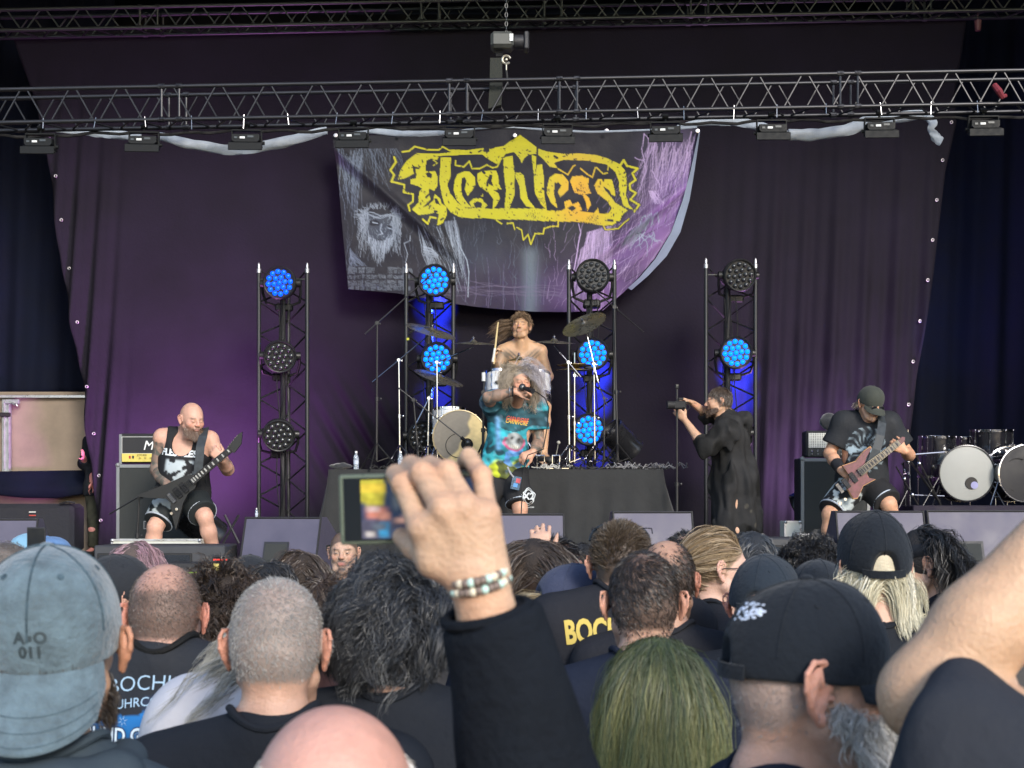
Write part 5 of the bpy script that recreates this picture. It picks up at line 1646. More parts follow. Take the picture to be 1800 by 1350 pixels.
def add_hand(S, w, d, n, side, sc=1., curl=.5, spread=.12, thumb=None, curls=None):
    """w wrist, d pointing direction, n palm normal, side=+1/-1: thumb lies on side*(d x n)"""
    d = unit(d); n = unit(n-np.dot(n,d)*d); t = np.cross(d, n)*side
    sc = sc*.95
    kn = []
    for i, (o, l) in enumerate(((.030,.088),(.010,.092),(-.011,.087),(-.030,.079))):
        kp = w+d*l*sc+t*o*sc; kn.append(kp)
        S.cap(w+t*o*.55*sc+d*.012*sc, kp, .0155*sc, .0125*sc, .012, flat=(n,.85))
    for i, (kp, L) in enumerate(zip(kn, (.94,1.04,.98,.78))):
        c = curls[i] if curls is not None else curl; ang = .0; p = kp
        dd = unit(d+t*spread*(1.5-i)*.9)
        for j, (l, r0, r1) in enumerate(((.044,.0103,.0092),(.027,.0092,.0084),(.022,.0084,.0066))):
            ang += c*(.9 if j == 0 else 1.15)
            v = dd*math.cos(ang)+n*math.sin(ang)
            q = p+v*l*L*sc
            S.cap(p, q, r0*sc, r1*sc, .0025)
            p = q
    tb = w+t*.022*sc+d*.020*sc+n*.006*sc
    if thumb is None: v1, v2 = unit(t*.75+d*.7+n*.25), unit(t*.25+d*.85+n*.5)
    else: v1, v2 = unit(thumb[0]), unit(thumb[1])
    p1 = tb+v1*.045*sc; p2 = p1+v2*.033*sc; p3 = p2+unit(v2+n*.15)*.026*sc
    S.cap(tb, p1, .0165*sc, .0125*sc, .012); S.cap(p1, p2, .0118*sc, .0108*sc, .003); S.cap(p2, p3, .0108*sc, .0080*sc, .003)

def add_leg(S, J, n, infl=0., k=.03, upto=2.):
    hp, kn, an = J['hip'+n], J['kn'+n], J['an'+n]; s = J['s']; b = J['b']
    S.cap(hp, kn, .084*s*b+infl, .058*s+infl, k)
    if upto > 1:
        m = kn+(an-kn)*.3+np.array([0,-.012,0])
        S.cap(kn, m, .055*s+infl, .056*s+infl, k); S.cap(m, an, .056*s+infl, .036*s+infl, k)

def add_head(S, p, ears=True, face=True):
    """head primitives in the head frame"""
    S.xf(p.Rh, p.Th)
    z = p.hs
    def e(c, r, rot=None, k=.01, op=1): S.ell(np.array(c)*z, np.array(r)*z, rot, k*z, op)
    def c(a, b, ra, rb=None, k=.01, op=1): S.cap(np.array(a)*z, np.array(b)*z, ra*z, (ra if rb is None else rb)*z, k*z, op)
    fw = p.face_w
    e(HC, HR, None, .02)
    e((0,-.045,-.012), (.064,.060,.062), None, .03)
    e((0,.028,-.022), (.061*fw,.060,.080), None, .03)
    if face:
        c((-.030,.079,.022), (.030,.079,.022), .011, k=.016)
        c((0,.088,.014), (0,.105,-.020), .0075, .0125, .010)
        for s in (-1,1):
            e((s*.011,.097,-.025), (.0085,.010,.008), None, .006)
            e((s*.043*fw,.054,-.022), (.020,.022,.020), None, .02)
            c((s*.056*fw,.005,-.052), (s*.040*fw,.045,-.088), .017, .016, .02)
            c((s*.040*fw,.045,-.088), (0,.068,-.100), .016, .016, .02)
            e((s*.031,.093,.003), (.017,.014,.0115), None, .012, -1)
            e((s*.031,.0775,.003), (.0125,.0125,.0115), None, .003)
        e((0,.075,-.094), (.020,.016,.017), None, .014)
        c((-.017,.084,-.052), (.017,.084,-.052), .0085, k=.008)
        c((-.013,.083,-.064), (.013,.083,-.064), .0085, k=.006)
        c((-.020,.095,-.058), (.020,.095,-.058), .0030, k=.004, op=-1)
    else:
        for s in (-1,1): c((s*.056*fw,.005,-.052), (0,.065,-.098), .017, .016, .02)
    if ears:
        for s in (-1,1):
            def E(u, v, o=0.):
                u, v = u*p.esz, v*p.esz
                return (s*(.0765+getattr(p,'ear',0.)+(.020+getattr(p,'ear',0.))*(u+.012)/.036+o), -.012-u, .000+v)
            e(E(.006,.0,-.003), (.0055,.017*p.esz,.029*p.esz), rotm(0,0,s*.45), .006)
            pts = [(-.010,.004),(-.008,.022),(.003,.033),(.016,.032),(.023,.020),(.022,.002),(.014,-.014),(.006,-.026)]
            for a_, b_ in zip(pts[:-1], pts[1:]): c(E(*a_), E(*b_), .0042, .0042, .003)
            e(E(.0,-.030,.0), (.0055,.0085,.010), None, .005)
            e((s*(.089+getattr(p,'ear',0.)*1.3),-.014,-.002), (.0075,.010,.014), rotm(0,0,s*.45), .003, -1)
            c(E(.010,.018,.001), E(.012,-.008,.001), .0034, k=.004)
            e(E(-.012,-.006,.001), (.0045,.004,.006), None, .003)
    S.xf(None, None)

def head_xf(J, yaw, pitch, roll, hs):
    Rh = rotm(0,0,yaw) @ rotm(pitch,0,0) @ rotm(0,roll,0)
    piv = np.array([0,-.02,-.09])*hs
    return Rh, J['head']+piv-Rh @ piv

def mk_obj(name, me, parent):
    o = bpy.data.objects.new(name, me); link(o, parent); return o

def person(px, ytop, Y, label, yaw=0., J=None, H=None, hyaw=0., hpitch=0., hroll=0., tone=(.50,.30,.21), b=1., vox=.014, fine=.004,
           face=True, ears=True, scalp=None, stub=(.10,.08,.07), redear=.35, hands=None, paint=None, face_w=1., lips=1., brow=None, eyes=None,
           z0=0., group='people in the crowd', hs=1., tweak=None, loc=None, iris=(.05,.03,.02), ear=0., esz=1., hand_fn=None, fbox=None):
    """px, ytop: photo pixel of the head's middle and top"""
    p = Person()
    if loc is None: p.loc = Vector(((px-900)/F*Y, Y, z0))
    else: p.loc = Vector(loc)
    if H is None: H = CZ-(ytop-HZ)/F*Y-z0
    p.H = H; p.J = J if J is not None else default_joints(H, b)
    p.J['b'] = b if J is None else p.J['b']
    if tweak: tweak(p.J)
    p.root = empty('person', p.loc, yaw, label, 'person', group)
    p.shirt_far = p.loc.y > 3.4; p.yaw = yaw; p.hs = hs; p.face_w = face_w; p.ear = ear; p.esz = esz
    p.Rh, p.Th = head_xf(p.J, hyaw, hpitch, hroll, hs)
    J = p.J; s = J['s']
    S = Sculpt()
    T = torso_frame(J)
    add_torso(S, J, -.004)
    nb = J['neck']
    skull = p.Rh @ (np.array([0,-.034,-.055])*hs)+p.Th
    S.cap(skull, nb+T[:,1]*.0, .053*hs*J.get('neckb',1), .060*hs*J.get('neckb',1), .03)
    S.cap(p.Rh @ (np.array([0,.02,-.09])*hs)+p.Th, nb+T[:,1]*.045-T[:,2]*.01, .034*hs, .045, .03)
    for n in 'LR':
        S.cap(nb+T[:,2]*.045, J['sh'+n]+(nb-J['sh'+n])*.35+T[:,2]*.03, .036*s, .038*s, .04)
        add_arm(S, J, n); add_leg(S, J, n)
        S.cap(J['an'+n], J['toe'+n], .035*s, .028*s, .02)
        if hand_fn and n in hand_fn: hand_fn[n](S, p)
        elif hands and n in hands:
            h = hands[n]; add_hand(S, J['wr'+n], h['d'], h['n'], h.get('side', 1), h.get('sc', 1.), h.get('curl', .5), thumb=h.get('thumb'), curls=h.get('curls'))
        else:
            d = unit(J['wr'+n]-J['el'+n]); add_hand(S, J['wr'+n], d, np.array([-1. if n == 'R' else 1.,.2,0]), 1 if n == 'R' else -1, s, .35)
    add_head(S, p, ears, face)
    c = p.Th; rr = .135*hs; fine = max(fine, ((.0007 if face and abs(yaw) > 1 else .0017) if p.loc.z < .5 else .00055)*p.loc.y); vox = max(vox, .018) if (p.loc.z < .5 and fbox is None and p.loc.y > 1.7) else vox
    V, Q = S.mesh(vox, fine=(c-rr, c+rr+np.array([0,0,.02]), fine) if fbox is None else (*fbox(p), fine))
    V = relax(V, Q, 1, .4)
    p.SV = (V, Q)
    if fbox is None: away = np.linalg.norm(V-(p.Th+np.array([0,0,.01])), axis=1) > .155*hs
    else: fb = fbox(p); away = ~((V > fb[0]-.01).all(1)&(V < fb[1]+.01).all(1))
    V, Q = cluster(V, Q, away, vox*1.02)
    h = (V-p.Th) @ p.Rh/hs     # head-frame coordinates
    tone = np.array(tone)
    col = np.tile(tone, (len(V),1))
    nz = pn(V, 3, 20, 90)[:,None]; nz2 = pn(V, 4, 60, 300)[:,None]
    col = col*(1+.06*nz+.05*nz2*np.array([1,.8,.8]))
    ishead = (np.linalg.norm(h-np.array([0,0,0]), axis=1) < .15)
    red = lambda m, a: col*(1-m[:,None]*a)+(col*np.array([1.12,.72,.68]))*m[:,None]*a
    em = ishead & (np.abs(h[:,0]) > .079) & (np.abs(h[:,2]) < .045); col = red(em.astype(float), redear*.85)
    if face:
        col = red(np.exp(-((np.abs(h[:,0])-.045)/.018)**2-((h[:,2]+.02)/.02)**2)*(h[:,1]>.03), .45)
        col = red(np.exp(-(h[:,0]/.014)**2-((h[:,2]+.02)/.018)**2)*(h[:,1]>.09), .5)
        lm = np.exp(-(h[:,0]/.020)**4-((h[:,2]+.058)/.0105)**4)*(h[:,1]>.07)*lips
        col = col*(1-lm[:,None]*.6)+np.array([.36,.12,.11])*lm[:,None]*.6
        bc = np.array(brow if brow is not None else stub)
        bm = np.exp(-((np.abs(h[:,0])-.032)/.020)**4-((h[:,2]-.024+.06*(np.abs(h[:,0])-.03)**1)/.0050)**2)*(h[:,1]>.05)
        col = col*(1-bm[:,None]*.85)+bc*bm[:,None]*.85
        if eyes == 'open':
            d2 = ((np.abs(h[:,0])-.031)/.0105)**2+((h[:,2]-.003)/.0036)**2
            m = ((d2 < 1)&(h[:,1]>.06))[:,None]; col = np.where(m, np.array([.34,.31,.29]), col)
            m = ((np.hypot(np.abs(h[:,0])-.031, h[:,2]-.003) < .0055)&(h[:,1]>.06)&(d2<1.2))[:,None]; col = np.where(m, np.array(iris), col)
            m = np.exp(-((np.sqrt(d2)-1.05)/.16)**2)*(h[:,1]>.06)*(h[:,2]>.002); col = col*(1-.8*m[:,None])
        else:
            m = np.exp(-((np.abs(h[:,0])-.031)/.014)**4-((h[:,2]+.001)/.0022)**2)*(h[:,1]>.06); col = col*(1-.6*m[:,None])
    if scalp is not None:
        m = scalp(h)*ishead*sstep(.0835,.0795,np.abs(h[:,0])); col = col*(1-m[:,None])+np.array(stub)*(1+.25*nz2)*m[:,None]
    if paint is not None: col = paint(V, h, col)
    me = np_mesh('body', V, Q, True, np.clip(col,0,1), [skin_m])
    p.body = mk_obj('body', me, p.root)
    return p

def cloth_mat(key, col, sheen=.0, rough=.85, bump=.35, bs=40, var=.14):
    return M(key, col, rough, 0, var, 5, bump=bump, bs=bs, sheen=sheen, spec=.2)

def shirt(p, mat, name='t_shirt', infl=.014, sl=.55, hem=None, amp=.006, seed=1, vox=.010, tank=False, colors=None, wr=1., collar=True, hood=False, sleeve_r=.02, back=.0, neck_drop=0., lapel=None):
    J = p.J; s = J['s']; T = torso_frame(J); S = Sculpt()
    add_torso(S, J, infl, .05, True)
    hp, nk = J['hips'], J['neck']
    S.cap(hp+T[:,2]*.05, hp-T[:,2]*(.06 if hem is None else hem), .15*s*J['b']+infl, .155*s*J['b']+infl, .05, flat=(T[:,1],.78))
    if tank:
        pass
    so_ = J.get('sleeve_off', np.zeros(3))
    for n in 'LR':
        if not tank: S.cap(nk+T[:,2]*.030, J['sh'+n]+(nk-J['sh'+n])*.35+T[:,2]*.026, .037*s+infl*.8, .040*s+infl, .04)
        sh, el, wr_ = J['sh'+n], J['el'+n], J['wr'+n]
        if tank: continue
        if sl <= 1:
            sh = sh+so_; el = el+so_; e = sh+(el-sh)*sl
            S.cap(sh, e, .056*s*J['b']+infl, .048*s*J.get('armb',1.)+infl+sleeve_r, .04)
            rs_ = .048*s*J.get('armb',1.)+infl+sleeve_r; d = unit(el-sh)+J.get('cut_tilt', 0.); S.cut(e, d, J.get('cutk',.002), c=e+unit(d)*.05, rad=max(.12*s, rs_*1.55))
        else:
            S.cap(sh, el, .056*s*J['b']+infl, .046*s+infl+sleeve_r*.6, .04)
            e = el+(wr_-el)*(sl-1); S.cap(el, e, .046*s+infl+sleeve_r*.6, .034*s+infl+sleeve_r*.5, .03)
            d = unit(wr_-el); S.cut(e, d, c=e+d*.05, rad=.11*s)
    if tank:
        for n in 'LR':
            sh = J['sh'+n]; o = sh-nk
            S.ell(sh+unit(o)*.035+T[:,2]*.01, np.array([.088,.26,.14])*s, T, .01, -1)
        S.ell(nk+T[:,1]*.10-T[:,2]*(.05), np.array([.075,.09,.10])*s, T, .01, -1)
    if neck_drop: S.ell(nk+T[:,1]*.09-T[:,2]*.01, np.array([.07,.07,neck_drop])*s, T, .01, -1)
    hz = hp-T[:,2]*(.06 if hem is None else hem)
    S.cut(hz-T[:,2]*.0, -T[:,2])
    n1 = snoise(seed, 12, 9, 34, (1,1,.45), amp); n2 = snoise(seed+50, 10, 40, 110, (1,1,.6), amp*.32)
    if p.loc.z < .5 and p.shirt_far: vox = max(vox, .0042*p.loc.y)
    V, Q = S.mesh(vox, noise=lambda X,Y,Z: wr*(n1(X,Y,Z)+n2(X,Y,Z)))
    V = relax(V, Q, 3, .45); Q0 = Q; V0 = V
    if p.loc.z < .5: V, Q = cluster(V, Q, V[:,2] < p.H-.62, .035)
    cc = None if colors is None else colors(V, J, T)
    me = np_mesh(name, V, Q, True, cc, [mat])
    o = mk_obj(name, me, p.root)
    p.shirt = o; p.tree = None
    if collar and not tank:
        # ribbed collar round the neck
        Nn = nk+T[:,2]*.030*s; mb = MB(); pts = []
        tree = BVHTree.FromPolygons(V0.tolist(), Q0.tolist())
        rN = .060*p.hs*J.get('neckb',1)+.010
        for i in range(28):
            a = 2*math.pi*i/28
            v = Nn+T[:,0]*math.cos(a)*rN*1.08+T[:,1]*(math.sin(a)*rN*1.12+.012)
            st = v+T[:,2]*.14
            hit = tree.ray_cast(Vector(st), Vector(-T[:,2]), .4)
            q = hit[0] if hit[0] is not None else Vector(v)
            pts.append(q+Vector(T[:,2])*.002)
        z = [q.dot(Vector(T[:,2])) for q in pts]
        tt = np.linspace(0, 2*math.pi, 29)[:-1]; A_ = np.stack([np.ones(28), np.cos(tt), np.sin(tt), np.cos(2*tt)], 1)
        zf = A_ @ np.linalg.lstsq(A_, np.array(z), rcond=None)[0]; P5 = [q+Vector(T[:,2])*(float(zf[i])-z[i]+.001) for i, q in enumerate(pts)]
        mb.tube(P5, .0075, 8, True)
        mb.build('collar', mat, o, True)
    return o

def shorts(p, mat, name='shorts', upto=.9, infl=.022, flare=.018, colors=None, seed=5, vox=.011, top=.08, amp=.007, trim=None):
    J = p.J; s = J['s']; T = torso_frame(J); S = Sculpt()
    hp = J['hips']
    S.ell(hp+T[:,2]*.03, np.array([.160*J['b'],.118*J['b'],.12])*s+infl, T, .04)
    for n in 'LR':
        a, kn, an = J['hip'+n], J['kn'+n], J['an'+n]
        if upto <= 1:
            e = a+(kn-a)*upto; S.cap(a, e, .088*s*J['b']+infl, .066*s+infl+flare, .03); d = unit(kn-a); S.cut(e, d, c=e+d*.06, rad=.14*s)
        else:
            S.cap(a, kn, .088*s*J['b']+infl, .062*s+infl, .03); e = kn+(an-kn)*(upto-1)
            S.cap(kn, e, .062*s+infl, .045*s+infl+flare, .03); d = unit(an-kn); S.cut(e, d, c=e+d*.06, rad=.12*s)
        if trim is not None:
            x, y, _ = frame_from(d); x, y = np.array(x), np.array(y)
            rr = (.066*s+infl+flare) if upto <= 1 else (.045*s+infl+flare)
            MB().tube([Vector(e-d*.012+(x*math.cos(t)+y*math.sin(t))*rr) for t in np.linspace(0,2*math.pi,29)[:-1]], .007, 8, True).build('hem_stripe', trim, p.root, True)
    S.cut(hp+T[:,2]*top, T[:,2])
    n1 = snoise(seed, 12, 12, 50, (1,1,.5), amp)
    V, Q = S.mesh(vox, noise=n1)
    V = relax(V, Q, 1, .4)
    cc = None if colors is None else colors(V, J, T)
    me = np_mesh(name, V, Q, True, cc, [mat]); o = mk_obj(name, me, p.root); p.shorts = o
    return o
shoe_m = M('shoe_leather', (.03,.03,.032), .5, 0, .2, 12)
def shoes(p):
    J = p.J
    for n in 'LR':
        S = Sculpt(); a, t = J['an'+n], J['toe'+n]; d = unit((t-a)*np.array([1,1,0]))
        f = np.array([a[0],a[1],t[2]])
        S.cap(f-d*.03, t+d*.03, .047, .042, .02, flat=((0,0,1),.9)); S.cap(a, f, .048, .05, .02)
        S.cut(np.array([0,0,max(0.002,t[2]-.03)]), (0,0,-1))
        V, Q = S.mesh(.022); mk_obj('shoe', np_mesh('shoe', V, Q, True, None, [shoe_m]), p.root)

def crowd_clothes(p, mat, trousers=None, **kw):
    shirt(p, mat, **kw)
    shorts(p, trousers or denim, 'trousers', 1.95, .012, .015, vox=.035, top=.10, amp=.004)
    shoes(p)
denim = cloth_mat('dark_denim', (.02,.025,.04))
tee_blk = cloth_mat('black_tee', (.012,.0145,.020))
tee_faded = cloth_mat('faded_black_tee', (.030,.032,.040))
tee_navy = cloth_mat('navy_tee', (.011,.015,.028))
tee_warm = cloth_mat('washed_black_tee', (.018,.019,.024))

# ---- hair
hair_m = M('hair_strands', rough=.42, var=0, attr=True, spec=.6)
def fib(n):
    i = np.arange(n)+.5; z = 1-2*i/n; r = np.sqrt(1-z*z); a = math.pi*(1+5**.5)*i
    return np.stack([r*np.cos(a), r*np.sin(a), z], 1)
def hair(p, n, nchild, region, length, seed=1, segs=8, width=.0016, flow=None, grav=.25, stiff=1., curl=0., freq=30., cols=((.03,.025,.02),(.06,.05,.04)),
         tip=None, spread=.008, clump=.6, lift=.25, name='hair', colliders=True, roots=None, jit=.25, root_r=1.0, att=None, wind=(0,0,0), noise=.10, mat=None, taper=.35, inner=1.02, cs=.085):
    g = np.random.default_rng(seed)
    hs = p.hs
    if roots is None:
        U = fib(n*3); U = U[g.permutation(len(U))]
        hp = HC+U*HR*root_r
        pr = region(hp)
        keep = g.uniform(size=len(U)) < pr
        U, hp = U[keep][:n], hp[keep][:n]
        Nr = U/HR; Nr /= np.linalg.norm(Nr, axis=1, keepdims=True)
        if not hasattr(p, 'bvh'):
            p.bvh = BVHTree.FromPolygons(p.SV[0].tolist(), p.SV[1].tolist())
        hp = hp.copy()
        for i in range(len(hp)):
            if hp[i,2] > .05: continue
            dr = hp[i]-np.array([0,-.02,.03]); dr /= np.linalg.norm(dr)
            o_ = (hp[i]+dr*.05)*hs
            hit = p.bvh.ray_cast(Vector(p.Rh @ o_+p.Th), Vector(-(p.Rh @ dr)), .08)
            if hit[0] is not None: hp[i] = (np.array(hit[0])-p.Th) @ p.Rh/hs
    else:
        hp, Nr = roots; hp = np.asarray(hp, float); Nr = np.asarray(Nr, float)
    if roots is not None and name == 'beard':
        if not hasattr(p, 'bvh'): p.bvh = BVHTree.FromPolygons(p.SV[0].tolist(), p.SV[1].tolist())
        for i in range(len(hp)):
            ax_ = np.array([0,.015,hp[i,2]*.6-.02]); dr = unit(hp[i]-ax_); o_ = (ax_+dr*.16)*hs
            hit = p.bvh.ray_cast(Vector(p.Rh @ o_+p.Th), Vector(-(p.Rh @ dr)), .15)
            if hit[0] is not None: hp[i] = (np.array(hit[0])-p.Th) @ p.Rh/hs; Nr[i] = dr
    n = len(hp)
    if n == 0: return None
    segs = max(2, int(round(segs*.64)))
    L = length(hp)*(1+g.normal(0,.12,n))
    L = np.maximum(L, .002)
    fl = flow(hp, Nr) if flow is not None else Nr
    d = fl*(1-lift)+Nr*lift if flow is not None else Nr*1.; d += g.normal(0, noise, d.shape); d /= np.linalg.norm(d, axis=1, keepdims=True)
    # to person space
    W = (hp*hs) @ p.Rh.T+p.Th; D = d @ p.Rh.T; NrW = Nr @ p.Rh.T
    gv = np.array([0,0,-1.])*grav*2.0+np.asarray(wind)*1.3
    lift = lift*.6
    step = (L/segs)[:,None]
    G = [W.copy()]
    J = p.J; T = torso_frame(J)
    ph = g.uniform(0, 6.28, n); 
    for k in range(segs):
        if att is not None:
            ap = p.Rh @ (np.asarray(att[0])*hs)+p.Th; av = ap-W; D = D+av/(np.linalg.norm(av, axis=1, keepdims=True)+1e-3)*att[1]
        D = D*stiff+gv*(1 if grav else 0)*(k+1)/segs*1.6+g.normal(0, noise*.35, D.shape)
        D /= np.linalg.norm(D, axis=1, keepdims=True)
        W = W+D*step
        # keep outside of the skull
        h = (W-p.Th) @ p.Rh/hs
        q = (h-HC)/(HR*inner); r = np.linalg.norm(q, axis=1, keepdims=True)
        h = np.where(r < 1, HC+q/np.maximum(r,1e-6)*HR*inner, h)
        q2 = h-np.array([0,-.03,-.08]); rr = np.hypot(q2[:,0], q2[:,1]); m = (rr < .066)&(h[:,2] < -.02)
        f = np.where(m, .066/np.maximum(rr,1e-4), 1.); h[:,0] = q2[:,0]*f; h[:,1] = q2[:,1]*f-.03
        W2 = (h*hs) @ p.Rh.T+p.Th
        if colliders:
            for a, b_, rc in ((J['neck'], J['shL'], cs*J['s']), (J['neck'], J['shR'], cs*J['s']), (J['neck']-T[:,2]*.15, J['neck']-T[:,2]*.3, .135)):
                ba = b_-a; t = np.clip((W2-a) @ ba/(ba @ ba), 0, 1)[:,None]; c = a+t*ba; v = W2-c; r = np.linalg.norm(v, axis=1, keepdims=True)
                W2 = np.where(r < rc, c+v/np.maximum(r,1e-5)*rc, W2)
        D = (W2-G[-1]); D /= np.linalg.norm(D, axis=1, keepdims=True)+1e-9
        W = W2; G.append(W.copy())
    G = np.stack(G, 1)                     # n, segs+1, 3
    t = np.linspace(0, 1, segs+1)
    # children
    N = n*nchild; gi = np.repeat(np.arange(n), nchild)
    A = G[gi]
    off = g.normal(0, spread, (N,3)); off -= (off*NrW[gi]).sum(1, keepdims=True)*NrW[gi]*.7
    A = A+off[:,None,:]*(1-clump*t)[None,:,None]
    if jit: 
        cutl = 1-jit*g.uniform(0,1,N)
        idx = (t[None,:]*cutl[:,None])*segs; i0 = np.minimum(idx.astype(int), segs-1); fr = (idx-i0)[...,None]
        ar = np.arange(N)[:,None]
        A = A[ar,i0]*(1-fr)+A[ar,i0+1]*fr
    if curl:
        tan = A[:,-1]-A[:,0]; tan /= np.linalg.norm(tan, axis=1, keepdims=True)+1e-9
        x = np.cross(tan, g.normal(size=3)); x /= np.linalg.norm(x, axis=1, keepdims=True)+1e-9; y = np.cross(tan, x)
        Ls = L[gi]*(1.); pa = t[None,:]*Ls[:,None]*freq*6.28/1.+ph[gi][:,None]+g.normal(0,.35,N)[:,None]
        am = curl*np.minimum(1, t*3)[None,:]*(.6+.8*g.uniform(size=N))[:,None]
        A = A+(x[:,None,:]*np.cos(pa)[...,None]+y[:,None,:]*np.sin(pa)[...,None])*am[...,None]
    # ribbons
    tan = np.gradient(A, axis=1); tan /= np.linalg.norm(tan, axis=2, keepdims=True)+1e-9
    rv = g.normal(size=(N,1,3))*.6+np.array([1,0,0.]); w = np.cross(tan, np.cross(rv, tan)*0+rv); w = rv-(rv*tan).sum(2, keepdims=True)*tan
    w /= np.linalg.norm(w, axis=2, keepdims=True)+1e-9
    ww = width*(1-(1-taper)*t**2)*.5
    Lf, Rt = A-w*ww[None,:,None], A+w*ww[None,:,None]
    V = np.stack([Lf, Rt], 2).reshape(-1, 3); m = segs+1
    base = (np.arange(N)*m*2)[:,None]; k = np.arange(segs)[None,:]*2
    Q = np.stack([base+k, base+k+1, base+k+3, base+k+2], -1).reshape(-1,4)
    c0, c1_ = np.array(cols[0]), np.array(cols[1]); mixv = np.clip(g.beta(1.2,1.6,N)*.6+g.uniform(0,1,n)[gi]*.4, 0, 1)[:,None]
    cs = c0*(1-mixv)+c1_*mixv
    C = np.repeat(cs[:,None,:], m, 1)
    if tip is not None:
        tc, t0, t1 = tip; f = sstep(t0, t1, t)[None,:,None]*(.6+.4*g.uniform(size=(N,1,1)))
        C = C*(1-f)+np.array(tc)*(.8+.4*g.uniform(size=(N,1,1)))*f
    C = np.repeat(C, 2, axis=1).reshape(-1,3)
    me = np_mesh(name, V, Q, True, np.clip(C,0,1), [mat or hair_m])
    return mk_obj(name, me, p.root)

def full_scalp(h, front=.055, low=-.045, side=-.035):
    """hairline mask in head frame"""
    z, y, x = h[:,2], h[:,1], h[:,0]
    line = np.interp(y, [-.12,-.06,0,.03,.055,.075,.1], [low,low,side+.03,.03,.045,.07,.12])
    return sstep(-.008, .008, z-line)
def down_flow(h, N):
    v = np.tile(np.array([0,-.35,-1.]), (len(h),1)); v -= (v*N).sum(1, keepdims=True)*N
    return v/(np.linalg.norm(v, axis=1, keepdims=True)+1e-6)
def crown_flow(c=(0,-.075,.10), twist=.5):
    def f(h, N):
        v = h-np.asarray(c); v = v+np.cross(N, v)*twist; v -= (v*N).sum(1, keepdims=True)*N
        return v/(np.linalg.norm(v, axis=1, keepdims=True)+1e-6)
    return f
def part_flow(px=.0, back=.2):
    def f(h, N):
        s = np.sign(h[:,0]-px); v = np.stack([s*1.2, np.full(len(h),-back), np.full(len(h),-.6)], 1)
        v -= (v*N).sum(1, keepdims=True)*N; return v/(np.linalg.norm(v, axis=1, keepdims=True)+1e-6)
    return f
def under_hair(p, col, scale=1.0, region=None, low=-.06, vox=.006, name='hair_mass', extra=None):
    """dark mass of hair under the loose strands"""
    S = Sculpt(); S.xf(p.Rh, p.Th)
    S.ell(HC*p.hs, HR*p.hs*scale, None, .01)
    if extra:
        for c, r in extra: S.ell(np.array(c)*p.hs, np.array(r)*p.hs, None, .03)
    S.cut(np.array([0,.055,.03]), (0,1,-.55)); S.cut(np.array([0,0,low]), (0,.35,-1))
    V, Q = S.mesh(vox, noise=snoise(9,10,40,140,amp=.003))
    return mk_obj(name, np_mesh(name, V, Q, True, None, [M('hair_mass_%d_%d_%d' % tuple(int(c*999) for c in col), col, .8, 0, .3, 30, bump=.6, bs=150)]), p.root)

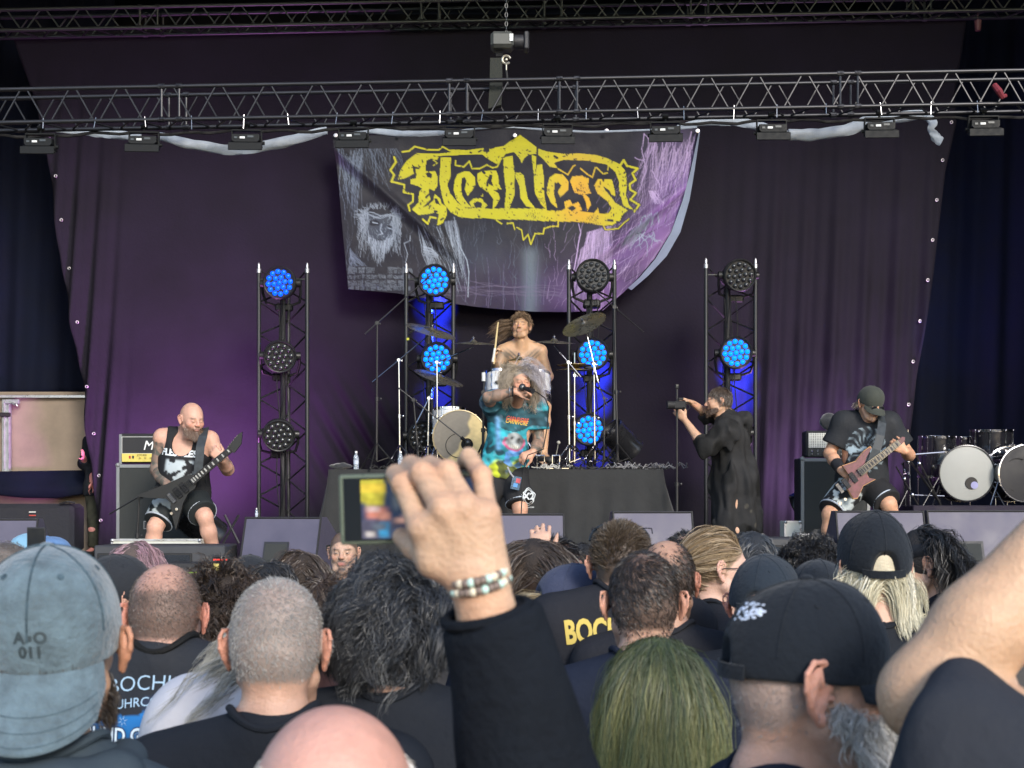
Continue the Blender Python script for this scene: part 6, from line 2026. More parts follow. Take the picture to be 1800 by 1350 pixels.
# ---- caps
def cap_hat(p, col, yaw=0., tilt=0., brim=True, arch=1., mat=None, name='cap', sc=(1,1,1), brim_droop=.25, seamcol=None, vox=None, shift=(0,0,0), brim_len=.072, low=.0, bulge=1., strap=True):
    """a baseball cap; yaw turns the brim (pi = worn backwards)"""
    Rc = p.Rh @ rotm(0,0,yaw) @ rotm(tilt,0,0)
    hs = p.hs; cen = p.Rh @ ((HC+np.array([0,0,-.002])+np.asarray(shift))*hs)+p.Th
    mat = mat or cloth_mat('cap_%d_%d_%d' % tuple(int(c*999) for c in col), col, .2, .8, .3, 60)
    root = bpy.data.objects.new(name, None); 
    rx, ry, rz = .0875*sc[0]*hs, .1075*sc[1]*hs, .106*sc[2]*hs*bulge
    S = Sculpt(); S.xf(Rc, cen)
    S.ell((0,0,0), (rx,ry,rz), None, .01)
    S.ell((0,ry*.35,.035*hs), (rx*.82,ry*.55,rz*.62), None, .03)
    zl = -.022*hs+low
    S.cut((0,0,zl), (0,0,-1))
    if arch:
        S.cap((0,-ry*1.05,zl-.01), (0,-ry*1.05,zl+.028*hs*arch), .034*hs*arch, .030*hs*arch, .004, -1)
    vox = vox or (.0035 if p.loc.y < 2.5 else .0075)
    V, Q = S.mesh(vox, noise=snoise(int(abs(yaw)*10)+int(col[0]*900), 10, 25, 80, amp=.0022))
    V = relax(V, Q, 1, .4)
    crown = mk_obj(name, np_mesh(name, V, Q, True, None, [mat]), p.root)
    W = lambda q: Vector(Rc @ np.asarray(q)+cen)
    sm = seamcol or mat
    for k in range(6):
        a = k*math.pi/3+math.pi/6*0; pts = []
        for th in np.linspace(.06, 1.45, 16):
            q = np.array([rx*math.sin(th)*math.sin(a), ry*math.sin(th)*math.cos(a), rz*math.cos(th)])
            if q[2] < zl+.004 or (arch and q[1] < 0 and abs(q[0]) < .03*hs and q[2] < zl+.055*hs): continue
            f = unit(q/np.array([rx,ry,rz])**2); pts.append((q, f))
        tree = None
        if len(pts) > 3:
            if k == 0: pass
            bt = getattr(cap_hat, '_t', None)
            if bt is None or bt[0] is not crown: cap_hat._t = (crown, BVHTree.FromPolygons([tuple(v) for v in V], [tuple(q) for q in Q]))
            bt = cap_hat._t[1]; pp = []
            for q, f in pts:
                o_ = W(q+f*.06); dr = Vector(Rc @ -f); hit = bt.ray_cast(o_, dr, .12)
                if hit[0] is not None: pp.append(hit[0]-dr*.0003)
            if len(pp) > 3: MB().tube(pp, .0016*hs, 6).build('seam', sm, crown, True)
        # eyelet
        a2 = a+math.pi/6; q = np.array([rx*math.sin(.75)*math.sin(a2), ry*math.sin(.75)*math.cos(a2), rz*math.cos(.75)]); f = unit(q/np.array([rx,ry,rz])**2)
        bt = cap_hat._t[1]; hit = bt.ray_cast(W(q+f*.06), Vector(Rc @ -f), .12)
        if hit[0] is not None: MB().lathe([(.0022*hs,.0008),(.0045*hs,.0012),(.005*hs,-.001)], hit[0], Vector(Rc @ f), 12).build('eyelet', sm, crown, True)
    MB().ball(W((0,0,rz+.001)), (.0095*hs,.0095*hs,.0055*hs), 14, 8, rot=Matrix(Rc.tolist())).build('button', mat, crown, True)
    if brim:
        mb = MB(); nu, nv = 25, 8; vs = []
        for j in range(nv):
            v = j/(nv-1)
            for i in range(nu):
                u = -1+2*i/(nu-1); a = u*1.08
                ex = brim_len*hs*v*(math.cos(u*1.35)**.55 if abs(u) < 1 else .0+.12)
                x = (rx*.985)*math.sin(a)*(1+.10*v*abs(math.sin(a))*.5); y = ry*.985*math.cos(a)+ex
                z = zl+.004-(x/rx)**2*.024*hs*v-.0-brim_droop*ex
                vs.append((x,y,z))
        top = [W(q) for q in vs]; nn = Vector(Rc @ np.array([0,0,1.]))
        bot = [q-nn*.0035*hs for q in top]; n = nu*nv
        fs = [(j*nu+i, j*nu+i+1, (j+1)*nu+i+1, (j+1)*nu+i) for j in range(nv-1) for i in range(nu-1)]
        fs2 = [tuple(x+n for x in f[::-1]) for f in fs]
        rim = [(j*nu, (j+1)*nu, (j+1)*nu+n, j*nu+n) for j in range(nv-1)]+[((j+1)*nu-1, (j+1)*nu-1+n, (j+2)*nu-1+n, (j+2)*nu-1) for j in range(nv-1)]
        rim += [((nv-1)*nu+i, (nv-1)*nu+i+1, (nv-1)*nu+i+1+n, (nv-1)*nu+i+n) for i in range(nu-1)]+[(i, i+n, i+1+n, i+1) for i in range(nu-1)]
        mb.add(top+bot, fs+fs2+rim).build('brim', mat, crown, True)
        for o_, w_ in ((.55,.0008),(.75,.0008),(.93,.0008)):
            j = o_*(nv-1); j0 = int(j); fr = j-j0
            pts = [top[j0*nu+i].lerp(top[min(j0+1,nv-1)*nu+i], fr)+nn*.0004 for i in range(1, nu-1)]
            MB().tube(pts, w_*hs, 4).build('brim_stitch', sm, crown, True)
    if arch and strap:
        pts = [W((rx*1.0*math.sin(a), -ry*1.0*math.cos(a), zl+.008*hs)) for a in np.linspace(-.62,.62,14)]
        mb = MB(); up = Vector(Rc @ np.array([0,0,1.]))*.010*hs; vs = []; 
        for q in pts:
            o_ = (q-Vector(cen)).normalized()*.003
            vs += [q-up, q+up, q+up+o_, q-up+o_]
        fs = [(i*4+k, i*4+(k+1)%4, (i+1)*4+(k+1)%4, (i+1)*4+k) for i in range(13) for k in range(4)]+[(0,1,2,3),(52,53,54,55)]
        mb.add(vs, fs).build('strap', mat, crown, True)
    p.cap = crown; p.capR = Rc; p.capC = cen; p.cap_r = (rx,ry,rz,zl)
    return crown

def spectacles(p, mat, dark=False, up=0., name='glasses', back=0.):
    hs = p.hs; W = lambda q: Vector(p.Rh @ (np.asarray(q)*hs)+p.Th)
    mb = MB()
    for s in (-1,1):
        mb.tube([W((s*.033+.024*math.cos(t), .098-back, up+.004+.017*math.sin(t))) for t in np.linspace(0,2*math.pi,17)[:-1]], .0014, 6, True)
        mb.tube([W((s*.057,.094-back,up+.008)), W((s*.078,.04-back,up+.010)), W((s*.086,-.01-back,up+.010)), W((s*.086,-.035-back,up-.004))], .0016, 6)
    mb.tube([W((-.010,.100-back,up+.008)), W((0,.103-back,up+.010)), W((.010,.100-back,up+.008))], .0014, 6)
    o = mb.build(name, mat, p.root, True)
    for s in (-1,1):
        MB().ball(W((s*.033,.098-back,up+.004)), (.022*hs,.0015,.016*hs), 14, 6, rot=Matrix(p.Rh.tolist())).build('spectacle_lens', M('dark_lens', (.01,.01,.012), .08, coat=.5) if dark else M('clear_lens', (.8,.85,.85), .05, var=0, trans=.95, ior=1.2), o, True)
    return o
# ------------------------------------------------------------ the nearest people
def W2L(p, v): 
    m = Matrix.LocRotScale(p.loc, Euler((0,0,p.yaw)), None).inverted(); return np.array((m @ Vector(v))[:])
fair = (.52,.32,.235); rosy = (.53,.27,.21); tan_ = (.42,.24,.15); olive = (.38,.235,.155); dark_s = (.30,.17,.11)

# E: man with short grey hair, black tee
def grey_scalp(h):
    base = full_scalp(h, low=-.052)
    top = np.exp(-((h[:,0])/.045)**2-((h[:,1]-.01)/.062)**2)*(h[:,2]>.07)
    return base*(.75-.55*top)
E = person(486, 1013, 2.45, 'man with short grey hair thinning on top, above the bald pink head', tone=(.50,.30,.215), fine=.0032, hs=.99,
           scalp=grey_scalp, stub=(.21,.20,.19), redear=.7, hpitch=-.05)
crowd_clothes(E, tee_blk, seed=21, vox=.009)
hair(E, 5200, 2, lambda h: full_scalp(h, low=-.035)*(1-.45*np.exp(-((h[:,0])/.045)**2-((h[:,1]-.01)/.06)**2)*(h[:,2]>.07)), lambda h: np.full(len(h), .0065), 3, 2, .0009,
     crown_flow(), grav=.05, lift=.35, cols=((.17,.165,.155),(.37,.36,.345)), spread=.0025, clump=0, noise=.25, jit=.5)

# A: washed blue-grey cap worn backwards
A = person(92, 978, 2.0, 'man in washed blue-grey cap worn backwards and blue-grey hooded jacket, lower left', yaw=R(3), tone=tan_, fine=.0036, hs=1.04, hpitch=.0, ear=.008, esz=.85, tweak=lambda J: J.update(neck=J['neck']-np.array([0,0,.03]), shL=J['shL']-np.array([0,0,.04]), shR=J['shR']-np.array([.01,0,.05])),
           scalp=lambda h: full_scalp(h), stub=(.03,.025,.022), redear=.5)
shirt(A, cloth_mat('slate_jacket', (.040,.055,.068), .0, .85, .3, 30), 'jacket', .026, 1.9, amp=.010, seed=3, vox=.010)
hood = Sculpt(); hood.xf(None, A.J['neck'])
hood.chain([(-.10,.05,.045),(-.105,-.045,.03),(-.05,-.10,.02),(.05,-.10,.02),(.105,-.045,.03),(.10,.05,.045)], [.028,.040,.046,.046,.040,.028], k=.02)
hV, hQ = hood.mesh(.007, noise=snoise(4,10,20,70,amp=.006)); mk_obj('hood', np_mesh('hood', hV, hQ, True, None, [cloth_mat('slate_jacket', (0,0,0))]), A.root)
shorts(A, denim, 'trousers', 1.95, .012, .015, vox=.035, top=.10); shoes(A)
washed = M('washed_blue_cotton', (.088,.130,.155), .85, 0, .38, 26, bump=.5, bs=120, sheen=.3)
wseam = M('washed_seam', (.045,.075,.095), .85, 0, .45, 60, bump=.6, bs=200)
cap_hat(A, (.1,.2,.2), yaw=math.pi, tilt=-.20, mat=washed, seamcol=wseam, sc=(1.06,1.04,1.06), brim_droop=1.15, brim_len=.070, low=-.012, vox=.003)
hair(A, 400, 8, lambda h: (h[:,2] < .0)*(np.abs(h[:,0])<.055)*full_scalp(h, low=-.06, side=-.06)*1., lambda h: np.full(len(h), .035), 5, 4, .0014, down_flow, grav=.4, cols=((.015,.012,.010),(.05,.04,.03)), inner=1.01)
hair(A, 1, 1, None, lambda h: np.full(len(h), .03), 9, 5, .0013, None, grav=.8, cols=((.015,.012,.010),(.06,.045,.035)), name='beard',
     roots=(np.array([[.060+.01*math.sin(i), .02+.05*((i*7)%13)/13., -.05-.05*((i*11)%17)/17.] for i in range(700)]), np.tile([.9,.3,-.3], (700,1))), noise=.3)
tr = BVHTree.FromPolygons([tuple(v.co) for v in A.cap.data.vertices], [tuple(q.vertices) for q in A.cap.data.polygons])
emb = M('dark_embroidery', (.028,.042,.05), .7, 0, .3, 60)
Rc, cc_ = A.capR, A.capC
def on_cap(txt, size, u, v, **k):
    q = Rc @ np.array([u, .02, v])+cc_
    o = wrap_text(txt, size, emb, tr, q, Rc @ np.array([-1.,0,0]), Rc @ np.array([0,-.25,1.]), A.cap, 'embroidery', .0012, **k)
on_cap('A\u25aaO', .021, -.004, -.004, bold=.0010); on_cap('011', .021, -.004, -.024, bold=.0010)

# H: bald man raising a phone
def px_l(p, x, y, Y): return W2L(p, P(x, y, Y))
def tweak_H(J):
    o = Vector(((588-900)/F*1.40, 1.40, 0))
    J['shR'] = J['shR']+np.array([.0,.0,.02]); J['elR'] = np.array(P(940,1440,1.47)-o); J['wrR'] = np.array(P(840,1012,1.43)-o)
KN = []
def phone_hand(S, p):
    w = p.J['wrR']; L = lambda x, y, Y: px_l(p, x, y, Y)
    F_ = [[(742,927,1.425),(708,852,1.452),(696,834,1.490),(700,862,1.520)], [(779,893,1.412),(742,834,1.440),(722,818,1.482),(724,846,1.518)],
          [(818,888,1.412),(786,831,1.438),(756,818,1.480),(754,846,1.516)], [(856,903,1.422),(847,838,1.446),(824,802,1.470),(814,812,1.502)]]
    for i, f in enumerate(F_):
        q = [L(*a) for a in f]; KN.extend((q[0], q[1])); sc = (1.12,1.15,1.12,.98)[i]
        S.cap(w+np.array([-.020+.012*i,.0,.006]), q[0], .0155, .0140, .014)
        S.cap(w+np.array([-.014+.010*i,-.017,.012]), q[0]+np.array([0,-.0105,-.004]), .0025, .0034, .007)
        S.cap(q[0], q[1], .0116*sc, .0100*sc, .002); S.cap(q[1], q[2], .0102*sc, .0090*sc, .002); S.cap(q[2], q[3], .0096*sc, .0074*sc, .003)
        S.ell(q[0]+np.array([0,-.006,.0]), np.array([.010,.007,.011]), k=.008)
        S.ell(q[1]+np.array([0,-.003,.002]), np.array([.0108,.009,.0108])*sc, k=.004)
    for a, b in ((0,1),(1,2),(2,3)):
        S.cap((L(*F_[a][0])+L(*F_[b][0]))/2-np.array([0,0,.008]), w, .011, .016, .012)
    t0, t1, t2, t3 = L(815,1010,1.425), L(762,985,1.43), L(728,960,1.46), L(706,944,1.482)
    S.cap(t0, t1, .018, .015, .014); S.cap(t1, t2, .0138, .0125, .005); S.cap(t2, t3, .0132, .0100, .004)
    S.cap(L(742,927,1.435), t1, .012, .014, .014); S.cap(L(775,945,1.43), L(835,955,1.43), .014, .016, .014)
    S.cap(w, p.J['wrR']+(p.J['elR']-p.J['wrR'])*.3, .0255, .031, .012)
def fb_H(p):
    return (np.array([-.14,-.16,1.42]), np.array([.26,.16,p.H+.32]))
def paint_H(V, h, col):
    m = (V[:,2] > 1.755)
    cool = np.clip((V[:,2]-1.80)/.12, 0, 1)
    c2_ = np.array([.50,.325,.215])*(1+.07*pn(V,8,40,160)[:,None]*np.array([1,1.1,1.1]))
    red = np.exp(-((pn(V,12,30,70)-.8)/.3)**2)[:,None]
    c2_ = c2_*(1-.25*red)+c2_*np.array([1.1,.72,.65])*.25*red
    for q in KN:
        w_ = np.exp(-(np.linalg.norm(V-q, axis=1)/.013)**2)[:,None]*.55; c2_ = c2_*(1-w_)+c2_*np.array([1.08,.70,.62])*w_
    cre = sstep(.75,.95,np.abs(np.sin(V[:,2]*520+6*pn(V,14,60,160))))[:,None]*.10; c2_ = c2_*(1-cre)
    return np.where(m[:,None], c2_, col)
H_ = person(588, 1250, 1.40, 'bald pink-headed man with white fringe raising a phone, bottom centre', tone=(.53,.285,.225), fine=.0028, hs=1.02, b=1.08, vox=.011,
           scalp=lambda h: full_scalp(h, low=-.05)*sstep(.066,.035,h[:,2]+.2*(np.abs(h[:,0])<.04)*0)*.6, stub=(.40,.39,.37), redear=.6, tweak=tweak_H, hand_fn={'R': phone_hand}, fbox=fb_H, paint=paint_H)
def sleeve_shape(p):
    return None
jk = M('black_denim_jacket', (.0075,.0095,.0135), .9, 0, .3, 8, bump=.5, bs=70, spec=.12)
shirt(H_, jk, 'jacket', .018, 1.86, amp=.015, seed=33, vox=.007, sleeve_r=.012)
shorts(H_, denim, 'trousers', 1.95, .012, .015, vox=.035, top=.10); shoes(H_)
J = H_.J; d = unit(J['wrR']-J['elR']); e = J['elR']+(J['wrR']-J['elR'])*.85
x_, y_, _ = frame_from(d); x_, y_ = np.array(x_), np.array(y_)
MB().tube([Vector(e+(x_*math.cos(t)+y_*math.sin(t))*.043) for t in np.linspace(0,2*math.pi,33)[:-1]], .006, 8, True).build('cuff', jk, H_.root, True)
MB().tube([Vector(e-d*.045+(x_*math.cos(t)+y_*math.sin(t))*.0475) for t in np.linspace(0,2*math.pi,33)[:-1]], .0022, 6, True).build('cuff_seam', jk, H_.root, True)
# bead bracelet
br_ = MB().tube([Vector(J['wrR']-d*.004+(x_*math.cos(t)+y_*math.sin(t)*.9)*.0300) for t in np.linspace(0,2*math.pi,33)[:-1]], .002, 6, True).build('bracelet', rubber, H_.root, True)
bms = [MB().ball((0,0,0), .0048, 8, 6).mesh('bead', M('bead_%d' % i, c, .3, 0, .1, 60), True) for i, c in enumerate(((.45,.62,.55),(.62,.55,.42),(.16,.12,.10)))]
for i in range(30):
    for rw in (-1, 1):
        t = 2*math.pi*i/30; q = J['wrR']+d*(rw*.0048-.004)+(x_*math.cos(t)+y_*math.sin(t)*.9)*.0320
        o = bpy.data.objects.new('bead', bms[(i*7+rw)%3 if (i+rw)%4 else 2]); link(o, br_); o.location = q
hair(H_, 2600, 2, lambda h: full_scalp(h, low=-.05)*sstep(.074,.050,h[:,2]+.25*np.clip(.05-np.abs(h[:,0]),0,1)), lambda h: np.full(len(h), .016), 6, 3, .0012,
     down_flow, grav=.15, lift=.35, cols=((.38,.37,.35),(.75,.74,.72)), spread=.003, clump=0, noise=.25, jit=.5)
# the phone
ph = empty('smartphone', P(730, 893, 1.50), label='smartphone held sideways in the raised hand, its screen showing the stage', cat='phone')
ph.rotation_euler = (R(2), R(-1.5), 0)
pw, phh = .159, .074
case_m = M('pale_green_phone_rim', (.13,.16,.12), .35, .3, .1, 20)
MB().box((0,0,0), (pw,.0085,phh), bev=.006).build('case', case_m, ph)
MB().box((.001,-.0046,0), (pw-.007,.0015,phh-.007), bev=.004).build('glass', M('phone_glass', (.006,.009,.012), .1, 0, .05, 5, coat=.5), ph)
nu, nv = 130, 64; U, Vv = np.meshgrid(np.linspace(0,1,nu), np.linspace(0,1,nv))
sw, sh_ = pw-.036, phh-.012; cc = np.zeros((nv,nu,3))+np.array((.012,.028,.065))
def pm_(m, c):
    global cc
    m = np.clip(m,0,1)[...,None]; cc = cc*(1-m)+np.array(c)*m
nzp = snoise(6,12,6,40)(U*2,Vv,0*U)
pm_(sstep(.22,.17,U+.03*nzp)*sstep(.48,.38,Vv+.06*nzp), (.30,.27,.03)); pm_(sstep(.23,.2,U)*sstep(.22,.2,Vv+.03*nzp)*sstep(.05,.08,Vv), (.36,.27,.03))
pm_(np.exp(-((U-.30)/.035)**2)*sstep(.6,.4,Vv)*.6, (.13,.15,.16))
pm_(sstep(.60,.74,Vv+.05*nzp), (.05,.05,.08))
for a, b, rx_, ry_, c in ((.13,.56,.09,.10,(.38,.14,.10)),(.10,.50,.06,.05,(.35,.25,.24)),(.20,.62,.05,.07,(.34,.15,.11)),(.20,.86,.045,.13,(.03,.20,.36)),(.16,.80,.06,.06,(.08,.10,.13)),(.36,.70,.08,.05,(.4,.22,.17)),
        (.44,.62,.09,.035,(.35,.22,.2)),(.50,.78,.08,.09,(.25,.16,.20)),(.44,.86,.07,.07,(.32,.2,.22)),(.58,.92,.09,.06,(.4,.26,.24)),(.66,.72,.08,.06,(.2,.16,.24)),(.30,.90,.05,.06,(.06,.09,.16)),(.78,.80,.1,.1,(.12,.08,.14)),(.08,.92,.05,.05,(.28,.26,.25)),(.37,.55,.015,.07,(.24,.25,.2))):
    pm_(np.exp(-(((U-a+.012*nzp)/rx_)**4+((Vv-b)/ry_)**4)), c)
cc = cc*(1+.25*snoise(7,12,20,90)(U*2,Vv,0*U))[...,None]
V3 = np.stack([(U-.5)*sw+.005, np.full_like(U,-.0056), (.5-Vv)*sh_], -1).reshape(-1,3); idx = np.arange(nu*nv).reshape(nv,nu)
Qs = np.stack([idx[:-1,:-1], idx[1:,:-1], idx[1:,1:], idx[:-1,1:]], -1).reshape(-1,4)
scr = M('phone_screen', rough=.15, var=0, attr=True, emis='attr', es=.30)
o = bpy.data.objects.new('screen', np_mesh('screen', V3, Qs, True, np.clip(cc.reshape(-1,3),0,1), [scr])); link(o, ph)

# X: raised bare left arm of the person at the right edge
oX = Vector((.812, 1.50, 0))
def tweak_X(J):
    J['shL'] = np.array(P(1985,1420,1.45)-oX); J['elL'] = np.array(P(1632,1222,1.56)-oX); J['wrL'] = np.array(P(1905,885,1.56)-oX); J['armb'] = 1.2; J['cutk'] = .07; J['cut_tilt'] = np.array([0,0,-.25]); J['sleeve_off'] = np.array([-.035,-.035,-.05])
X_p = person(0, 0, 1.5, 'person at the right edge with bare left arm raised, loose faded black T-shirt', loc=oX, H=1.90, tweak=tweak_X, tone=(.50,.315,.20), fine=.005, b=1.12, vox=.009,
    hands={'L': dict(d=(.1,.1,1), n=(.2,1,0), side=-1, curl=.6)}, paint=lambda V, h, c: c*(1+.05*pn(V,31,150,500)[:,None]))
shirt(X_p, M('slate_black_tee', (.024,.027,.035), .85, 0, .12, 4, bump=.35, bs=40, spec=.2), infl=.022, sl=.99, amp=.013, seed=12, vox=.009, sleeve_r=.040)
shorts(X_p, denim, 'trousers', 1.95, .012, .015, vox=.035, top=.10); shoes(X_p)

# W: black cap worn backwards, grey beard
Wp = person(1404, 1030, 1.85, 'man in profile with grey beard and black cap with white stitching, lower right', yaw=R(-87), tone=(.50,.30,.22), fine=.003, hs=.96, b=1.1, vox=.012, esz=1.22,
    scalp=lambda h: np.clip(full_scalp(h, low=-.06)*.55+.5*np.exp(-((h[:,1]-.03)/.035)**2-((h[:,2]+.075)/.04)**2), 0, .8), stub=(.22,.215,.21), redear=.55, hpitch=-.10, ear=.004, lips=.6)
crowd_clothes(Wp, tee_navy, seed=8, vox=.009)
cap_hat(Wp, (.012,.014,.018), yaw=0, tilt=.06, mat=cloth_mat('black_cap_cotton', (.010,.013,.018), .1, .85, .35, 90), sc=(1.07,1.05,1.08), brim=True, brim_droop=.3, low=.004)
g5 = np.random.default_rng(5)
def beard_roots(n, y0=.0, y1=.095, z0=-.03, z1=-.115, w=.062, both=True, seed=5):
    g = np.random.default_rng(seed); t = g.uniform(0,1,n); sgn = g.choice([-1,1], n)
    u = g.uniform(0,1,n)
    ang = t*math.pi/2
    x = sgn*w*np.cos(ang)**.7; y = y0+(y1-y0)*np.sin(ang); z = z0+(z1-z0)*(.25+.75*np.sin(ang))*(.35+.65*u)
    x = x*(1-.25*u)
    Nn = np.stack([x*14, (y-.0)*8, np.full(n,-.3)], 1); Nn /= np.linalg.norm(Nn, axis=1, keepdims=True)
    return np.stack([x,y,z],1), Nn
def down(h, N): v = N*.4+np.array([0,.15,-1.]); return v/np.linalg.norm(v, axis=1, keepdims=True)
hair(Wp, 1100, 7, None, lambda h: .030+.055*sstep(-.03,-.09,h[:,2]), 11, 7, .0012, down, grav=.18, lift=.6, cols=((.30,.295,.28),(.85,.83,.80)), spread=.006, curl=.004, freq=26., name='beard', colliders=False,
     roots=beard_roots(1100, y0=.012, y1=.088, z0=-.008, z1=-.11, w=.066), jit=.4, noise=.22)
hair(Wp, 500, 3, lambda h: (h[:,2]<.02)*full_scalp(h, low=-.05, side=-.06)*.6, lambda h: np.full(len(h), .006), 12, 2, .001, down_flow, grav=.1, lift=.5, cols=((.14,.13,.12),(.35,.34,.33)), spread=.003, clump=0, noise=.3)
# white stitched emblem on the cap
tr = BVHTree.FromPolygons([tuple(v.co) for v in Wp.cap.data.vertices], [tuple(q.vertices) for q in Wp.cap.data.polygons])
wh = M('white_stitching', (.62,.68,.80), .6, 0, .2, 60)
Rc, cc_ = Wp.capR, Wp.capC
iv = lambda v: np.array(Matrix.Rotation(-Wp.yaw,3,'Z') @ Vector(v))
cl = W2L(Wp, P(1322,1078,1.78)); mb = MB()
for k in range(110):
    a = g5.uniform(-.024,.020); b_ = g5.uniform(-.011,.009)*(1-abs(a)*14)+a*.28
    q = cl+iv((a,0,b_)); hit = tr.ray_cast(Vector(q-iv((0,.15,0))), Vector(iv((0,1,0))), .4)
    if hit[0] is not None:
        mb.ball(hit[0], (.0030,.0009,.0018), 6, 4, rot=Vector(hit[1]).to_track_quat('Y','Z').to_matrix())
if mb.V: mb.build('stitched_emblem', wh, Wp.cap, True)
# Y: navy shirt with number, between the bearded man and the raised arm
Yp = person(1700, 1175, 1.95, 'person in navy shirt printed 002, mostly hidden by the raised bare arm', tone=fair, fine=.006, hs=.95, scalp=lambda h: full_scalp(h), stub=(.05,.04,.03))
crowd_clothes(Yp, tee_navy, seed=81, vox=.012)
wrap_text('002', .030, M('logo_white', (.75,.75,.73), .5), Yp.shirt, W2L(Yp, P(1548,1338,1.85)), (1,0,0), (0,0,1), Yp.shirt, 'lettering')
# ------------------------------------------------------------ the rest of the crowd
gnd = lambda px, y, Y: None
brown = ((.022,.015,.011),(.075,.05,.035)); blackh = ((.008,.008,.009),(.035,.033,.034)); greyh = ((.14,.14,.135),(.5,.5,.48))
def short_hair(p, n=900, ch=7, L=.03, cols=brown, seed=2, flow=None, curl=0., region=None, lift=.35, width=.0014, grav=.12, **k):
    return hair(p, n, ch, region or (lambda h: full_scalp(h)), lambda h: np.full(len(h), L), seed, 5, width, flow or crown_flow(), grav=grav, lift=lift, cols=cols, curl=curl, spread=.006, **k)
def scalp_of(col=None): return lambda h: full_scalp(h)*.95

# B: balding man, printed tour shirt
def bald_mask(h):
    c = np.exp(-(((h[:,0]+.008)/.056)**4)-((h[:,1]+.025)/.092)**4)*sstep(.045,.068,h[:,2]); return full_scalp(h, low=-.05)*(1-.97*c)
B = person(290, 990, 3.25, 'balding man with pink crown in black T-shirt printed BOCHUM on the back', tone=(.50,.28,.21), fine=.004, scalp=lambda h: bald_mask(h)*.8, stub=(.07,.055,.045), redear=.8, hpitch=-.10, b=1.08, ear=.003, tweak=lambda J: J.update(neck=J['neck']+np.array([0,0,.055]), shL=J['shL']+np.array([0,0,.055]), shR=J['shR']+np.array([0,0,.055])))
def paint_B(V, J, T):
    c = np.tile(np.array([.012,.0145,.020]), (len(V),1)); nk = J['neck']
    z = V[:,2]-nk[2]; x = V[:,0]
    m = (V[:,1] < nk[1])&(z < -.075+.012*np.sin(x*40)+.01*pn(V,5,40,120))&(np.abs(x) < .17+.01*pn(V,7,30,90))
    blue = np.array([.01,.13,.36])*(1+.5*pn(V,9,20,110)[:,None])
    c = np.where(m[:,None], np.clip(blue,0,1), c)
    m2 = (V[:,1] < nk[1])&(z < -.045)&(z > -.12)&(np.abs(x) < .15)&(pn(V,15,50,160) > .1)
    return np.where(m2[:,None], c*.5+np.array([.02,.035,.08])*.5, c)
crowd_clothes(B, M('printed_tee', rough=.85, var=.08, attr=True, bump=.3, bs=40), seed=22, vox=.0075, colors=paint_B)
hair(B, 3000, 2, lambda h: bald_mask(h)*.9, lambda h: np.full(len(h), .006), 31, 2, .0009, crown_flow(), grav=.05, lift=.3, cols=((.04,.03,.025),(.14,.11,.09)), spread=.004, clump=0, noise=.25)
ink = M('pale_blue_print', (.33,.47,.60), .8); ink2 = M('white_print', (.62,.72,.80), .8); ink3 = M('dark_blue_keyline', (.005,.02,.06), .8)
tB = BVHTree.FromPolygons([tuple(v.co) for v in B.shirt.data.vertices], [tuple(q.vertices) for q in B.shirt.data.polygons])
def on_B(txt, size, x, z, m, **k):
    wrap_text(txt, size, m, tB, B.J['neck']+np.array([x,-.05,z]), (1,0,0), (0,0,1), B.shirt, 'lettering', **k)
on_B('BOCHUM', .046, .0, -.020, ink, arc=2.2, bold=-.0004); on_B('RUHRCONGRESS', .027, .012, -.058, ink, arc=2.2)
for dz, t, sz in ((-.130,'BLIND GUARDIAN',.044),(-.170,"KISSIN' DYNAMITE",.037),(-.207,'HAMMERFALL',.034),(-.240,'H',.03)):
    on_B(t, sz, .0, dz, ink3, bold=.0032, off=.003, sx=.82); on_B(t, sz, .0, dz, ink2, bold=.0009, off=.0045, sx=.82)
for x, z in ((-.055,-.098),(.0,-.090),(.055,-.098)):
    mb = MB()
    for k in range(6):
        a = k*math.pi/3+.3
        o = Vector(B.J['neck']+np.array([x,-.05,z])); q = [o+Vector((math.cos(a+da)*r, 0, math.sin(a+da)*r)) for da, r in ((0,.013),(.25,.004),(-.25,.004))]
        q2 = []
        for v in q:
            hit = tB.ray_cast(v-Vector((0,.3,0)), Vector((0,1,0)), .6); q2.append((hit[0] if hit[0] else v)-Vector((0,.004,0)))
        mb.add(q2, [(0,1,2)])
    mb.build('printed_star', ink, B.shirt)

# white shirt with long grey hair, leaning, between B and E
C1 = person(503, 1052, 2.9, 'person in white shirt with loose wavy grey hair, left of the grey-haired man', yaw=R(10), tone=fair, fine=.005, hs=.95, b=1.15, hpitch=-.35,
            scalp=scalp_of(), stub=(.2,.2,.19), tweak=lambda J: J.update(neck=J['neck']+np.array([-.03,0,.05]), shL=J['shL']+np.array([.01,0,.075]), elL=J['elL']+np.array([-.07,0.1,.08])))
shirt(C1, M('white_shirt', (.50,.49,.52), .85, 0, .04, 6, bump=.3, bs=40), infl=.035, sl=.9, amp=.008, seed=9); shorts(C1, denim, 'trousers', 1.95, vox=.035); shoes(C1)
under_hair(C1, (.10,.10,.095), 1.02)
hair(C1, 200, 24, lambda h: full_scalp(h)*(h[:,1]<.05), lambda h: .30-.2*np.clip(h[:,2]*8,0,.5), 41, 12, .0012, lambda h,N: part_flow(0,.6)(h,N), grav=.45, lift=.1, cols=((.12,.115,.10),(.50,.49,.43)), spread=.010, curl=.006, freq=9., noise=.2, wind=(-.62,-.22,0))

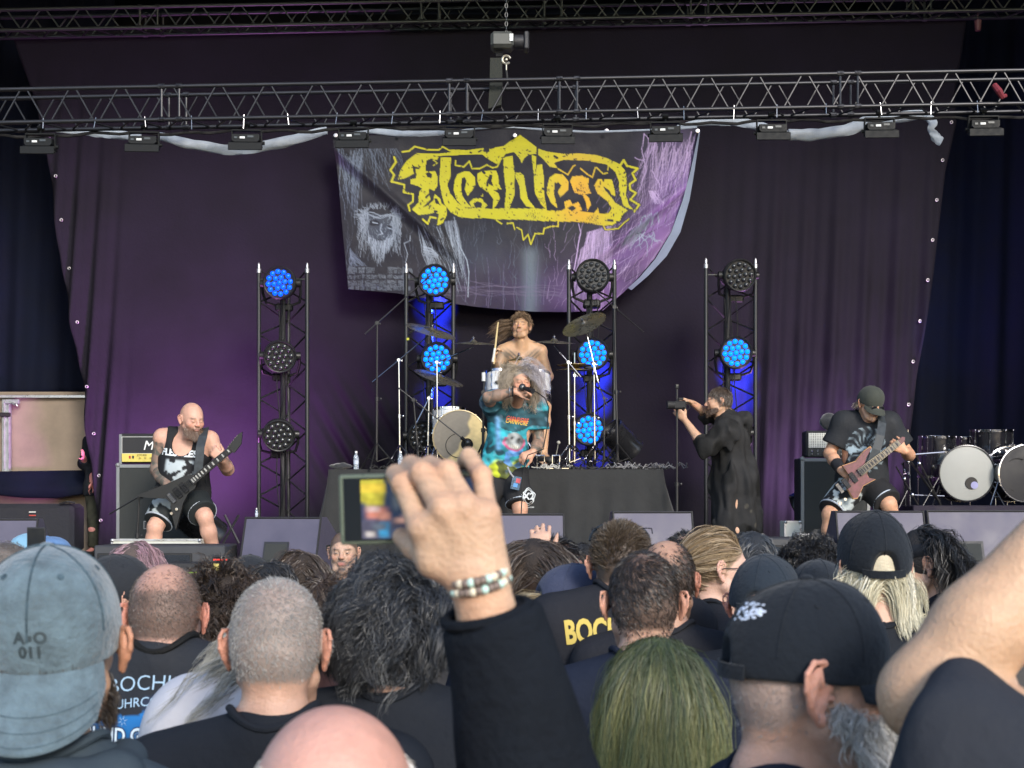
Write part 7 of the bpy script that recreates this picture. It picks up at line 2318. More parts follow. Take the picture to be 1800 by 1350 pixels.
# F: ruddy man in profile behind E
Fm = person(518, 1082, 2.8, 'ruddy-faced man in profile, right behind the short-haired grey man', yaw=R(-84), tone=(.50,.22,.17), fine=.0042, hs=1.0, hpitch=-.12, scalp=scalp_of(), stub=(.35,.34,.33), redear=1., lips=1.3, brow=(.2,.18,.16))
crowd_clothes(Fm, tee_blk, seed=24, vox=.012)
hair(Fm, 900, 3, lambda h: full_scalp(h), lambda h: np.full(len(h), .012), 32, 3, .0013, crown_flow(), cols=greyh, spread=.004, noise=.3)

# G: wavy black hair
G = person(686, 1006, 2.6, 'person with thick wavy black hair streaked grey, plain black T-shirt, beside the raised phone arm', tone=(.46,.27,.19), fine=.004, hs=.97, b=1.12, hroll=.05, scalp=scalp_of(), stub=(.01,.01,.011),
           tweak=lambda J: J.update(neck=J['neck']+np.array([0,0,.03]), shL=J['shL']+np.array([-.03,0,.03]), shR=J['shR']+np.array([0,0,.03])))
crowd_clothes(G, tee_blk, seed=25, vox=.009)
under_hair(G, (.010,.010,.012), 1.06, low=-.08, extra=[((-.02,-.055,-.03),(.080,.055,.06)),((.03,-.05,-.03),(.06,.055,.06))])
hair(G, 250, 46, lambda h: full_scalp(h), lambda h: .045+.05*sstep(-.03,.06,h[:,2])+.02*(h[:,0]<0), 42, 12, .0009, part_flow(.03,.5), grav=.26, lift=.55, cols=((.010,.011,.013),(.045,.048,.055)), spread=.016, curl=.012, freq=9., noise=.20, inner=1.12, taper=.5, clump=.72)
hair(G, 22, 12, lambda h: full_scalp(h)*(h[:,0]<.02), lambda h: np.full(len(h),.10), 43, 12, .0009, part_flow(.03,.5), grav=.3, lift=.5, cols=((.12,.12,.12),(.30,.31,.31)), spread=.012, curl=.010, freq=9., noise=.2, inner=1.15, clump=.6)

# P: green hair
Pg = person(1156, 1118, 2.5, 'woman with long straight green-dyed hair and dark roots, seen from behind', tone=fair, fine=.005, hs=.92, b=.80, scalp=scalp_of(), stub=(.02,.02,.018))
crowd_clothes(Pg, tee_navy, seed=26, vox=.011)
under_hair(Pg, (.06,.075,.02), 1.04, low=-.085, extra=[((0,-.05,-.05),(.082,.050,.07))])
gtip = ((.36,.345,.13), .0, .45)
hair(Pg, 700, 26, lambda h: full_scalp(h), lambda h: .33+.10*(h[:,2]*8)-.05*(h[:,1]>0), 44, 12, .0008, crown_flow((0,-.035,.13),0), grav=1.4, lift=.1, cols=((.022,.030,.020),(.06,.08,.035)), tip=gtip, spread=.010, curl=.006, freq=5., noise=.08, inner=1.05, clump=.45, jit=.3, cs=.02, wind=(0,-.10,0))
hair(Pg, 260, 14, lambda h: full_scalp(h), lambda h: .35+.10*(h[:,2]*8), 45, 12, .0008, crown_flow((0,-.035,.13),0), grav=1.2, lift=.14, cols=((.03,.045,.02),(.08,.11,.035)), tip=((.33,.35,.14),.15,.9), spread=.010, curl=.005, freq=6., noise=.10, inner=1.07, clump=.4, cs=.02, wind=(0,-.12,0))

# O: thinning dark hair; O2 behind; N sunglasses
def thin_top(h): c = np.exp(-((h[:,0]-.0)/.045)**2-((h[:,1]+.01)/.06)**2)*(h[:,2]>.08); return full_scalp(h, low=-.05)*(1-.3*c)
O = person(1131, 968, 3.3, 'man with short dark thinning hair in plain navy T-shirt, directly above the green hair', tone=fair, fine=.0038, scalp=lambda h: thin_top(h)*.85, stub=(.035,.028,.025), redear=.5, ear=.003)
crowd_clothes(O, tee_navy, seed=27, vox=.009)
hair(O, 1500, 5, lambda h: thin_top(h), lambda h: .007+.010*sstep(-.02,.06,h[:,2]), 46, 4, .0012, crown_flow((0,-.05,.11), 1.2), grav=.05, lift=.2, cols=((.018,.014,.012),(.045,.037,.032)), spread=.004, clump=.3, noise=.15)
O2 = person(1172, 948, 4.0, 'dark-haired man with bald spot behind the thinning-haired man', yaw=R(-12), tone=(.45,.26,.18), fine=.005, scalp=lambda h: bald_mask(h)*.9, stub=(.02,.017,.015), redear=.8)
crowd_clothes(O2, tee_warm, seed=28, vox=.014)
hair(O2, 800, 5, lambda h: bald_mask(h), lambda h: np.full(len(h), .011), 47, 4, .0016, crown_flow(), grav=.1, lift=.25, cols=((.012,.01,.009),(.05,.04,.033)), spread=.005, noise=.2)
N_ = person(1091, 918, 4.15, 'man with sunglasses pushed up on his brown hair, black T-shirt with yellow lettering', yaw=R(0), tone=fair, fine=.0045, scalp=scalp_of(), stub=(.06,.045,.035), redear=.5, ear=.004, b=1.05, tweak=lambda J: J.update(neck=J['neck']+np.array([0,.0,.055]), shL=J['shL']+np.array([0,0,.06]), shR=J['shR']+np.array([0,0,.06])))
crowd_clothes(N_, tee_warm, seed=29, vox=.010)
short_hair(N_, 900, 7, .022, ((.03,.022,.016),(.12,.088,.06)), 48, lambda h,N: (lambda v: v/np.linalg.norm(v,axis=1,keepdims=True))(N*.5+np.array([.3,.3,.5])), region=lambda h: full_scalp(h)*sstep(-.01,.03,h[:,2]), lift=.4)
tN = BVHTree.FromPolygons([tuple(v.co) for v in N_.shirt.data.vertices], [tuple(q.vertices) for q in N_.shirt.data.polygons])
wrap_text('BOCHUM', .092, M('yellow_print', (.55,.42,.10), .8), tN, N_.J['neck']+np.array([-.045,-.05,-.055]), (1,0,0), (0,0,1), N_.shirt, 'lettering', off=.004, arc=1.0, bold=.0035, sx=.62)
o_ = spectacles(N_, M('sunglass_frame', (.02,.025,.03), .25), True, .085, 'sunglasses', -.0); o_.data.transform(Matrix.Translation((0,-.045,.018)))
for c in list(o_.children): c.data.transform(Matrix.Translation((0,-.045,.018)))
MB().tube([Vector(N_.Rh @ np.array([.088*math.cos(t), .02+.09*math.sin(t)*.3, .075+.055*math.sin(t)])+N_.Th) for t in np.linspace(0, math.pi, 13)], .0045, 6).build('sunglasses_band', M('sunglass_frame'), N_.root, True)

# M: navy cap facing right
M_ = person(1000, 1000, 4.3, 'woman in navy cap facing right, ponytail through the strap', yaw=R(-72), tone=fair, fine=.0045, hs=.98, b=.9, scalp=scalp_of(), stub=(.25,.2,.13), hpitch=-.08)
crowd_clothes(M_, tee_warm, seed=30, vox=.014)
cap_hat(M_, (.035,.042,.075), yaw=0, mat=cloth_mat('navy_cap_cotton', (.040,.048,.085), .1, .8, .3, 90), sc=(1.08,1.06,1.02), brim_droop=.35, brim_len=.08)
hair(M_, 90, 22, None, lambda h: np.full(len(h), .26), 49, 10, .0016, None, grav=.5, lift=.5, cols=((.22,.17,.10),(.50,.42,.28)), spread=.006, curl=.006, freq=8.,
     roots=(np.array([[.0+.02*math.sin(i*3), -.115+.01*math.cos(i*2), .02+.01*math.sin(i)] for i in range(90)]), np.tile([0.,-1,.2],(90,1))), inner=1.04)
hair(M_, 400, 5, lambda h: full_scalp(h)*(h[:,2]<.02), lambda h: np.full(len(h), .05), 50, 5, .0015, lambda h,N: part_flow(0,2.)(h,N), grav=.1, cols=((.2,.16,.1),(.42,.34,.22)), spread=.005)
MB().box(Vector(M_.capR @ np.array([.02,-.108,-.012])+M_.capC), (.022,.006,.014), rot=Matrix(M_.capR.tolist()), bev=.002).build('buckle', alu, M_.cap)

# Q: dreadlocks in profile with glasses
Q_ = person(1258, 935, 4.75, 'young man with blond dreadlocks tied with red band and glasses, in profile facing right', yaw=R(-82), tone=(.56,.36,.28), fine=.0042, scalp=scalp_of(), stub=(.22,.15,.09), eyes='open', hpitch=-.02, hands={'R': dict(d=(.2,.9,.3), n=(-.6,0,-.5), side=1, curl=.5)},
    tweak=lambda J: J.update(elR=J['elR']+np.array([.03,.10,.02]), wrR=J['elR']+np.array([-.02,.32,.18])))
crowd_clothes(Q_, tee_blk, seed=31, vox=.010)
spectacles(Q_, M('wire_frame', (.05,.05,.05), .3, .8))
tie_ = np.array([0,-.135,.01]); tf = lambda h, N: (lambda v: (v-(v*N).sum(1,keepdims=True)*N)/(np.linalg.norm(v,axis=1,keepdims=True)+1e-6))(tie_-h)
tl = lambda h: np.linalg.norm(h-tie_, axis=1)*1.12
hair(Q_, 150, 1, lambda h: full_scalp(h), tl, 51, 9, .009, tf, att=(tie_,.9), grav=0, lift=.12, cols=((.20,.14,.085),(.42,.32,.20)), curl=.002, freq=30., inner=1.08, taper=.8, jit=.1, name='dreadlocks')
hair(Q_, 320, 8, lambda h: full_scalp(h), tl, 52, 9, .0020, tf, att=(tie_,.7), grav=0, lift=.3, cols=((.16,.11,.065),(.50,.38,.24)), curl=.004, freq=25., inner=1.06, spread=.004)
hair(Q_, 24, 1, None, lambda h: np.full(len(h), .12), 53, 7, .015, None, grav=.35, lift=1., cols=((.20,.14,.085),(.40,.31,.20)), name='dreadlocks', inner=1.1, taper=.9,
     roots=(np.array([[.028*math.sin(i*2.4), -.145, .0+.028*math.cos(i*2.4)] for i in range(24)]), np.array([unit([.35*math.sin(i*2.4), -1, .25*math.cos(i*2.4)-.2]) for i in range(24)])))
MB().tube([Vector(Q_.Rh @ np.array([.036*math.cos(t), -.142, .0+.036*math.sin(t)])+Q_.Th) for t in np.linspace(0,6.28,20)[:-1]], .006, 8, True).build('hair_band', M('red_band', (.5,.03,.02), .6), Q_.root, True)
MB().tube([Vector(Q_.J['shR']+np.array(v)) for v in ((-.06,-.12,.02),(-.06,-.03,.075),(-.05,.07,.06),(-.05,.12,-.06),(-.06,.13,-.2))], .012, 6).build('bag_strap', M('grey_webbing', (.10,.12,.13), .8), Q_.root, True)
MB().tube([Vector(Q_.J['wrR']+np.array([.033*math.cos(t),.0,.033*math.sin(t)])) for t in np.linspace(0,6.28,16)[:-1]], .006, 6, True).build('wristband', M('red_band'), Q_.root, True)

# S: black cap, bare nape; T: curly; T2: cap behind
S_p = person(1342, 982, 3.75, 'man in small black cap with open strap, bare shaved head, left of the blonde', yaw=R(-22), tone=(.53,.31,.24), fine=.0045, hs=.98, hpitch=-.1, redear=.9, ear=.006)
crowd_clothes(S_p, tee_blk, seed=32, vox=.013)
cap_hat(S_p, (.02,.024,.03), yaw=0, tilt=.22, mat=cloth_mat('black_cap_faded', (.017,.024,.034), .1, .85, .35, 90), sc=(1.05,1.05,1.0), bulge=1.0)
# U: blonde with black cap
U_ = person(1536, 915, 3.75, 'person with straight platinum blond hair and tall black cap with arched opening', tone=fair, fine=.0045, scalp=scalp_of(), stub=(.5,.45,.33), hpitch=.05)
crowd_clothes(U_, tee_blk, seed=34, vox=.012)
cap_hat(U_, (.01,.012,.014), yaw=0, tilt=.14, mat=cloth_mat('black_cap_cotton', (0,0,0)), sc=(1.08,1.08,1.12), bulge=1.08, low=.002, arch=1.25)
hair(U_, 420, 22, lambda h: full_scalp(h)*(h[:,2]<.0), lambda h: np.full(len(h), .15), 54, 10, .0016, part_flow(0,.3), grav=.9, lift=.12, cols=((.40,.36,.24),(.74,.70,.54)), spread=.008, curl=.004, freq=6., noise=.10, inner=1.10)
hair(U_, 200, 10, lambda h: full_scalp(h)*(h[:,2]<.02)*(np.abs(h[:,0])>.03), lambda h: np.full(len(h), .16), 55, 10, .0016, part_flow(0,.1), grav=.9, lift=.12, cols=((.45,.42,.32),(.8,.78,.68)), spread=.008, curl=.006, freq=7., noise=.25, inner=1.15)
def curly(px, y, Y, label, seed, cols=blackh, L=.06, yaw=0., tone=fair, hs=1.02, curl=.010, freq=34., **k):
    p = person(px, y+12, Y, label, yaw=yaw, tone=tone, fine=.006, hs=hs, scalp=scalp_of(), stub=cols[0], face=False, **k)
    crowd_clothes(p, [tee_blk, tee_warm, tee_faded][seed%3], seed=seed, vox=.016)
    under_hair(p, tuple(np.array(cols[0])*1.2), 1.13, vox=.008)
    hair(p, 360, 6, lambda h: full_scalp(h), lambda h: np.full(len(h), L), seed, 9, .0024, None, grav=.14, lift=1., cols=cols, spread=.010, curl=curl, freq=freq, noise=.3, inner=1.12)
    return p
curly(1425, 944, 5.0, 'person with frizzy black curls in front of the right speaker box', 61)
curly(392, 1003, 3.9, 'person with dark brown curls, right of the balding man', 62, brown, .075, yaw=R(-15))
T2 = person(1437, 992, 4.2, 'person in plain black cap between the curly head and the bearded man', yaw=R(5), tone=fair, fine=.006, face=False, scalp=scalp_of(), stub=(.02,.02,.02))
crowd_clothes(T2, tee_warm, seed=35, vox=.016); cap_hat(T2, (.022,.024,.03), yaw=math.pi, tilt=-.1, mat=cloth_mat('black_cap_soft', (.020,.024,.030), .1, .85, .35, 90), sc=(1.05,1.05,1.0))
# V: headband man in profile facing left, long hair
V_ = person(1640, 925, 4.9, 'man with black headband and long wavy dark hair, in profile facing left', yaw=R(78), tone=(.46,.29,.21), fine=.0045, hs=.98, hpitch=-.32, scalp=lambda h: np.clip(full_scalp(h)+.8*np.exp(-((h[:,1]-.05)/.04)**2-((h[:,2]+.085)/.03)**2)+.9*np.exp(-((h[:,1]-.09)/.02)**2-((h[:,2]+.042)/.008)**2-(h[:,0]/.03)**4),0,1), stub=(.012,.010,.010), eyes=None)
crowd_clothes(V_, tee_blk, seed=36, vox=.014)
under_hair(V_, (.010,.009,.010), 1.07, low=-.08)
hair(V_, 260, 14, lambda h: full_scalp(h)*(h[:,1]<-.02), lambda h: np.full(len(h), .24), 56, 11, .002, part_flow(0,1.2), grav=.45, lift=.25, cols=blackh, spread=.009, curl=.010, freq=10., noise=.2, inner=1.10)
mb = MB(); pts = [Vector(V_.Rh @ (HC+np.array([.0815*math.cos(t), .1025*math.sin(t), .028+.012*math.sin(t)]))+V_.Th) for t in np.linspace(0,6.28,33)[:-1]]
vs = []
for q in pts: vs += [q+Vector((0,0,-.022)), q+Vector((0,0,.022))]
n = len(pts); mb.add(vs, [(2*i,2*((i+1)%n),2*((i+1)%n)+1,2*i+1) for i in range(n)]); o = mb.build('headband', tee_blk, V_.root, True)
sm_ = o.modifiers.new('thickness', 'SOLIDIFY'); sm_.thickness = .005
# K: security man facing us
K = person(604, 934, 8.0, 'man with shaved head and thin moustache looking straight at the camera from the pit', yaw=math.pi, tone=(.47,.30,.215), fine=.005, scalp=lambda h: np.clip(full_scalp(h)*.75+.9*np.exp(-((h[:,1]-.09)/.022)**2-((h[:,2]+.043)/.006)**2-(h[:,0]/.026)**6)+.9*np.exp(-(h[:,0]/.022)**4-((h[:,2]+.088)/.016)**2)*(h[:,1]>.05),0,1), stub=(.025,.02,.018), eyes='open', brow=(.012,.01,.01), lips=1.4, face_w=.94, hs=.98)
crowd_clothes(K, tee_blk, seed=37, vox=.013)

# small background heads
def head(px, y, Y, label, kind, seed, cols=brown, yaw=0., tone=fair, L=.10, capcol=None, capyaw=math.pi, hs=1., hpitch=0., scalp=True, ex=None, brimup=.3):
    p = person(px, y, Y, label, yaw=yaw, tone=tone, fine=.007, vox=.022, hs=hs, hpitch=hpitch, scalp=scalp_of() if scalp else None, stub=cols[0], face=abs(yaw) > .5)
    crowd_clothes(p, [tee_blk, tee_warm, tee_navy][seed%3], seed=seed, vox=.024)
    if kind == 'long':
        under_hair(p, tuple(np.array(cols[0])*1.3), 1.06, low=-.08, vox=.008)
        hair(p, 260, 8, lambda h: full_scalp(h), lambda h: np.full(len(h), L), seed, 7, .0022, part_flow(.01*(seed%5-2),.5), grav=.4, lift=.25, cols=cols, spread=.010, curl=.005, freq=9., noise=.12, inner=1.07)
    elif kind == 'short': hair(p, 700, 5, lambda h: full_scalp(h), lambda h: np.full(len(h), .03), seed, 4, .0022, crown_flow(), grav=.1, lift=.4, cols=cols, spread=.006, noise=.25)
    elif kind == 'buzz': hair(p, 900, 1, lambda h: full_scalp(h), lambda h: np.full(len(h), .006), seed, 2, .0022, crown_flow(), lift=.4, cols=cols, noise=.3)
    if capcol is not None: cap_hat(p, capcol, yaw=capyaw, mat=cloth_mat('cap_%d' % seed, capcol, .1, .85, .35, 90), sc=(1.06,1.05,1.03), brim_droop=brimup)
    return p
head(240, 955, 5.6, 'person with pink and dark brown streaked hair, just above the balding man', 'long', 71, ((.06,.045,.04),(.50,.30,.36)), L=.12)
head(203, 985, 4.2, 'person in black cap and dark-framed glasses beside the washed cap', 'none', 72, blackh, yaw=R(-50), capcol=(.02,.022,.026), capyaw=0.)
g72 = head(440, 985, 5.2, 'person in black cap with bluish edge holding up a phone, left of centre', 'short', 73, blackh, capcol=(.018,.020,.024), capyaw=math.pi, yaw=R(8))
head(528, 972, 5.6, 'person with long dark brown hair in front of the large tilted monitor', 'long', 74, brown, L=.16)
head(570, 1014, 4.8, 'person with short brown hair below the moustached man', 'short', 75, brown)
head(478, 992, 5.0, 'person with dark wavy hair between the black cap and the long brown hair', 'long', 76, blackh, L=.09)
head(938, 948, 4.6, 'person with straight long dark brown hair right of the raised hand', 'long', 77, ((.02,.014,.011),(.09,.062,.045)), L=.22)
head(978, 945, 5.6, 'dark-haired man half turned right behind the long brown hair', 'short', 78, blackh, yaw=R(-60), tone=rosy)
head(1025, 958, 6.0, 'person with bushy black hair behind the sunglasses man\'s left ear', 'long', 79, blackh, L=.08)
head(1205, 936, 5.8, 'person with thinning crown in front of the centre-right monitor', 'short', 80, blackh, scalp=False)
head(1214, 948, 5.4, 'person with tight black curls left of the dreadlocks', 'short', 82, blackh)
head(1322, 936, 5.9, 'person with smooth dark hair right of the dreadlocks', 'long', 83, ((.012,.014,.018),(.06,.068,.08)), L=.12)
head(10, 950, 3.4, 'person with blurred fair balding head at the far left edge', 'buzz', 84, ((.10,.09,.08),(.2,.18,.16)), yaw=R(-20), tone=fair)
head(54, 944, 6.6, 'person in pale blue cap holding up a phone at the far left', 'none', 85, brown, capcol=(.18,.34,.46), capyaw=0., yaw=R(80))
head(86, 950, 6.3, 'person in mid blue cap right of the pale blue cap', 'none', 86, brown, capcol=(.09,.17,.32), capyaw=0., yaw=R(-60))
head(1178, 1015, 4.6, 'person in dark shirt tucked behind the thinning-haired man', 'short', 87, brown)
# hands with phones among the heads
def held_phone(px, py, Y, label, w=.072, h=.145, screen=(.01,.012,.015), lit=None, rz=0., hand=True, hx=-.02, tone=fair, base=.55):
    r = empty('smartphone', P(px, py, Y), R(rz), label, 'phone')
    MB().box((0,0,0), (w,.009,h), bev=.006).build('case', blk_paint, r)
    m = M('screen_dark', screen, .12, 0, .05, 5, coat=.5)
    o = MB().box((0,-.005,0), (w-.008,.0015,h-.01), bev=.003).build('screen', m, r)
    if lit:
        for i, (z, hh, c) in enumerate(lit):
            MB().box((0,-.0065,z*h), (w-.012,.001,hh*h)).build('screen_picture', M('lit_%s_%d' % (px, i), c, .3, emis=c, es=.6, var=.5, vs=60), r)
held_phone(64, 960, 6.0, 'black phone held up in front of the two blue caps', w=.078, h=.16)
held_phone(388, 994, 5.2, 'phone with a lit yellow picture held up left of the black cap', w=.065, h=.075, lit=((.28,.08,(.6,.03,.02)),(-.15,.5,(.40,.33,.10))))
# raised hands are separate arms of the people behind
def raised(px, py, Y, label, tone=fair, side=1, lean=0., sleeve=tee_blk):
    p = person(px, 0, Y, label, loc=(P(px,0,Y).x, Y, 0), H=1.66, tone=tone, fine=.006, vox=.012, face=False, scalp=scalp_of(), stub=(.03,.025,.02),
        tweak=lambda J: J.update(**{'el'+('R' if side > 0 else 'L'): np.array([side*.24,.12,1.50]), 'wr'+('R' if side > 0 else 'L'): np.array([side*.20,.20,CZ-(py-HZ)/F*Y])}),
        hands={('R' if side > 0 else 'L'): dict(d=(0,.1,1), n=(0,1,0), side=1 if side > 0 else -1, curl=.7)}, fbox=lambda p: (np.array([-.35,-.1,1.3]), np.array([.35,.35,1.95])))
    crowd_clothes(p, sleeve, seed=int(px), vox=.016)
    hair(p, 500, 5, lambda h: full_scalp(h), lambda h: np.full(len(h), .04), int(px), 4, .002, crown_flow(), cols=brown)
raised(1052, 985, 5.0, 'short person behind the sunglasses man with one hand raised to a camera', side=-1)
# ------------------------------------------------------------ the people on stage
DK = DECK*.75
GB = 'musicians and crew on stage'
def stage_joints(Y, pts, H=1.75, s=1., b=1., base=None):
    """pts: name -> (px, py, metres in front of (-) or behind (+) Y)"""
    o = P(base, 880, Y); o.z = DK
    J = dict(H=H, s=s, b=b)
    for k, v in pts.items(): J[k] = np.array(P(v[0], v[1], Y+v[2])-o)
    for n in 'LR':
        if 'toe'+n not in J:
            J['an'+n][2] = max(J['an'+n][2], .08) if J['an'+n][2] < .4 else J['an'+n][2]
            J['toe'+n] = J['an'+n]+np.array([(.05 if n == 'L' else -.05), -.16, -.05])
    return J, o
def loc_of(p): return lambda x, y, Y: np.array(P(x, y, Y)-p.loc)
def splotch(V, seed, lo, f0=14, f1=70):
    return sstep(lo, lo+.2, pn(V, seed, f0, f1, 14)+.35*pn(V, seed+1, f1, f1*1.6, 8))
printed = M('printed_tee')
def bandshirt(base, art, seed, x0, x1, z0, z1, lo=.0, f=(40,120)):
    def fn(V, J, T):
        c = np.tile(np.array(base), (len(V),1)); fr = (V-J['hips']) @ T
        L = np.linalg.norm(J['neck']-J['hips'])
        x, y, z = fr[:,0], fr[:,1], fr[:,2]/L
        m = (y > 0)*sstep(x0-.01, x0+.02, x)*sstep(x1+.01, x1-.02, x)*sstep(z0-.02, z0+.03, z)*sstep(z1+.02, z1-.03, z)*splotch(V, seed, lo, *f)
        return c*(1-m[:,None])+np.array(art)*m[:,None]
    return fn
def arm_dist(V, a, b):
    ba = b-a; t = np.clip((V-a) @ ba/(ba @ ba), 0, 1); return np.linalg.norm(V-a-t[:,None]*ba, axis=1), t
def tattoo(J, arms, dens=0., ink_=(.10,.10,.085), seed=3):
    def fn(V, h, col):
        for n, t0 in arms:
            d1, t1 = arm_dist(V, J['sh'+n], J['el'+n]); d2, t2 = arm_dist(V, J['el'+n], J['wr'+n])
            m = ((d1 < .085)&(t1 > t0)|(d2 < .06)&(t2 < .97)).astype(float)
            l = sstep(.0, .35, np.abs(pn(V, seed, 30, 130, 12))+dens)
            w = m*(.62+.38*l)*(.72+.28*splotch(V, seed+3, -.1, 40, 130))
            col = col*(1-w[:,None])+np.array(ink_)*w[:,None]
        return col
    return fn
def guitar(name, label, Y, body, neck, headpoly, bmat, nmat, inlay, strap, loc_px, edge=None, pick=(), bands=18, wn=(.055,.040), dy=-.0):
    c = P(*loc_px, Y); r = empty(name, c, label=label, cat='guitar')
    L = lambda q, d=0.: P(q[0], q[1], Y+d)-c
    MB().prism([L(q) for q in body], (0,.045,0)).build('guitar_body', bmat, r)
    if edge:
        cx_, cy_ = np.mean(body,0)
        MB().prism([L((cx_+(q[0]-cx_)*1.045, cy_+(q[1]-cy_)*1.045), .008) for q in body], (0,.032,0)).build('body_binding', edge, r)
    a, b_ = L(neck[0],-.022), L(neck[1],-.022); d = (b_-a).normalized(); s = Vector((-d.z,0,d.x))
    MB().prism([a-s*wn[0]/2, a+s*wn[0]/2, b_+s*wn[1]/2, b_-s*wn[1]/2], (0,.022,0)).build('neck', nmat, r)
    Ln = (b_-a).length
    for i in range(bands):
        t = 1-.5**((i+1)/12.)*1.0; t = 1-(1-(1-.5**((bands-i)/12.))/(1-.5**(bands/12.)))
        q = b_+(a-b_)*t; w = wn[0]*t+wn[1]*(1-t)
        rod('fret', q-s*w*.5+Vector((0,-.002,0)), q+s*w*.5+Vector((0,-.002,0)), .0018, chrome, r, 5)
        if i % 2: 
            q2 = q+(b_-a)*.012; MB().box(q2+Vector((0,-.0015,0)), (.013,.003,w*.55), rot=Matrix((d, Vector((0,1,0)), s)).transposed()).build('inlay', inlay, r)
    MB().prism([L(q,-.018) for q in headpoly], (0,.018,0)).build('headstock', bmat, r)
    for i in range(6):
        o_ = (i-2.5)/2.5
        e = L(neck[0],-.028)-d*.20+s*o_*wn[0]*.40; e2 = L(neck[1],-.026)+s*o_*wn[1]*.38
        rod('string', e, e2, .0010, chrome, r, 4)
    for i in range(6):
        q = L(headpoly[1],-.01).lerp(L(headpoly[2],-.01), (i+.5)/6); rod('tuning_peg', q, q+s*-.03, .006, chrome, r, 6)
    bc = L(neck[0],-.006)-d*.19
    R3 = Matrix((d, Vector((0,1,0)), s)).transposed()
    MB().box(bc, (.03,.016,.085), rot=R3, bev=.003).build('bridge', M('dark_chrome', (.12,.12,.13), .3, .9), r)
    for k in pick: MB().box(bc+d*k, (.038,.012,.085), rot=R3, bev=.003).build('pickup', blk, r)
    for k in range(2): MB().cyl(bc-s*(.09+.0*k)-d*(.02+.05*k)+Vector((0,0,0)), bc-s*.09-d*(.02+.05*k)+Vector((0,-.02,0)), .011, n=10).build('control_knob', chrome, r, True)
    if strap:
        pts = [L(q[:2], q[2]) for q in strap]; mb = MB(); vs = []
        for i, q in enumerate(pts):
            dd = (pts[min(i+1,len(pts)-1)]-pts[max(i-1,0)]).normalized(); w = dd.cross(Vector((0,1,0))).normalized()*.032
            vs += [q-w, q+w, q+w+Vector((0,.006,0)), q-w+Vector((0,.006,0))]
        n = len(pts); mb.add(vs, [(i*4+k, i*4+(k+1)%4, (i+1)*4+(k+1)%4, (i+1)*4+k) for i in range(n-1) for k in range(4)]+[(0,1,2,3),(4*n-4,4*n-3,4*n-2,4*n-1)])
        mb.build('strap', M('strap_leather', (.035,.042,.048), .6, 0, .35, 30), r)
    return r
hemw = M('white_hem', (.42,.46,.52), .8)
shorts_m = M('printed_shorts', rough=.8, var=.1, attr=True, bump=.3, bs=40)
tank_m = M('printed_tank', rough=.85, var=.08, attr=True, bump=.3, bs=40)

# ---- bald bearded guitarist, left
YG = 10.9
J, o = stage_joints(YG, dict(head=(335,738,-.07), neck=(327,768,0), hips=(321,868,.04), shR=(286,770,.0), elR=(275,826,.03), wrR=(297,857,-.20), shL=(368,774,.0), elL=(400,825,-.02), wrL=(391,808,-.24),
    hipR=(305,875,.03), hipL=(338,875,.03), knR=(273,926,-.14), anR=(266,1000,.0), knL=(360,908,-.16), anL=(384,1000,.0)), b=1.16, s=1.02, base=325)
J['belly'] = .035; J['armb'] = 1.2; J['neckb'] = 1.15
def hd(d, n, **k): return dict(d=d, n=n, **k)
jaw = lambda h: .85*np.exp(-((h[:,2]+.078)/.035)**4)*sstep(-.02,.03,h[:,1])*(1-np.exp(-(h[:,0]/.014)**2-((h[:,2]+.058)/.006)**2))*(h[:,2]<-.035)
G1 = person(0,0,0,'bald bearded guitarist in black sleeveless shirt and shorts with tattooed arm, left of stage', J=J, loc=o, hyaw=R(-142), hpitch=-.20, tone=(.56,.32,.235), fine=.0045, vox=.0095, hs=1.06, scalp=jaw, stub=(.09,.055,.038),
    brow=(.16,.10,.07), hands={'R': hd((.75,-.25,-.25),(.2,.9,-.3), side=-1, curl=.75, sc=1.1), 'L': hd((-.55,-.1,.55),(-.2,.9,.2), side=-1, curl=.95, sc=1.05)}, group=GB,
    paint=tattoo(J, (('R',.12),), dens=.12))
shirt(G1, tank_m, 'tank_top', .016, tank=True, seed=101, vox=.009, amp=.006, colors=bandshirt((.012,.012,.014), (.40,.45,.47), 5, -.11, .11, .16, .62, -.15, (40,130)), hem=.02)
shorts(G1, shorts_m, upto=.86, colors=lambda V,J,T: (lambda m: np.tile(np.array([.010,.014,.016]),(len(V),1))*(1-m[:,None])+np.array([.38,.43,.44])*m[:,None])(
    (arm_dist(V, J['hipR'], J['knR'])[0] < .17)*(V[:,1] < J['knR'][1]+.12)*(arm_dist(V, J['hipR'], J['knR'])[1] > .25)*(V[:,0] < J['hipR'][0]+.02)*(arm_dist(V, J['hipR'], J['knR'])[1] < .78)*splotch(V, 8, -.15, 40, 120)), trim=hemw, vox=.0095)
shoes(G1)
lt = M('shirt_lettering', (.62,.66,.68), .8)
Tt = torso_frame(G1.J)
wrap_text('FLESHLESS', .068, lt, G1.shirt, G1.J['hips']+(G1.J['neck']-G1.J['hips'])*.73+Tt[:,1]*.05, -Tt[:,0], Tt[:,2], G1.shirt, bold=.003, sub=1)
hair(G1, 420, 4, None, lambda h: np.full(len(h), .045), 61, 4, .0022, down, grav=.3, lift=.4, cols=((.07,.04,.028),(.20,.125,.085)), spread=.006, name='beard', colliders=False, roots=beard_roots(420, y0=.03, y1=.085, z0=-.05, z1=-.108, w=.056, seed=4), curl=.003)
pearl = M('pale_inlay', (.5,.5,.47), .3); dkn = M('ebony_neck', (.03,.027,.025), .4); glossb = M('gloss_guitar_black', (.008,.008,.009), .35, 0, .1, 10)
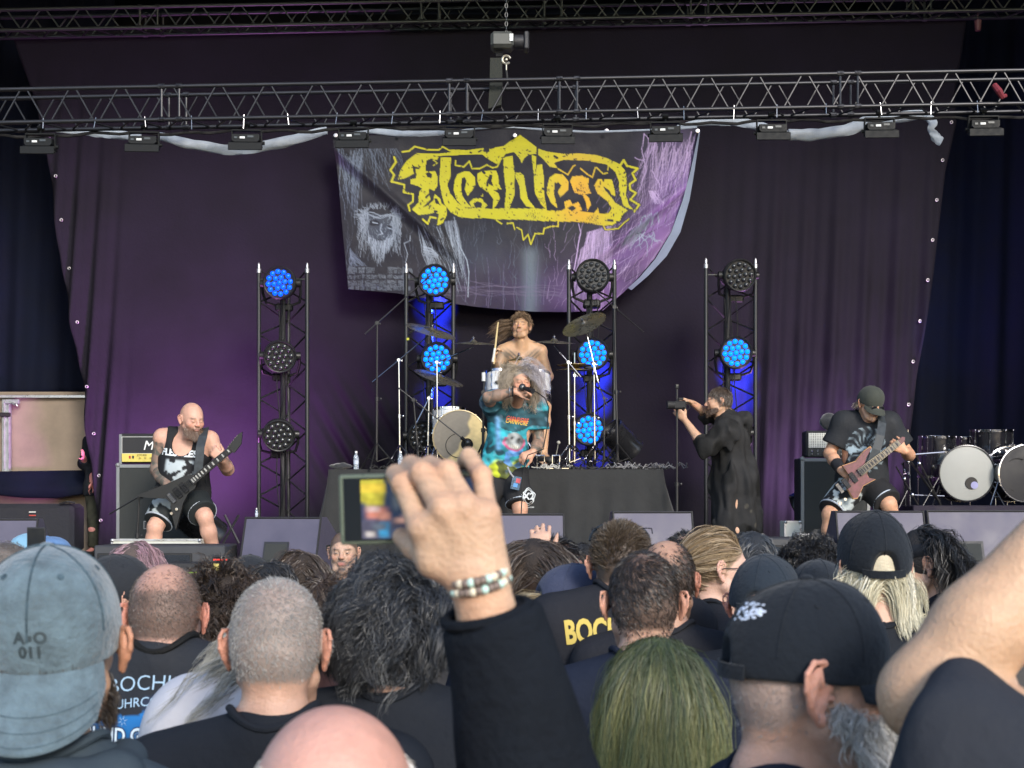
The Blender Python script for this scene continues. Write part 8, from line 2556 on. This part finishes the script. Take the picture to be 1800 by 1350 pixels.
guitar('electric_guitar', 'black pointed V-shaped guitar held by the bald guitarist', YG-.30, [(236,872),(292,851),(320,838),(336,834),(347,844),(343,858),(330,868),(322,884),(309,932),(302,905),(300,884),(292,877),(262,875)],
    ((336,847),(406,789)), [(403,794),(400,786),(418,764),(426,759),(424,780),(412,796)], glossb, dkn, pearl, [(360,752,.25),(357,766,.10),(352,785,.02),(350,810,.02),(347,838,.03)], (325,860), edge=None, pick=(.06,.12), bands=22, wn=(.058,.044))

# ---- guitarist in cap, right
YR = 11.0
J, o = stage_joints(YR, dict(head=(1522,708,-.06), neck=(1520,742,0), hips=(1514,845,.05), shR=(1484,745,0), elR=(1458,797,.03), wrR=(1480,829,-.20), shL=(1561,745,.0), elL=(1598,800,.0), wrL=(1591,793,-.22),
    hipR=(1500,852,.03), hipL=(1530,852,.03), knR=(1459,903,-.12), anR=(1455,995,.0), knL=(1562,886,-.16), anL=(1592,995,.0)), b=1.1, s=1.02, base=1515)
J['armb'] = 1.1
G2 = person(0,0,0,'guitarist in olive cap and black T-shirt with long ponytail, right of stage', J=J, loc=o, hyaw=R(-158), hpitch=-.42, tone=(.58,.32,.20), fine=.0045, vox=.0095, scalp=lambda h: .5*full_scalp(h)+.35*np.exp(-((h[:,2]+.085)/.025)**2)*(h[:,1]>.03), stub=(.34,.29,.24), group=GB, hs=1.0,
    hands={'R': hd((.8,-.2,-.15),(.1,.9,-.3), side=-1, curl=.7, sc=1.08), 'L': hd((-.65,-.1,.35),(-.2,.9,.2), side=-1, curl=.9, sc=1.05)})
def burst(V, J, T):
    c = np.tile(np.array([.016,.018,.022]), (len(V),1)); fr = (V-J['hips']) @ T; L = np.linalg.norm(J['neck']-J['hips'])
    x, z = fr[:,0]-.005, fr[:,2]-.56*L; a = np.arctan2(z, x); r = np.hypot(x, z*.9)
    m = (fr[:,1] > 0)*(r < .155)*(r > .03)*sstep(.1,.5,np.sin(a*17+3*np.sin(r*40)))*(.6+.4*np.sin(r*90))
    m2 = (fr[:,1] > 0)*(np.abs(z+.01) < .022+.012*np.sin(x*70))*(np.abs(x) < .15)*splotch(V, 14, -.35, 60, 150)
    m = np.clip(m*.55+m2, 0, 1)[:,None]
    return c*(1-m)+np.array([.36,.45,.50])*m
shirt(G2, tank_m, infl=.022, sl=.72, seed=102, vox=.009, amp=.008, colors=burst, hem=.03)
shorts(G2, shorts_m, upto=.92, colors=lambda V,J,T: (lambda m: np.tile(np.array([.013,.013,.015]),(len(V),1))*(1-m[:,None])+np.array([.42,.47,.48])*m[:,None])(
    (arm_dist(V, J['hipR'], J['knR'])[0] < .17)*(V[:,1] < J['knR'][1]+.12)*(arm_dist(V, J['hipR'], J['knR'])[1] > .2)*(V[:,0] < J['hipR'][0]+.04)*(arm_dist(V, J['hipR'], J['knR'])[1] < .85)*splotch(V, 18, -.15, 40, 120)), trim=hemw, vox=.0095)
shoes(G2)
MB().cyl(Vector(G2.J['elR']+(G2.J['wrR']-G2.J['elR'])*.55), Vector(G2.J['elR']+(G2.J['wrR']-G2.J['elR'])*.9), .048, .042, 16).build('wrist_sweatband', blk_paint, G2.root, True)
cap_hat(G2, (.045,.048,.042), yaw=0, tilt=-.02, mat=cloth_mat('olive_cap', (.050,.055,.046), .1, .85, .3, 80), arch=False, sc=(1.06,1.05,1.04), brim_droop=.5, vox=.005)
spectacles(G2, blk_paint, True, -.002)
hair(G2, 60, 16, None, lambda h: np.full(len(h), .40), 62, 12, .0022, None, grav=.30, lift=1., wind=(.30,.0,-.05), cols=((.16,.11,.06),(.42,.32,.16)), spread=.006, curl=.004, freq=6., colliders=False,
     roots=(np.array([[.02*math.sin(i*3), -.10, .0+.02*math.cos(i*3)] for i in range(60)]), np.tile([-.45,-1,-.1],(60,1))), inner=1.05, noise=.05)
hair(G2, 160, 5, lambda h: full_scalp(h)*(h[:,2]<.02), lambda h: np.full(len(h), .06), 63, 4, .002, part_flow(0,.8), grav=.3, cols=((.20,.16,.12),(.42,.36,.28)), spread=.006)
burl = M('purple_burl', (.10,.018,.040), .35, 0, .6, 22, coat=.2); maple = M('maple_edge', (.45,.22,.08), .35)
C_ = lambda x, y: (1360+x/4.09, 660+y/4.09)
guitar('electric_guitar', 'headless purple-brown guitar with pale neck held by the guitarist in the cap', YR-.30, [C_(*q) for q in [(497,650),(590,618),(645,550),(692,515),(702,528),(668,585),(652,636),(682,662),(668,702),(684,736),(730,745),(645,790),(604,878),(574,882),(530,806),(548,722)]],
    (C_(618,700), C_(905,480)), [C_(900,490), C_(885,470), C_(925,440), C_(945,445), C_(940,475), C_(915,500)], burl, M('pale_neck', (.30,.25,.17), .45), dkn,
    [(1548,728,.22),(1551,742,.07),(1548,765,.0),(1541,790,-.01),(1532,812,.0)], (1510,840), edge=maple, pick=(.06,.13), bands=24, wn=(.060,.044))

# ---- singer
YS = 11.4
J, o = stage_joints(YS, dict(head=(915,673,-.16), neck=(905,712,-.03), hips=(886,822,.04), shR=(868,716,-.02), elR=(858,699,-.30), wrR=(906,688,-.40), shL=(943,718,.0), elL=(947,778,.02), wrL=(937,795,-.20),
    hipR=(871,832,.03), hipL=(904,832,.03), knR=(846,905,-.08), anR=(838,995,.0), knL=(914,893,-.12), anL=(918,995,.0)), b=1.1, s=1.0, base=890)
J['armb'] = 1.12; J['belly'] = .03
Sg = person(0,0,0,'singer with long frizzy grey-blond hair in blue printed T-shirt, microphone at mouth', J=J, loc=o, hyaw=R(-168), hpitch=-.06, hroll=.06, tone=(.56,.31,.21), fine=.0045, vox=.0095, group=GB, scalp=scalp_of(), stub=(.25,.23,.19), brow=(.25,.2,.15),
    hands={'R': hd((.9,-.12,.12),(.1,.8,-.5), side=-1, curl=.95, sc=1.05), 'L': hd((-.75,-.2,-.35),(.1,.8,-.4), side=1, curl=.9, sc=1.05)}, paint=tattoo(J, (('R',.8),('L',.6)), dens=-.05, ink_=(.14,.13,.11)))
def wild(V, J, T):
    fr = (V-J['hips']) @ T; L = np.linalg.norm(J['neck']-J['hips']); x, y, z = fr[:,0], fr[:,1], fr[:,2]/L
    n = pn(V, 71, 8, 30)[:,None]; n2 = pn(V, 72, 25, 90)[:,None]
    c = lerp(np.array([.015,.13,.17]), np.array([.03,.33,.40]), np.clip(.5+n[:,0]*.7,0,1))
    c = np.where((np.abs(z-.86+.1*n[:,0]) < .16)[:,None]&(y>0)[:,None], c*.25+np.array([.012,.012,.02]), c)
    m = sstep(.26,.16,z+.08*n2[:,0]); c = lerp(c, np.array([.05,.42,.48]), m)
    m = sstep(.16,.06,z+.07*n2[:,0]+.4*(x-.02)); c = lerp(c, np.array([.42,.48,.03]), m*(np.abs(x+.0)<.13))
    m = splotch(V, 73, .05, 25, 80)*sstep(.55,.35,z)*(y>0); c = lerp(c, np.array([.012,.018,.03]), m*.8)
    m = splotch(V, 74, .1, 30, 90)*sstep(.5,.3,z)*(x<.02)*(y>0); c = lerp(c, np.array([.10,.26,.62]), m*.8)
    # pale blue column rising at his right
    m = np.exp(-((x-.10-.10*(z-.5))/.020)**2)*sstep(.25,.35,z)*sstep(.85,.75,z)*(y>0); c = lerp(c, np.array([.16,.38,.66]), m)
    x = x+.012*pn(V,75,40,100); z = z+.022*pn(V,76,40,100)
    r = np.hypot((x+.035)/.075, (z-.47)/.14); m = sstep(1.1,.9,r)*(y>0); c = lerp(c, np.array([.16,.17,.17])*(1+n2[:,0:1]*.9), m)
    m = np.exp(-((r-1.05)/.14)**2)*(z<.52)*(y>0); c = lerp(c, np.array([.42,.05,.13]), m*.9)
    for ex in (-.062,-.010): m = np.exp(-(((x-ex)/.014)**2+((z-.51)/.03)**2))*(y>0); c = lerp(c, np.array([.006,.006,.006]), m)
    m = np.exp(-(((x+.035)/.035)**4+((z-.39)/.035)**4))*(y>0); c = lerp(c, np.array([.5,.48,.42])*(.4+.6*(np.sin(x*420)>0))[:,None], m)
    c = c*(1+.55*pn(V,77,70,150)[:,None])+np.array([.05,.06,.08])*splotch(V,78,.45,50,130)[:,None]
    return np.clip(c,0,1)
shirt(Sg, tank_m, infl=.019, sl=.62, seed=103, vox=.008, amp=.009, colors=wild, hem=.07)
shorts(Sg, M('black_shorts', (.014,.014,.016), .85, 0, .12, 5, bump=.3, bs=40), upto=.90, trim=hemw, vox=.009); shoes(Sg)
Ts = torso_frame(Sg.J); red_l = M('flame_lettering', (.62,.10,.06), .7, 0, .3, 30); yel_l = M('flame_yellow', (.70,.45,.06), .7)
oo = Sg.J['hips']+(Sg.J['neck']-Sg.J['hips'])*.80+Ts[:,1]*.05-Ts[:,0]*.03
tS = BVHTree.FromPolygons([tuple(v.co) for v in Sg.shirt.data.vertices], [tuple(q.vertices) for q in Sg.shirt.data.polygons])
wrap_text('CARNIVORE', .052, yel_l, tS, oo-Ts[:,2]*.020, -Ts[:,0], Ts[:,2]-Ts[:,0]*.25, Sg.shirt, bold=.001, off=.003, sx=.62)
wrap_text('CARNIVORE', .052, red_l, tS, oo, -Ts[:,0], Ts[:,2]-Ts[:,0]*.25, Sg.shirt, bold=.001, off=.006, sx=.62)
tq = BVHTree.FromPolygons([tuple(v.co) for v in Sg.shorts.data.vertices], [tuple(q.vertices) for q in Sg.shorts.data.polygons])
L = loc_of(Sg); q0 = L(929, 873, YS-.1)
for rr in (.062,.050): 
    mb = MB(); pts = []
    for t in np.linspace(0,6.28,25)[:-1]:
        v = Vector(q0+np.array([rr*(1+.12*math.sin(5*t+rr*99))*math.cos(t)*.8,0,rr*(1+.12*math.cos(4*t))*math.sin(t)])); hit = tq.ray_cast(v-Vector((0,.3,0)), Vector((0,1,0)), .6)
        pts.append((hit[0] if hit[0] else v)-Vector((0,.003,0)))
    mb.tube(pts, .004, 5, True).build('printed_ring', lt, Sg.shorts, True)
wrap_text('X2', .075, lt, tq, q0, (1,0,0), (0,0,1), Sg.shorts, bold=.002, off=.004); wrap_text('CARNIVORE', .016, lt, tq, q0-np.array([0,0,.085]), (1,0,0), (0,0,1), Sg.shorts, off=.004)
hair(Sg, 220, 20, lambda h: full_scalp(h)*(h[:,1]<.042), lambda h: .19+.04*np.sin(h[:,0]*50), 64, 12, .0018, lambda h,N: part_flow(.01,.2)(h,N)*.9+N*.3, grav=.36, lift=.3, cols=((.16,.12,.08),(.46,.39,.30)), spread=.016, curl=.012, freq=13., noise=.22, inner=1.14, clump=.15, taper=.5)
hair(Sg, 70, 22, lambda h: full_scalp(h)*(h[:,0]<.0), lambda h: np.full(len(h),.22), 65, 12, .0016, lambda h,N: part_flow(.01,.2)(h,N)*.7+N*.5, grav=.30, lift=.4, cols=((.28,.25,.27),(.58,.54,.58)), spread=.018, curl=.012, freq=14., noise=.3, inner=1.2, clump=.1, wind=(.20,0,0))
# pass on a lanyard, bracelet, microphone with cable
ly = MB(); ly.box(Vector(L(907,849,YS-.22)), (.072,.006,.105), rot=Euler((0,R(12),0)).to_matrix(), bev=.006).build('laminate_pass', M('pass_card', (.05,.10,.16), .3, 0, .6, 60), Sg.root)
MB().box(Vector(L(911,845,YS-.224)), (.034,.003,.035), rot=Euler((0,R(12),0)).to_matrix()).build('pass_print', M('pass_red', (.5,.08,.10), .5), Sg.root)
MB().box(Vector(L(906,853,YS-.224)), (.034,.003,.030), rot=Euler((0,R(12),0)).to_matrix()).build('pass_print', M('pass_blue', (.08,.25,.55), .5), Sg.root)
MB().tube([Vector(L(*q)) for q in ((892,821,YS-.20),(897,832,YS-.22),(903,839,YS-.22))], .007, 6).build('lanyard', M('lanyard_grey', (.3,.3,.32), .7), Sg.root, True)
w = Sg.J['wrR']; x3 = np.array([.15,0,1.])
MB().tube([Vector(w+np.array([-.02,.036*math.cos(t),.036*math.sin(t)])) for t in np.linspace(0,6.28,18)[:-1]], .006, 6, True).build('bracelet', blk_paint, Sg.root, True)
MB().tube([Vector(w+np.array([-.045,.038*math.cos(t),.038*math.sin(t)])) for t in np.linspace(0,6.28,18)[:-1]], .004, 6, True).build('bracelet', alu, Sg.root, True)
mc = P(921,682,YS-.46); mm = mic(mc, (-.55,.6,.25), 'vocal microphone in the singer\'s fist at his mouth', L=.17, r=.027)
o = MB().tube([P(*q) for q in ((930,684,YS-.55),(945,690,YS-.5),(958,700,YS-.42),(965,716,YS-.3),(962,750,YS-.25),(955,790,YS-.3),(928,800,YS-.34),(922,815,YS-.3),(919,850,YS-.3),(916,905,YS-.3),(914,960,YS-.3))], .0045, 6).build('microphone_cable', rubber, smooth=True); tag(o, 'thin black microphone cable looping past the singer\'s left hand to the floor', 'cable')

# ---- drummer
YD = 12.95
J, o = stage_joints(YD, dict(head=(915,575,-.03), neck=(917,608,0), hips=(918,703,.12), shR=(884,618,.0), elR=(873,655,-.05), wrR=(868,634,-.26), shL=(950,618,.02), elL=(965,662,.0), wrL=(948,690,-.25),
    hipR=(903,710,.10), hipL=(933,710,.10), knR=(880,716,-.35), anR=(876,800,-.38), knL=(957,716,-.30), anL=(955,800,-.32)), b=1.02, s=1.0, base=916)
def chest_tat(V, h, col):
    T = torso_frame(J); fr = (V-J['neck']) @ T; x, y, z = fr[:,0], fr[:,1], fr[:,2]
    m = (y > 0)*np.exp(-((np.abs(x)-.095)/.075)**4)*np.exp(-((z+.115-.38*np.abs(x))/.05)**4)*(np.abs(x) > .012)*(np.linalg.norm(V-J['head'],axis=1)>.16)
    fea = .45+.55*sstep(-.4,.5,np.sin((np.abs(x)*.6-z)*160+np.abs(x)*40)); w = m*fea*.85
    col = col*(1-w[:,None])+np.array([.06,.07,.06])*w[:,None]
    return tattoo(J, (('R',.1),), dens=-.12, ink_=(.15,.14,.115))(V, h, col)
Dr = person(0,0,0,'bare-chested drummer with winged chest tattoo and hair flying, behind the white drums', J=J, loc=o, hyaw=R(172), hpitch=.10, hroll=-.04, tone=(.55,.335,.20), fine=.0045, vox=.0095, group=GB,
    scalp=lambda h: np.clip(full_scalp(h)+.6*np.exp(-((h[:,2]+.09)/.02)**2-(h[:,0]/.035)**2)*(h[:,1]>.04)+.5*np.exp(-((h[:,1]-.09)/.02)**2-((h[:,2]+.043)/.007)**2-(h[:,0]/.03)**4),0,1), stub=(.07,.045,.03), brow=(.05,.03,.02), paint=chest_tat,
    hands={'R': hd((.1,-.2,.9),(.8,-.2,0), side=-1, curl=.9), 'L': hd((-.5,-.7,-.2),(0,0,-1), side=1, curl=.9)})
shorts(Dr, M('black_shorts'), upto=.75, vox=.011); shoes(Dr)
dh = ((.12,.075,.045),(.38,.26,.16))
hair(Dr, 70, 14, lambda h: full_scalp(h)*(h[:,2]>-.03)*(h[:,2]<.06)*(h[:,1]<.0)*(h[:,0]>.02), lambda h: np.full(len(h), .24), 66, 10, .0022, lambda h,N: N*.4+np.array([.8,0,0]), grav=.05, lift=.2, wind=(-.35,.15,-.10), cols=dh, spread=.010, curl=.006, freq=8., noise=.25, colliders=False, inner=1.06, clump=.2)
hair(Dr, 140, 12, lambda h: full_scalp(h)*(h[:,2]>.03), lambda h: np.full(len(h), .030), 67, 7, .0022, lambda h,N: crown_flow()(h,N)*.6+N*.6, grav=0, lift=.6, wind=(.10,0,.10), cols=dh, spread=.010, curl=.010, freq=14., noise=.4, colliders=False, inner=1.04)
hair(Dr, 400, 5, lambda h: full_scalp(h), lambda h: np.full(len(h), .035), 68, 4, .002, crown_flow(), grav=.1, cols=((.06,.04,.025),(.2,.13,.08)), spread=.006)
th = empty('drum_throne', P(918,760,YD+.1), label='black round drum stool under the drummer', cat='stool'); th.location.z = RZ*.75
MB().cyl((0,.05,.42),(0,.05,.50), .17, .165, 24).build('seat', tolex, th, True)
for k in range(3): rod('leg', (0,.05,.35), (.22*math.cos(k*2.1),.05+.22*math.sin(k*2.1),.01), .012, chrome, th)
wood = M('hickory_stick', (.55,.43,.22), .5)
o = MB().tube([P(868,640,YD-.33), P(871,606,YD-.33), P(875,570,YD-.30), P(876,566,YD-.30)], [.0085,.0085,.007,.005], 8).build('drumstick', wood, smooth=True); tag(o, 'pale wooden drumstick raised upright in the drummer\'s right hand', 'drumstick')
o = MB().cyl(P(866,636,YD-.335), P(870,612,YD-.335), .0105, n=8).build('stick_grip', white_pl, smooth=True); tag(o, 'white grip wrap on the raised drumstick', 'grip')
o = MB().tube([P(948,688,YD-.3), P(938,672,YD-.5), P(925,660,YD-.6)], [.008,.008,.005], 8).build('drumstick', wood, smooth=True); tag(o, 'drumstick held low over the right rack tom', 'drumstick')

# ---- cameraman in a ragged black robe
YC = 11.85
J, o = stage_joints(YC, dict(head=(1266,708,.0), neck=(1279,738,0), hips=(1292,850,.02), shR=(1281,748,.19), elR=(1250,733,.16), wrR=(1217,708,.04), shL=(1277,755,-.18), elL=(1240,788,-.20), wrL=(1203,737,-.06),
    hipR=(1292,858,.09), hipL=(1292,858,-.09), knR=(1296,915,.10), anR=(1298,975,.12), knL=(1290,915,-.10), anL=(1298,975,-.12)), b=1.08, s=.97, base=1290)
J['toeR'] = J['anR']+np.array([-.16,0,-.05]); J['toeL'] = J['anL']+np.array([-.16,0,-.05])
Cm = person(0,0,0,'bearded cameraman in ragged black hooded robe, in profile facing left', J=J, loc=o, hyaw=R(88), hpitch=.0, tone=(.54,.33,.22), fine=.0045, vox=.009, group=GB,
    scalp=lambda h: np.clip(full_scalp(h)+.95*sstep(-.04,-.06,h[:,2])*sstep(.0,.03,h[:,1])*(h[:,2]>-.13),0,1), stub=(.035,.022,.016), hands={'R': hd((-.95,-.1,.25),(0,-.3,-.9), side=1, curl=.8), 'L': hd((-.6,.2,.7),(.3,.9,.0), side=-1, curl=.6)})
T = torso_frame(J); S = Sculpt(); add_torso(S, J, .035)
for n, sl in (('R',1.35),('L',1.35)):
    sh, el, wr = J['sh'+n], J['el'+n], J['wr'+n]
    S.cap(sh, el, .082, .072, .03); e = el+(wr-el)*(sl-1); S.cap(el, e, .070, .058, .02); d = unit(wr-el); S.cut(e, d, c=e+d*.05, rad=.11)
S.ell(J['hips']+np.array([0,0,.0]), (.20,.22,.25), k=.08); f0 = J['hips']
S.cap(f0, f0+np.array([-.06,-.08,-.52]), .19, .13, .06); S.cap(f0, f0+np.array([.13,-.02,-.54]), .19, .12, .06); S.cap(f0, f0+np.array([.0,.12,-.52]), .18, .16, .06)
nk = J['neck']
S.chain([nk+np.array(v) for v in ((-.07,-.05,-.02),(.02,-.11,-.02),(.11,-.07,.0),(.14,.0,-.03),(.11,.08,.0),(.02,.12,-.02))], [.04,.05,.06,.07,.06,.05], k=.03)
S.cut(np.array([0,0,.22]), (.25,0,-1))
V, Q = S.mesh(.009, noise=lambda X,Y,Z: snoise(5,18,26,110,(1,1,.28),.034)(X,Y,Z)+snoise(6,10,40,100,(1,1,.7),.005)(X,Y,Z)); V = relax(V, Q, 1, .4)
hol = splotch(V, 91, .25, 8, 20); cc = np.array([.016,.016,.017])*(1+.3*pn(V,92,20,80)[:,None]); cc = lerp(cc, np.array([.005,.005,.005]), hol)
cc = lerp(cc, np.array([.10,.09,.07]), splotch(V, 93, .75, 30, 80)*sstep(.75,.4,V[:,2])*.6)
mk_obj('robe', np_mesh('robe', V, Q, True, cc, [tank_m]), Cm.root); shoes(Cm)
hair(Cm, 700, 5, lambda h: full_scalp(h), lambda h: .022+.02*(h[:,2]>.08), 69, 4, .002, crown_flow(), cols=((.03,.02,.015),(.13,.10,.08)), spread=.006, lift=.35)
hair(Cm, 380, 4, None, lambda h: np.full(len(h), .026), 70, 4, .0018, down, grav=.3, lift=.4, cols=((.03,.02,.015),(.14,.08,.05)), spread=.006, name='beard', colliders=False, roots=beard_roots(380, y0=.01, y1=.085, z0=-.045, z1=-.108, w=.058, seed=6), curl=.003)
# crew member mostly behind the left end of the backdrop: hand and wristband
pr_ = P(147,800,14.1); pr_.z = DK
Jx, ox = stage_joints(14.45, dict(head=(172,742,.1), neck=(172,772,.1), hips=(172,862,.1), shR=(157,778,.1), elR=(148,815,.06), wrR=(147,803,-.10), shL=(190,778,.1), elL=(185,820,.1), wrL=(164,848,-.05), hipR=(164,872,.1), hipL=(182,872,.1), knR=(165,915,.1), anR=(165,975,.1), knL=(182,915,.1), anL=(182,975,.1)), b=.9, s=.9, base=172)
Cr = person(0,0,0,'crew member almost wholly hidden by the left backdrop edge, pink wristband showing', J=Jx, loc=ox, hyaw=math.pi, tone=(.5,.22,.2), fine=.008, vox=.012, group=GB)
shirt(Cr, tee_blk, infl=.015, sl=1.6, vox=.014); shorts(Cr, M('camouflage', (.03,.032,.022), .9, 0, .7, 14), 'trousers', 1.95, .012, .015, vox=.016); shoes(Cr)
w = Cr.J['wrL']; MB().cyl(Vector(w+np.array([.012,0,0])), Vector(w+np.array([.04,0,0])), .036, n=14).build('wristband', M('pink_wristband', (.75,.04,.15), .5), Cr.root, True)
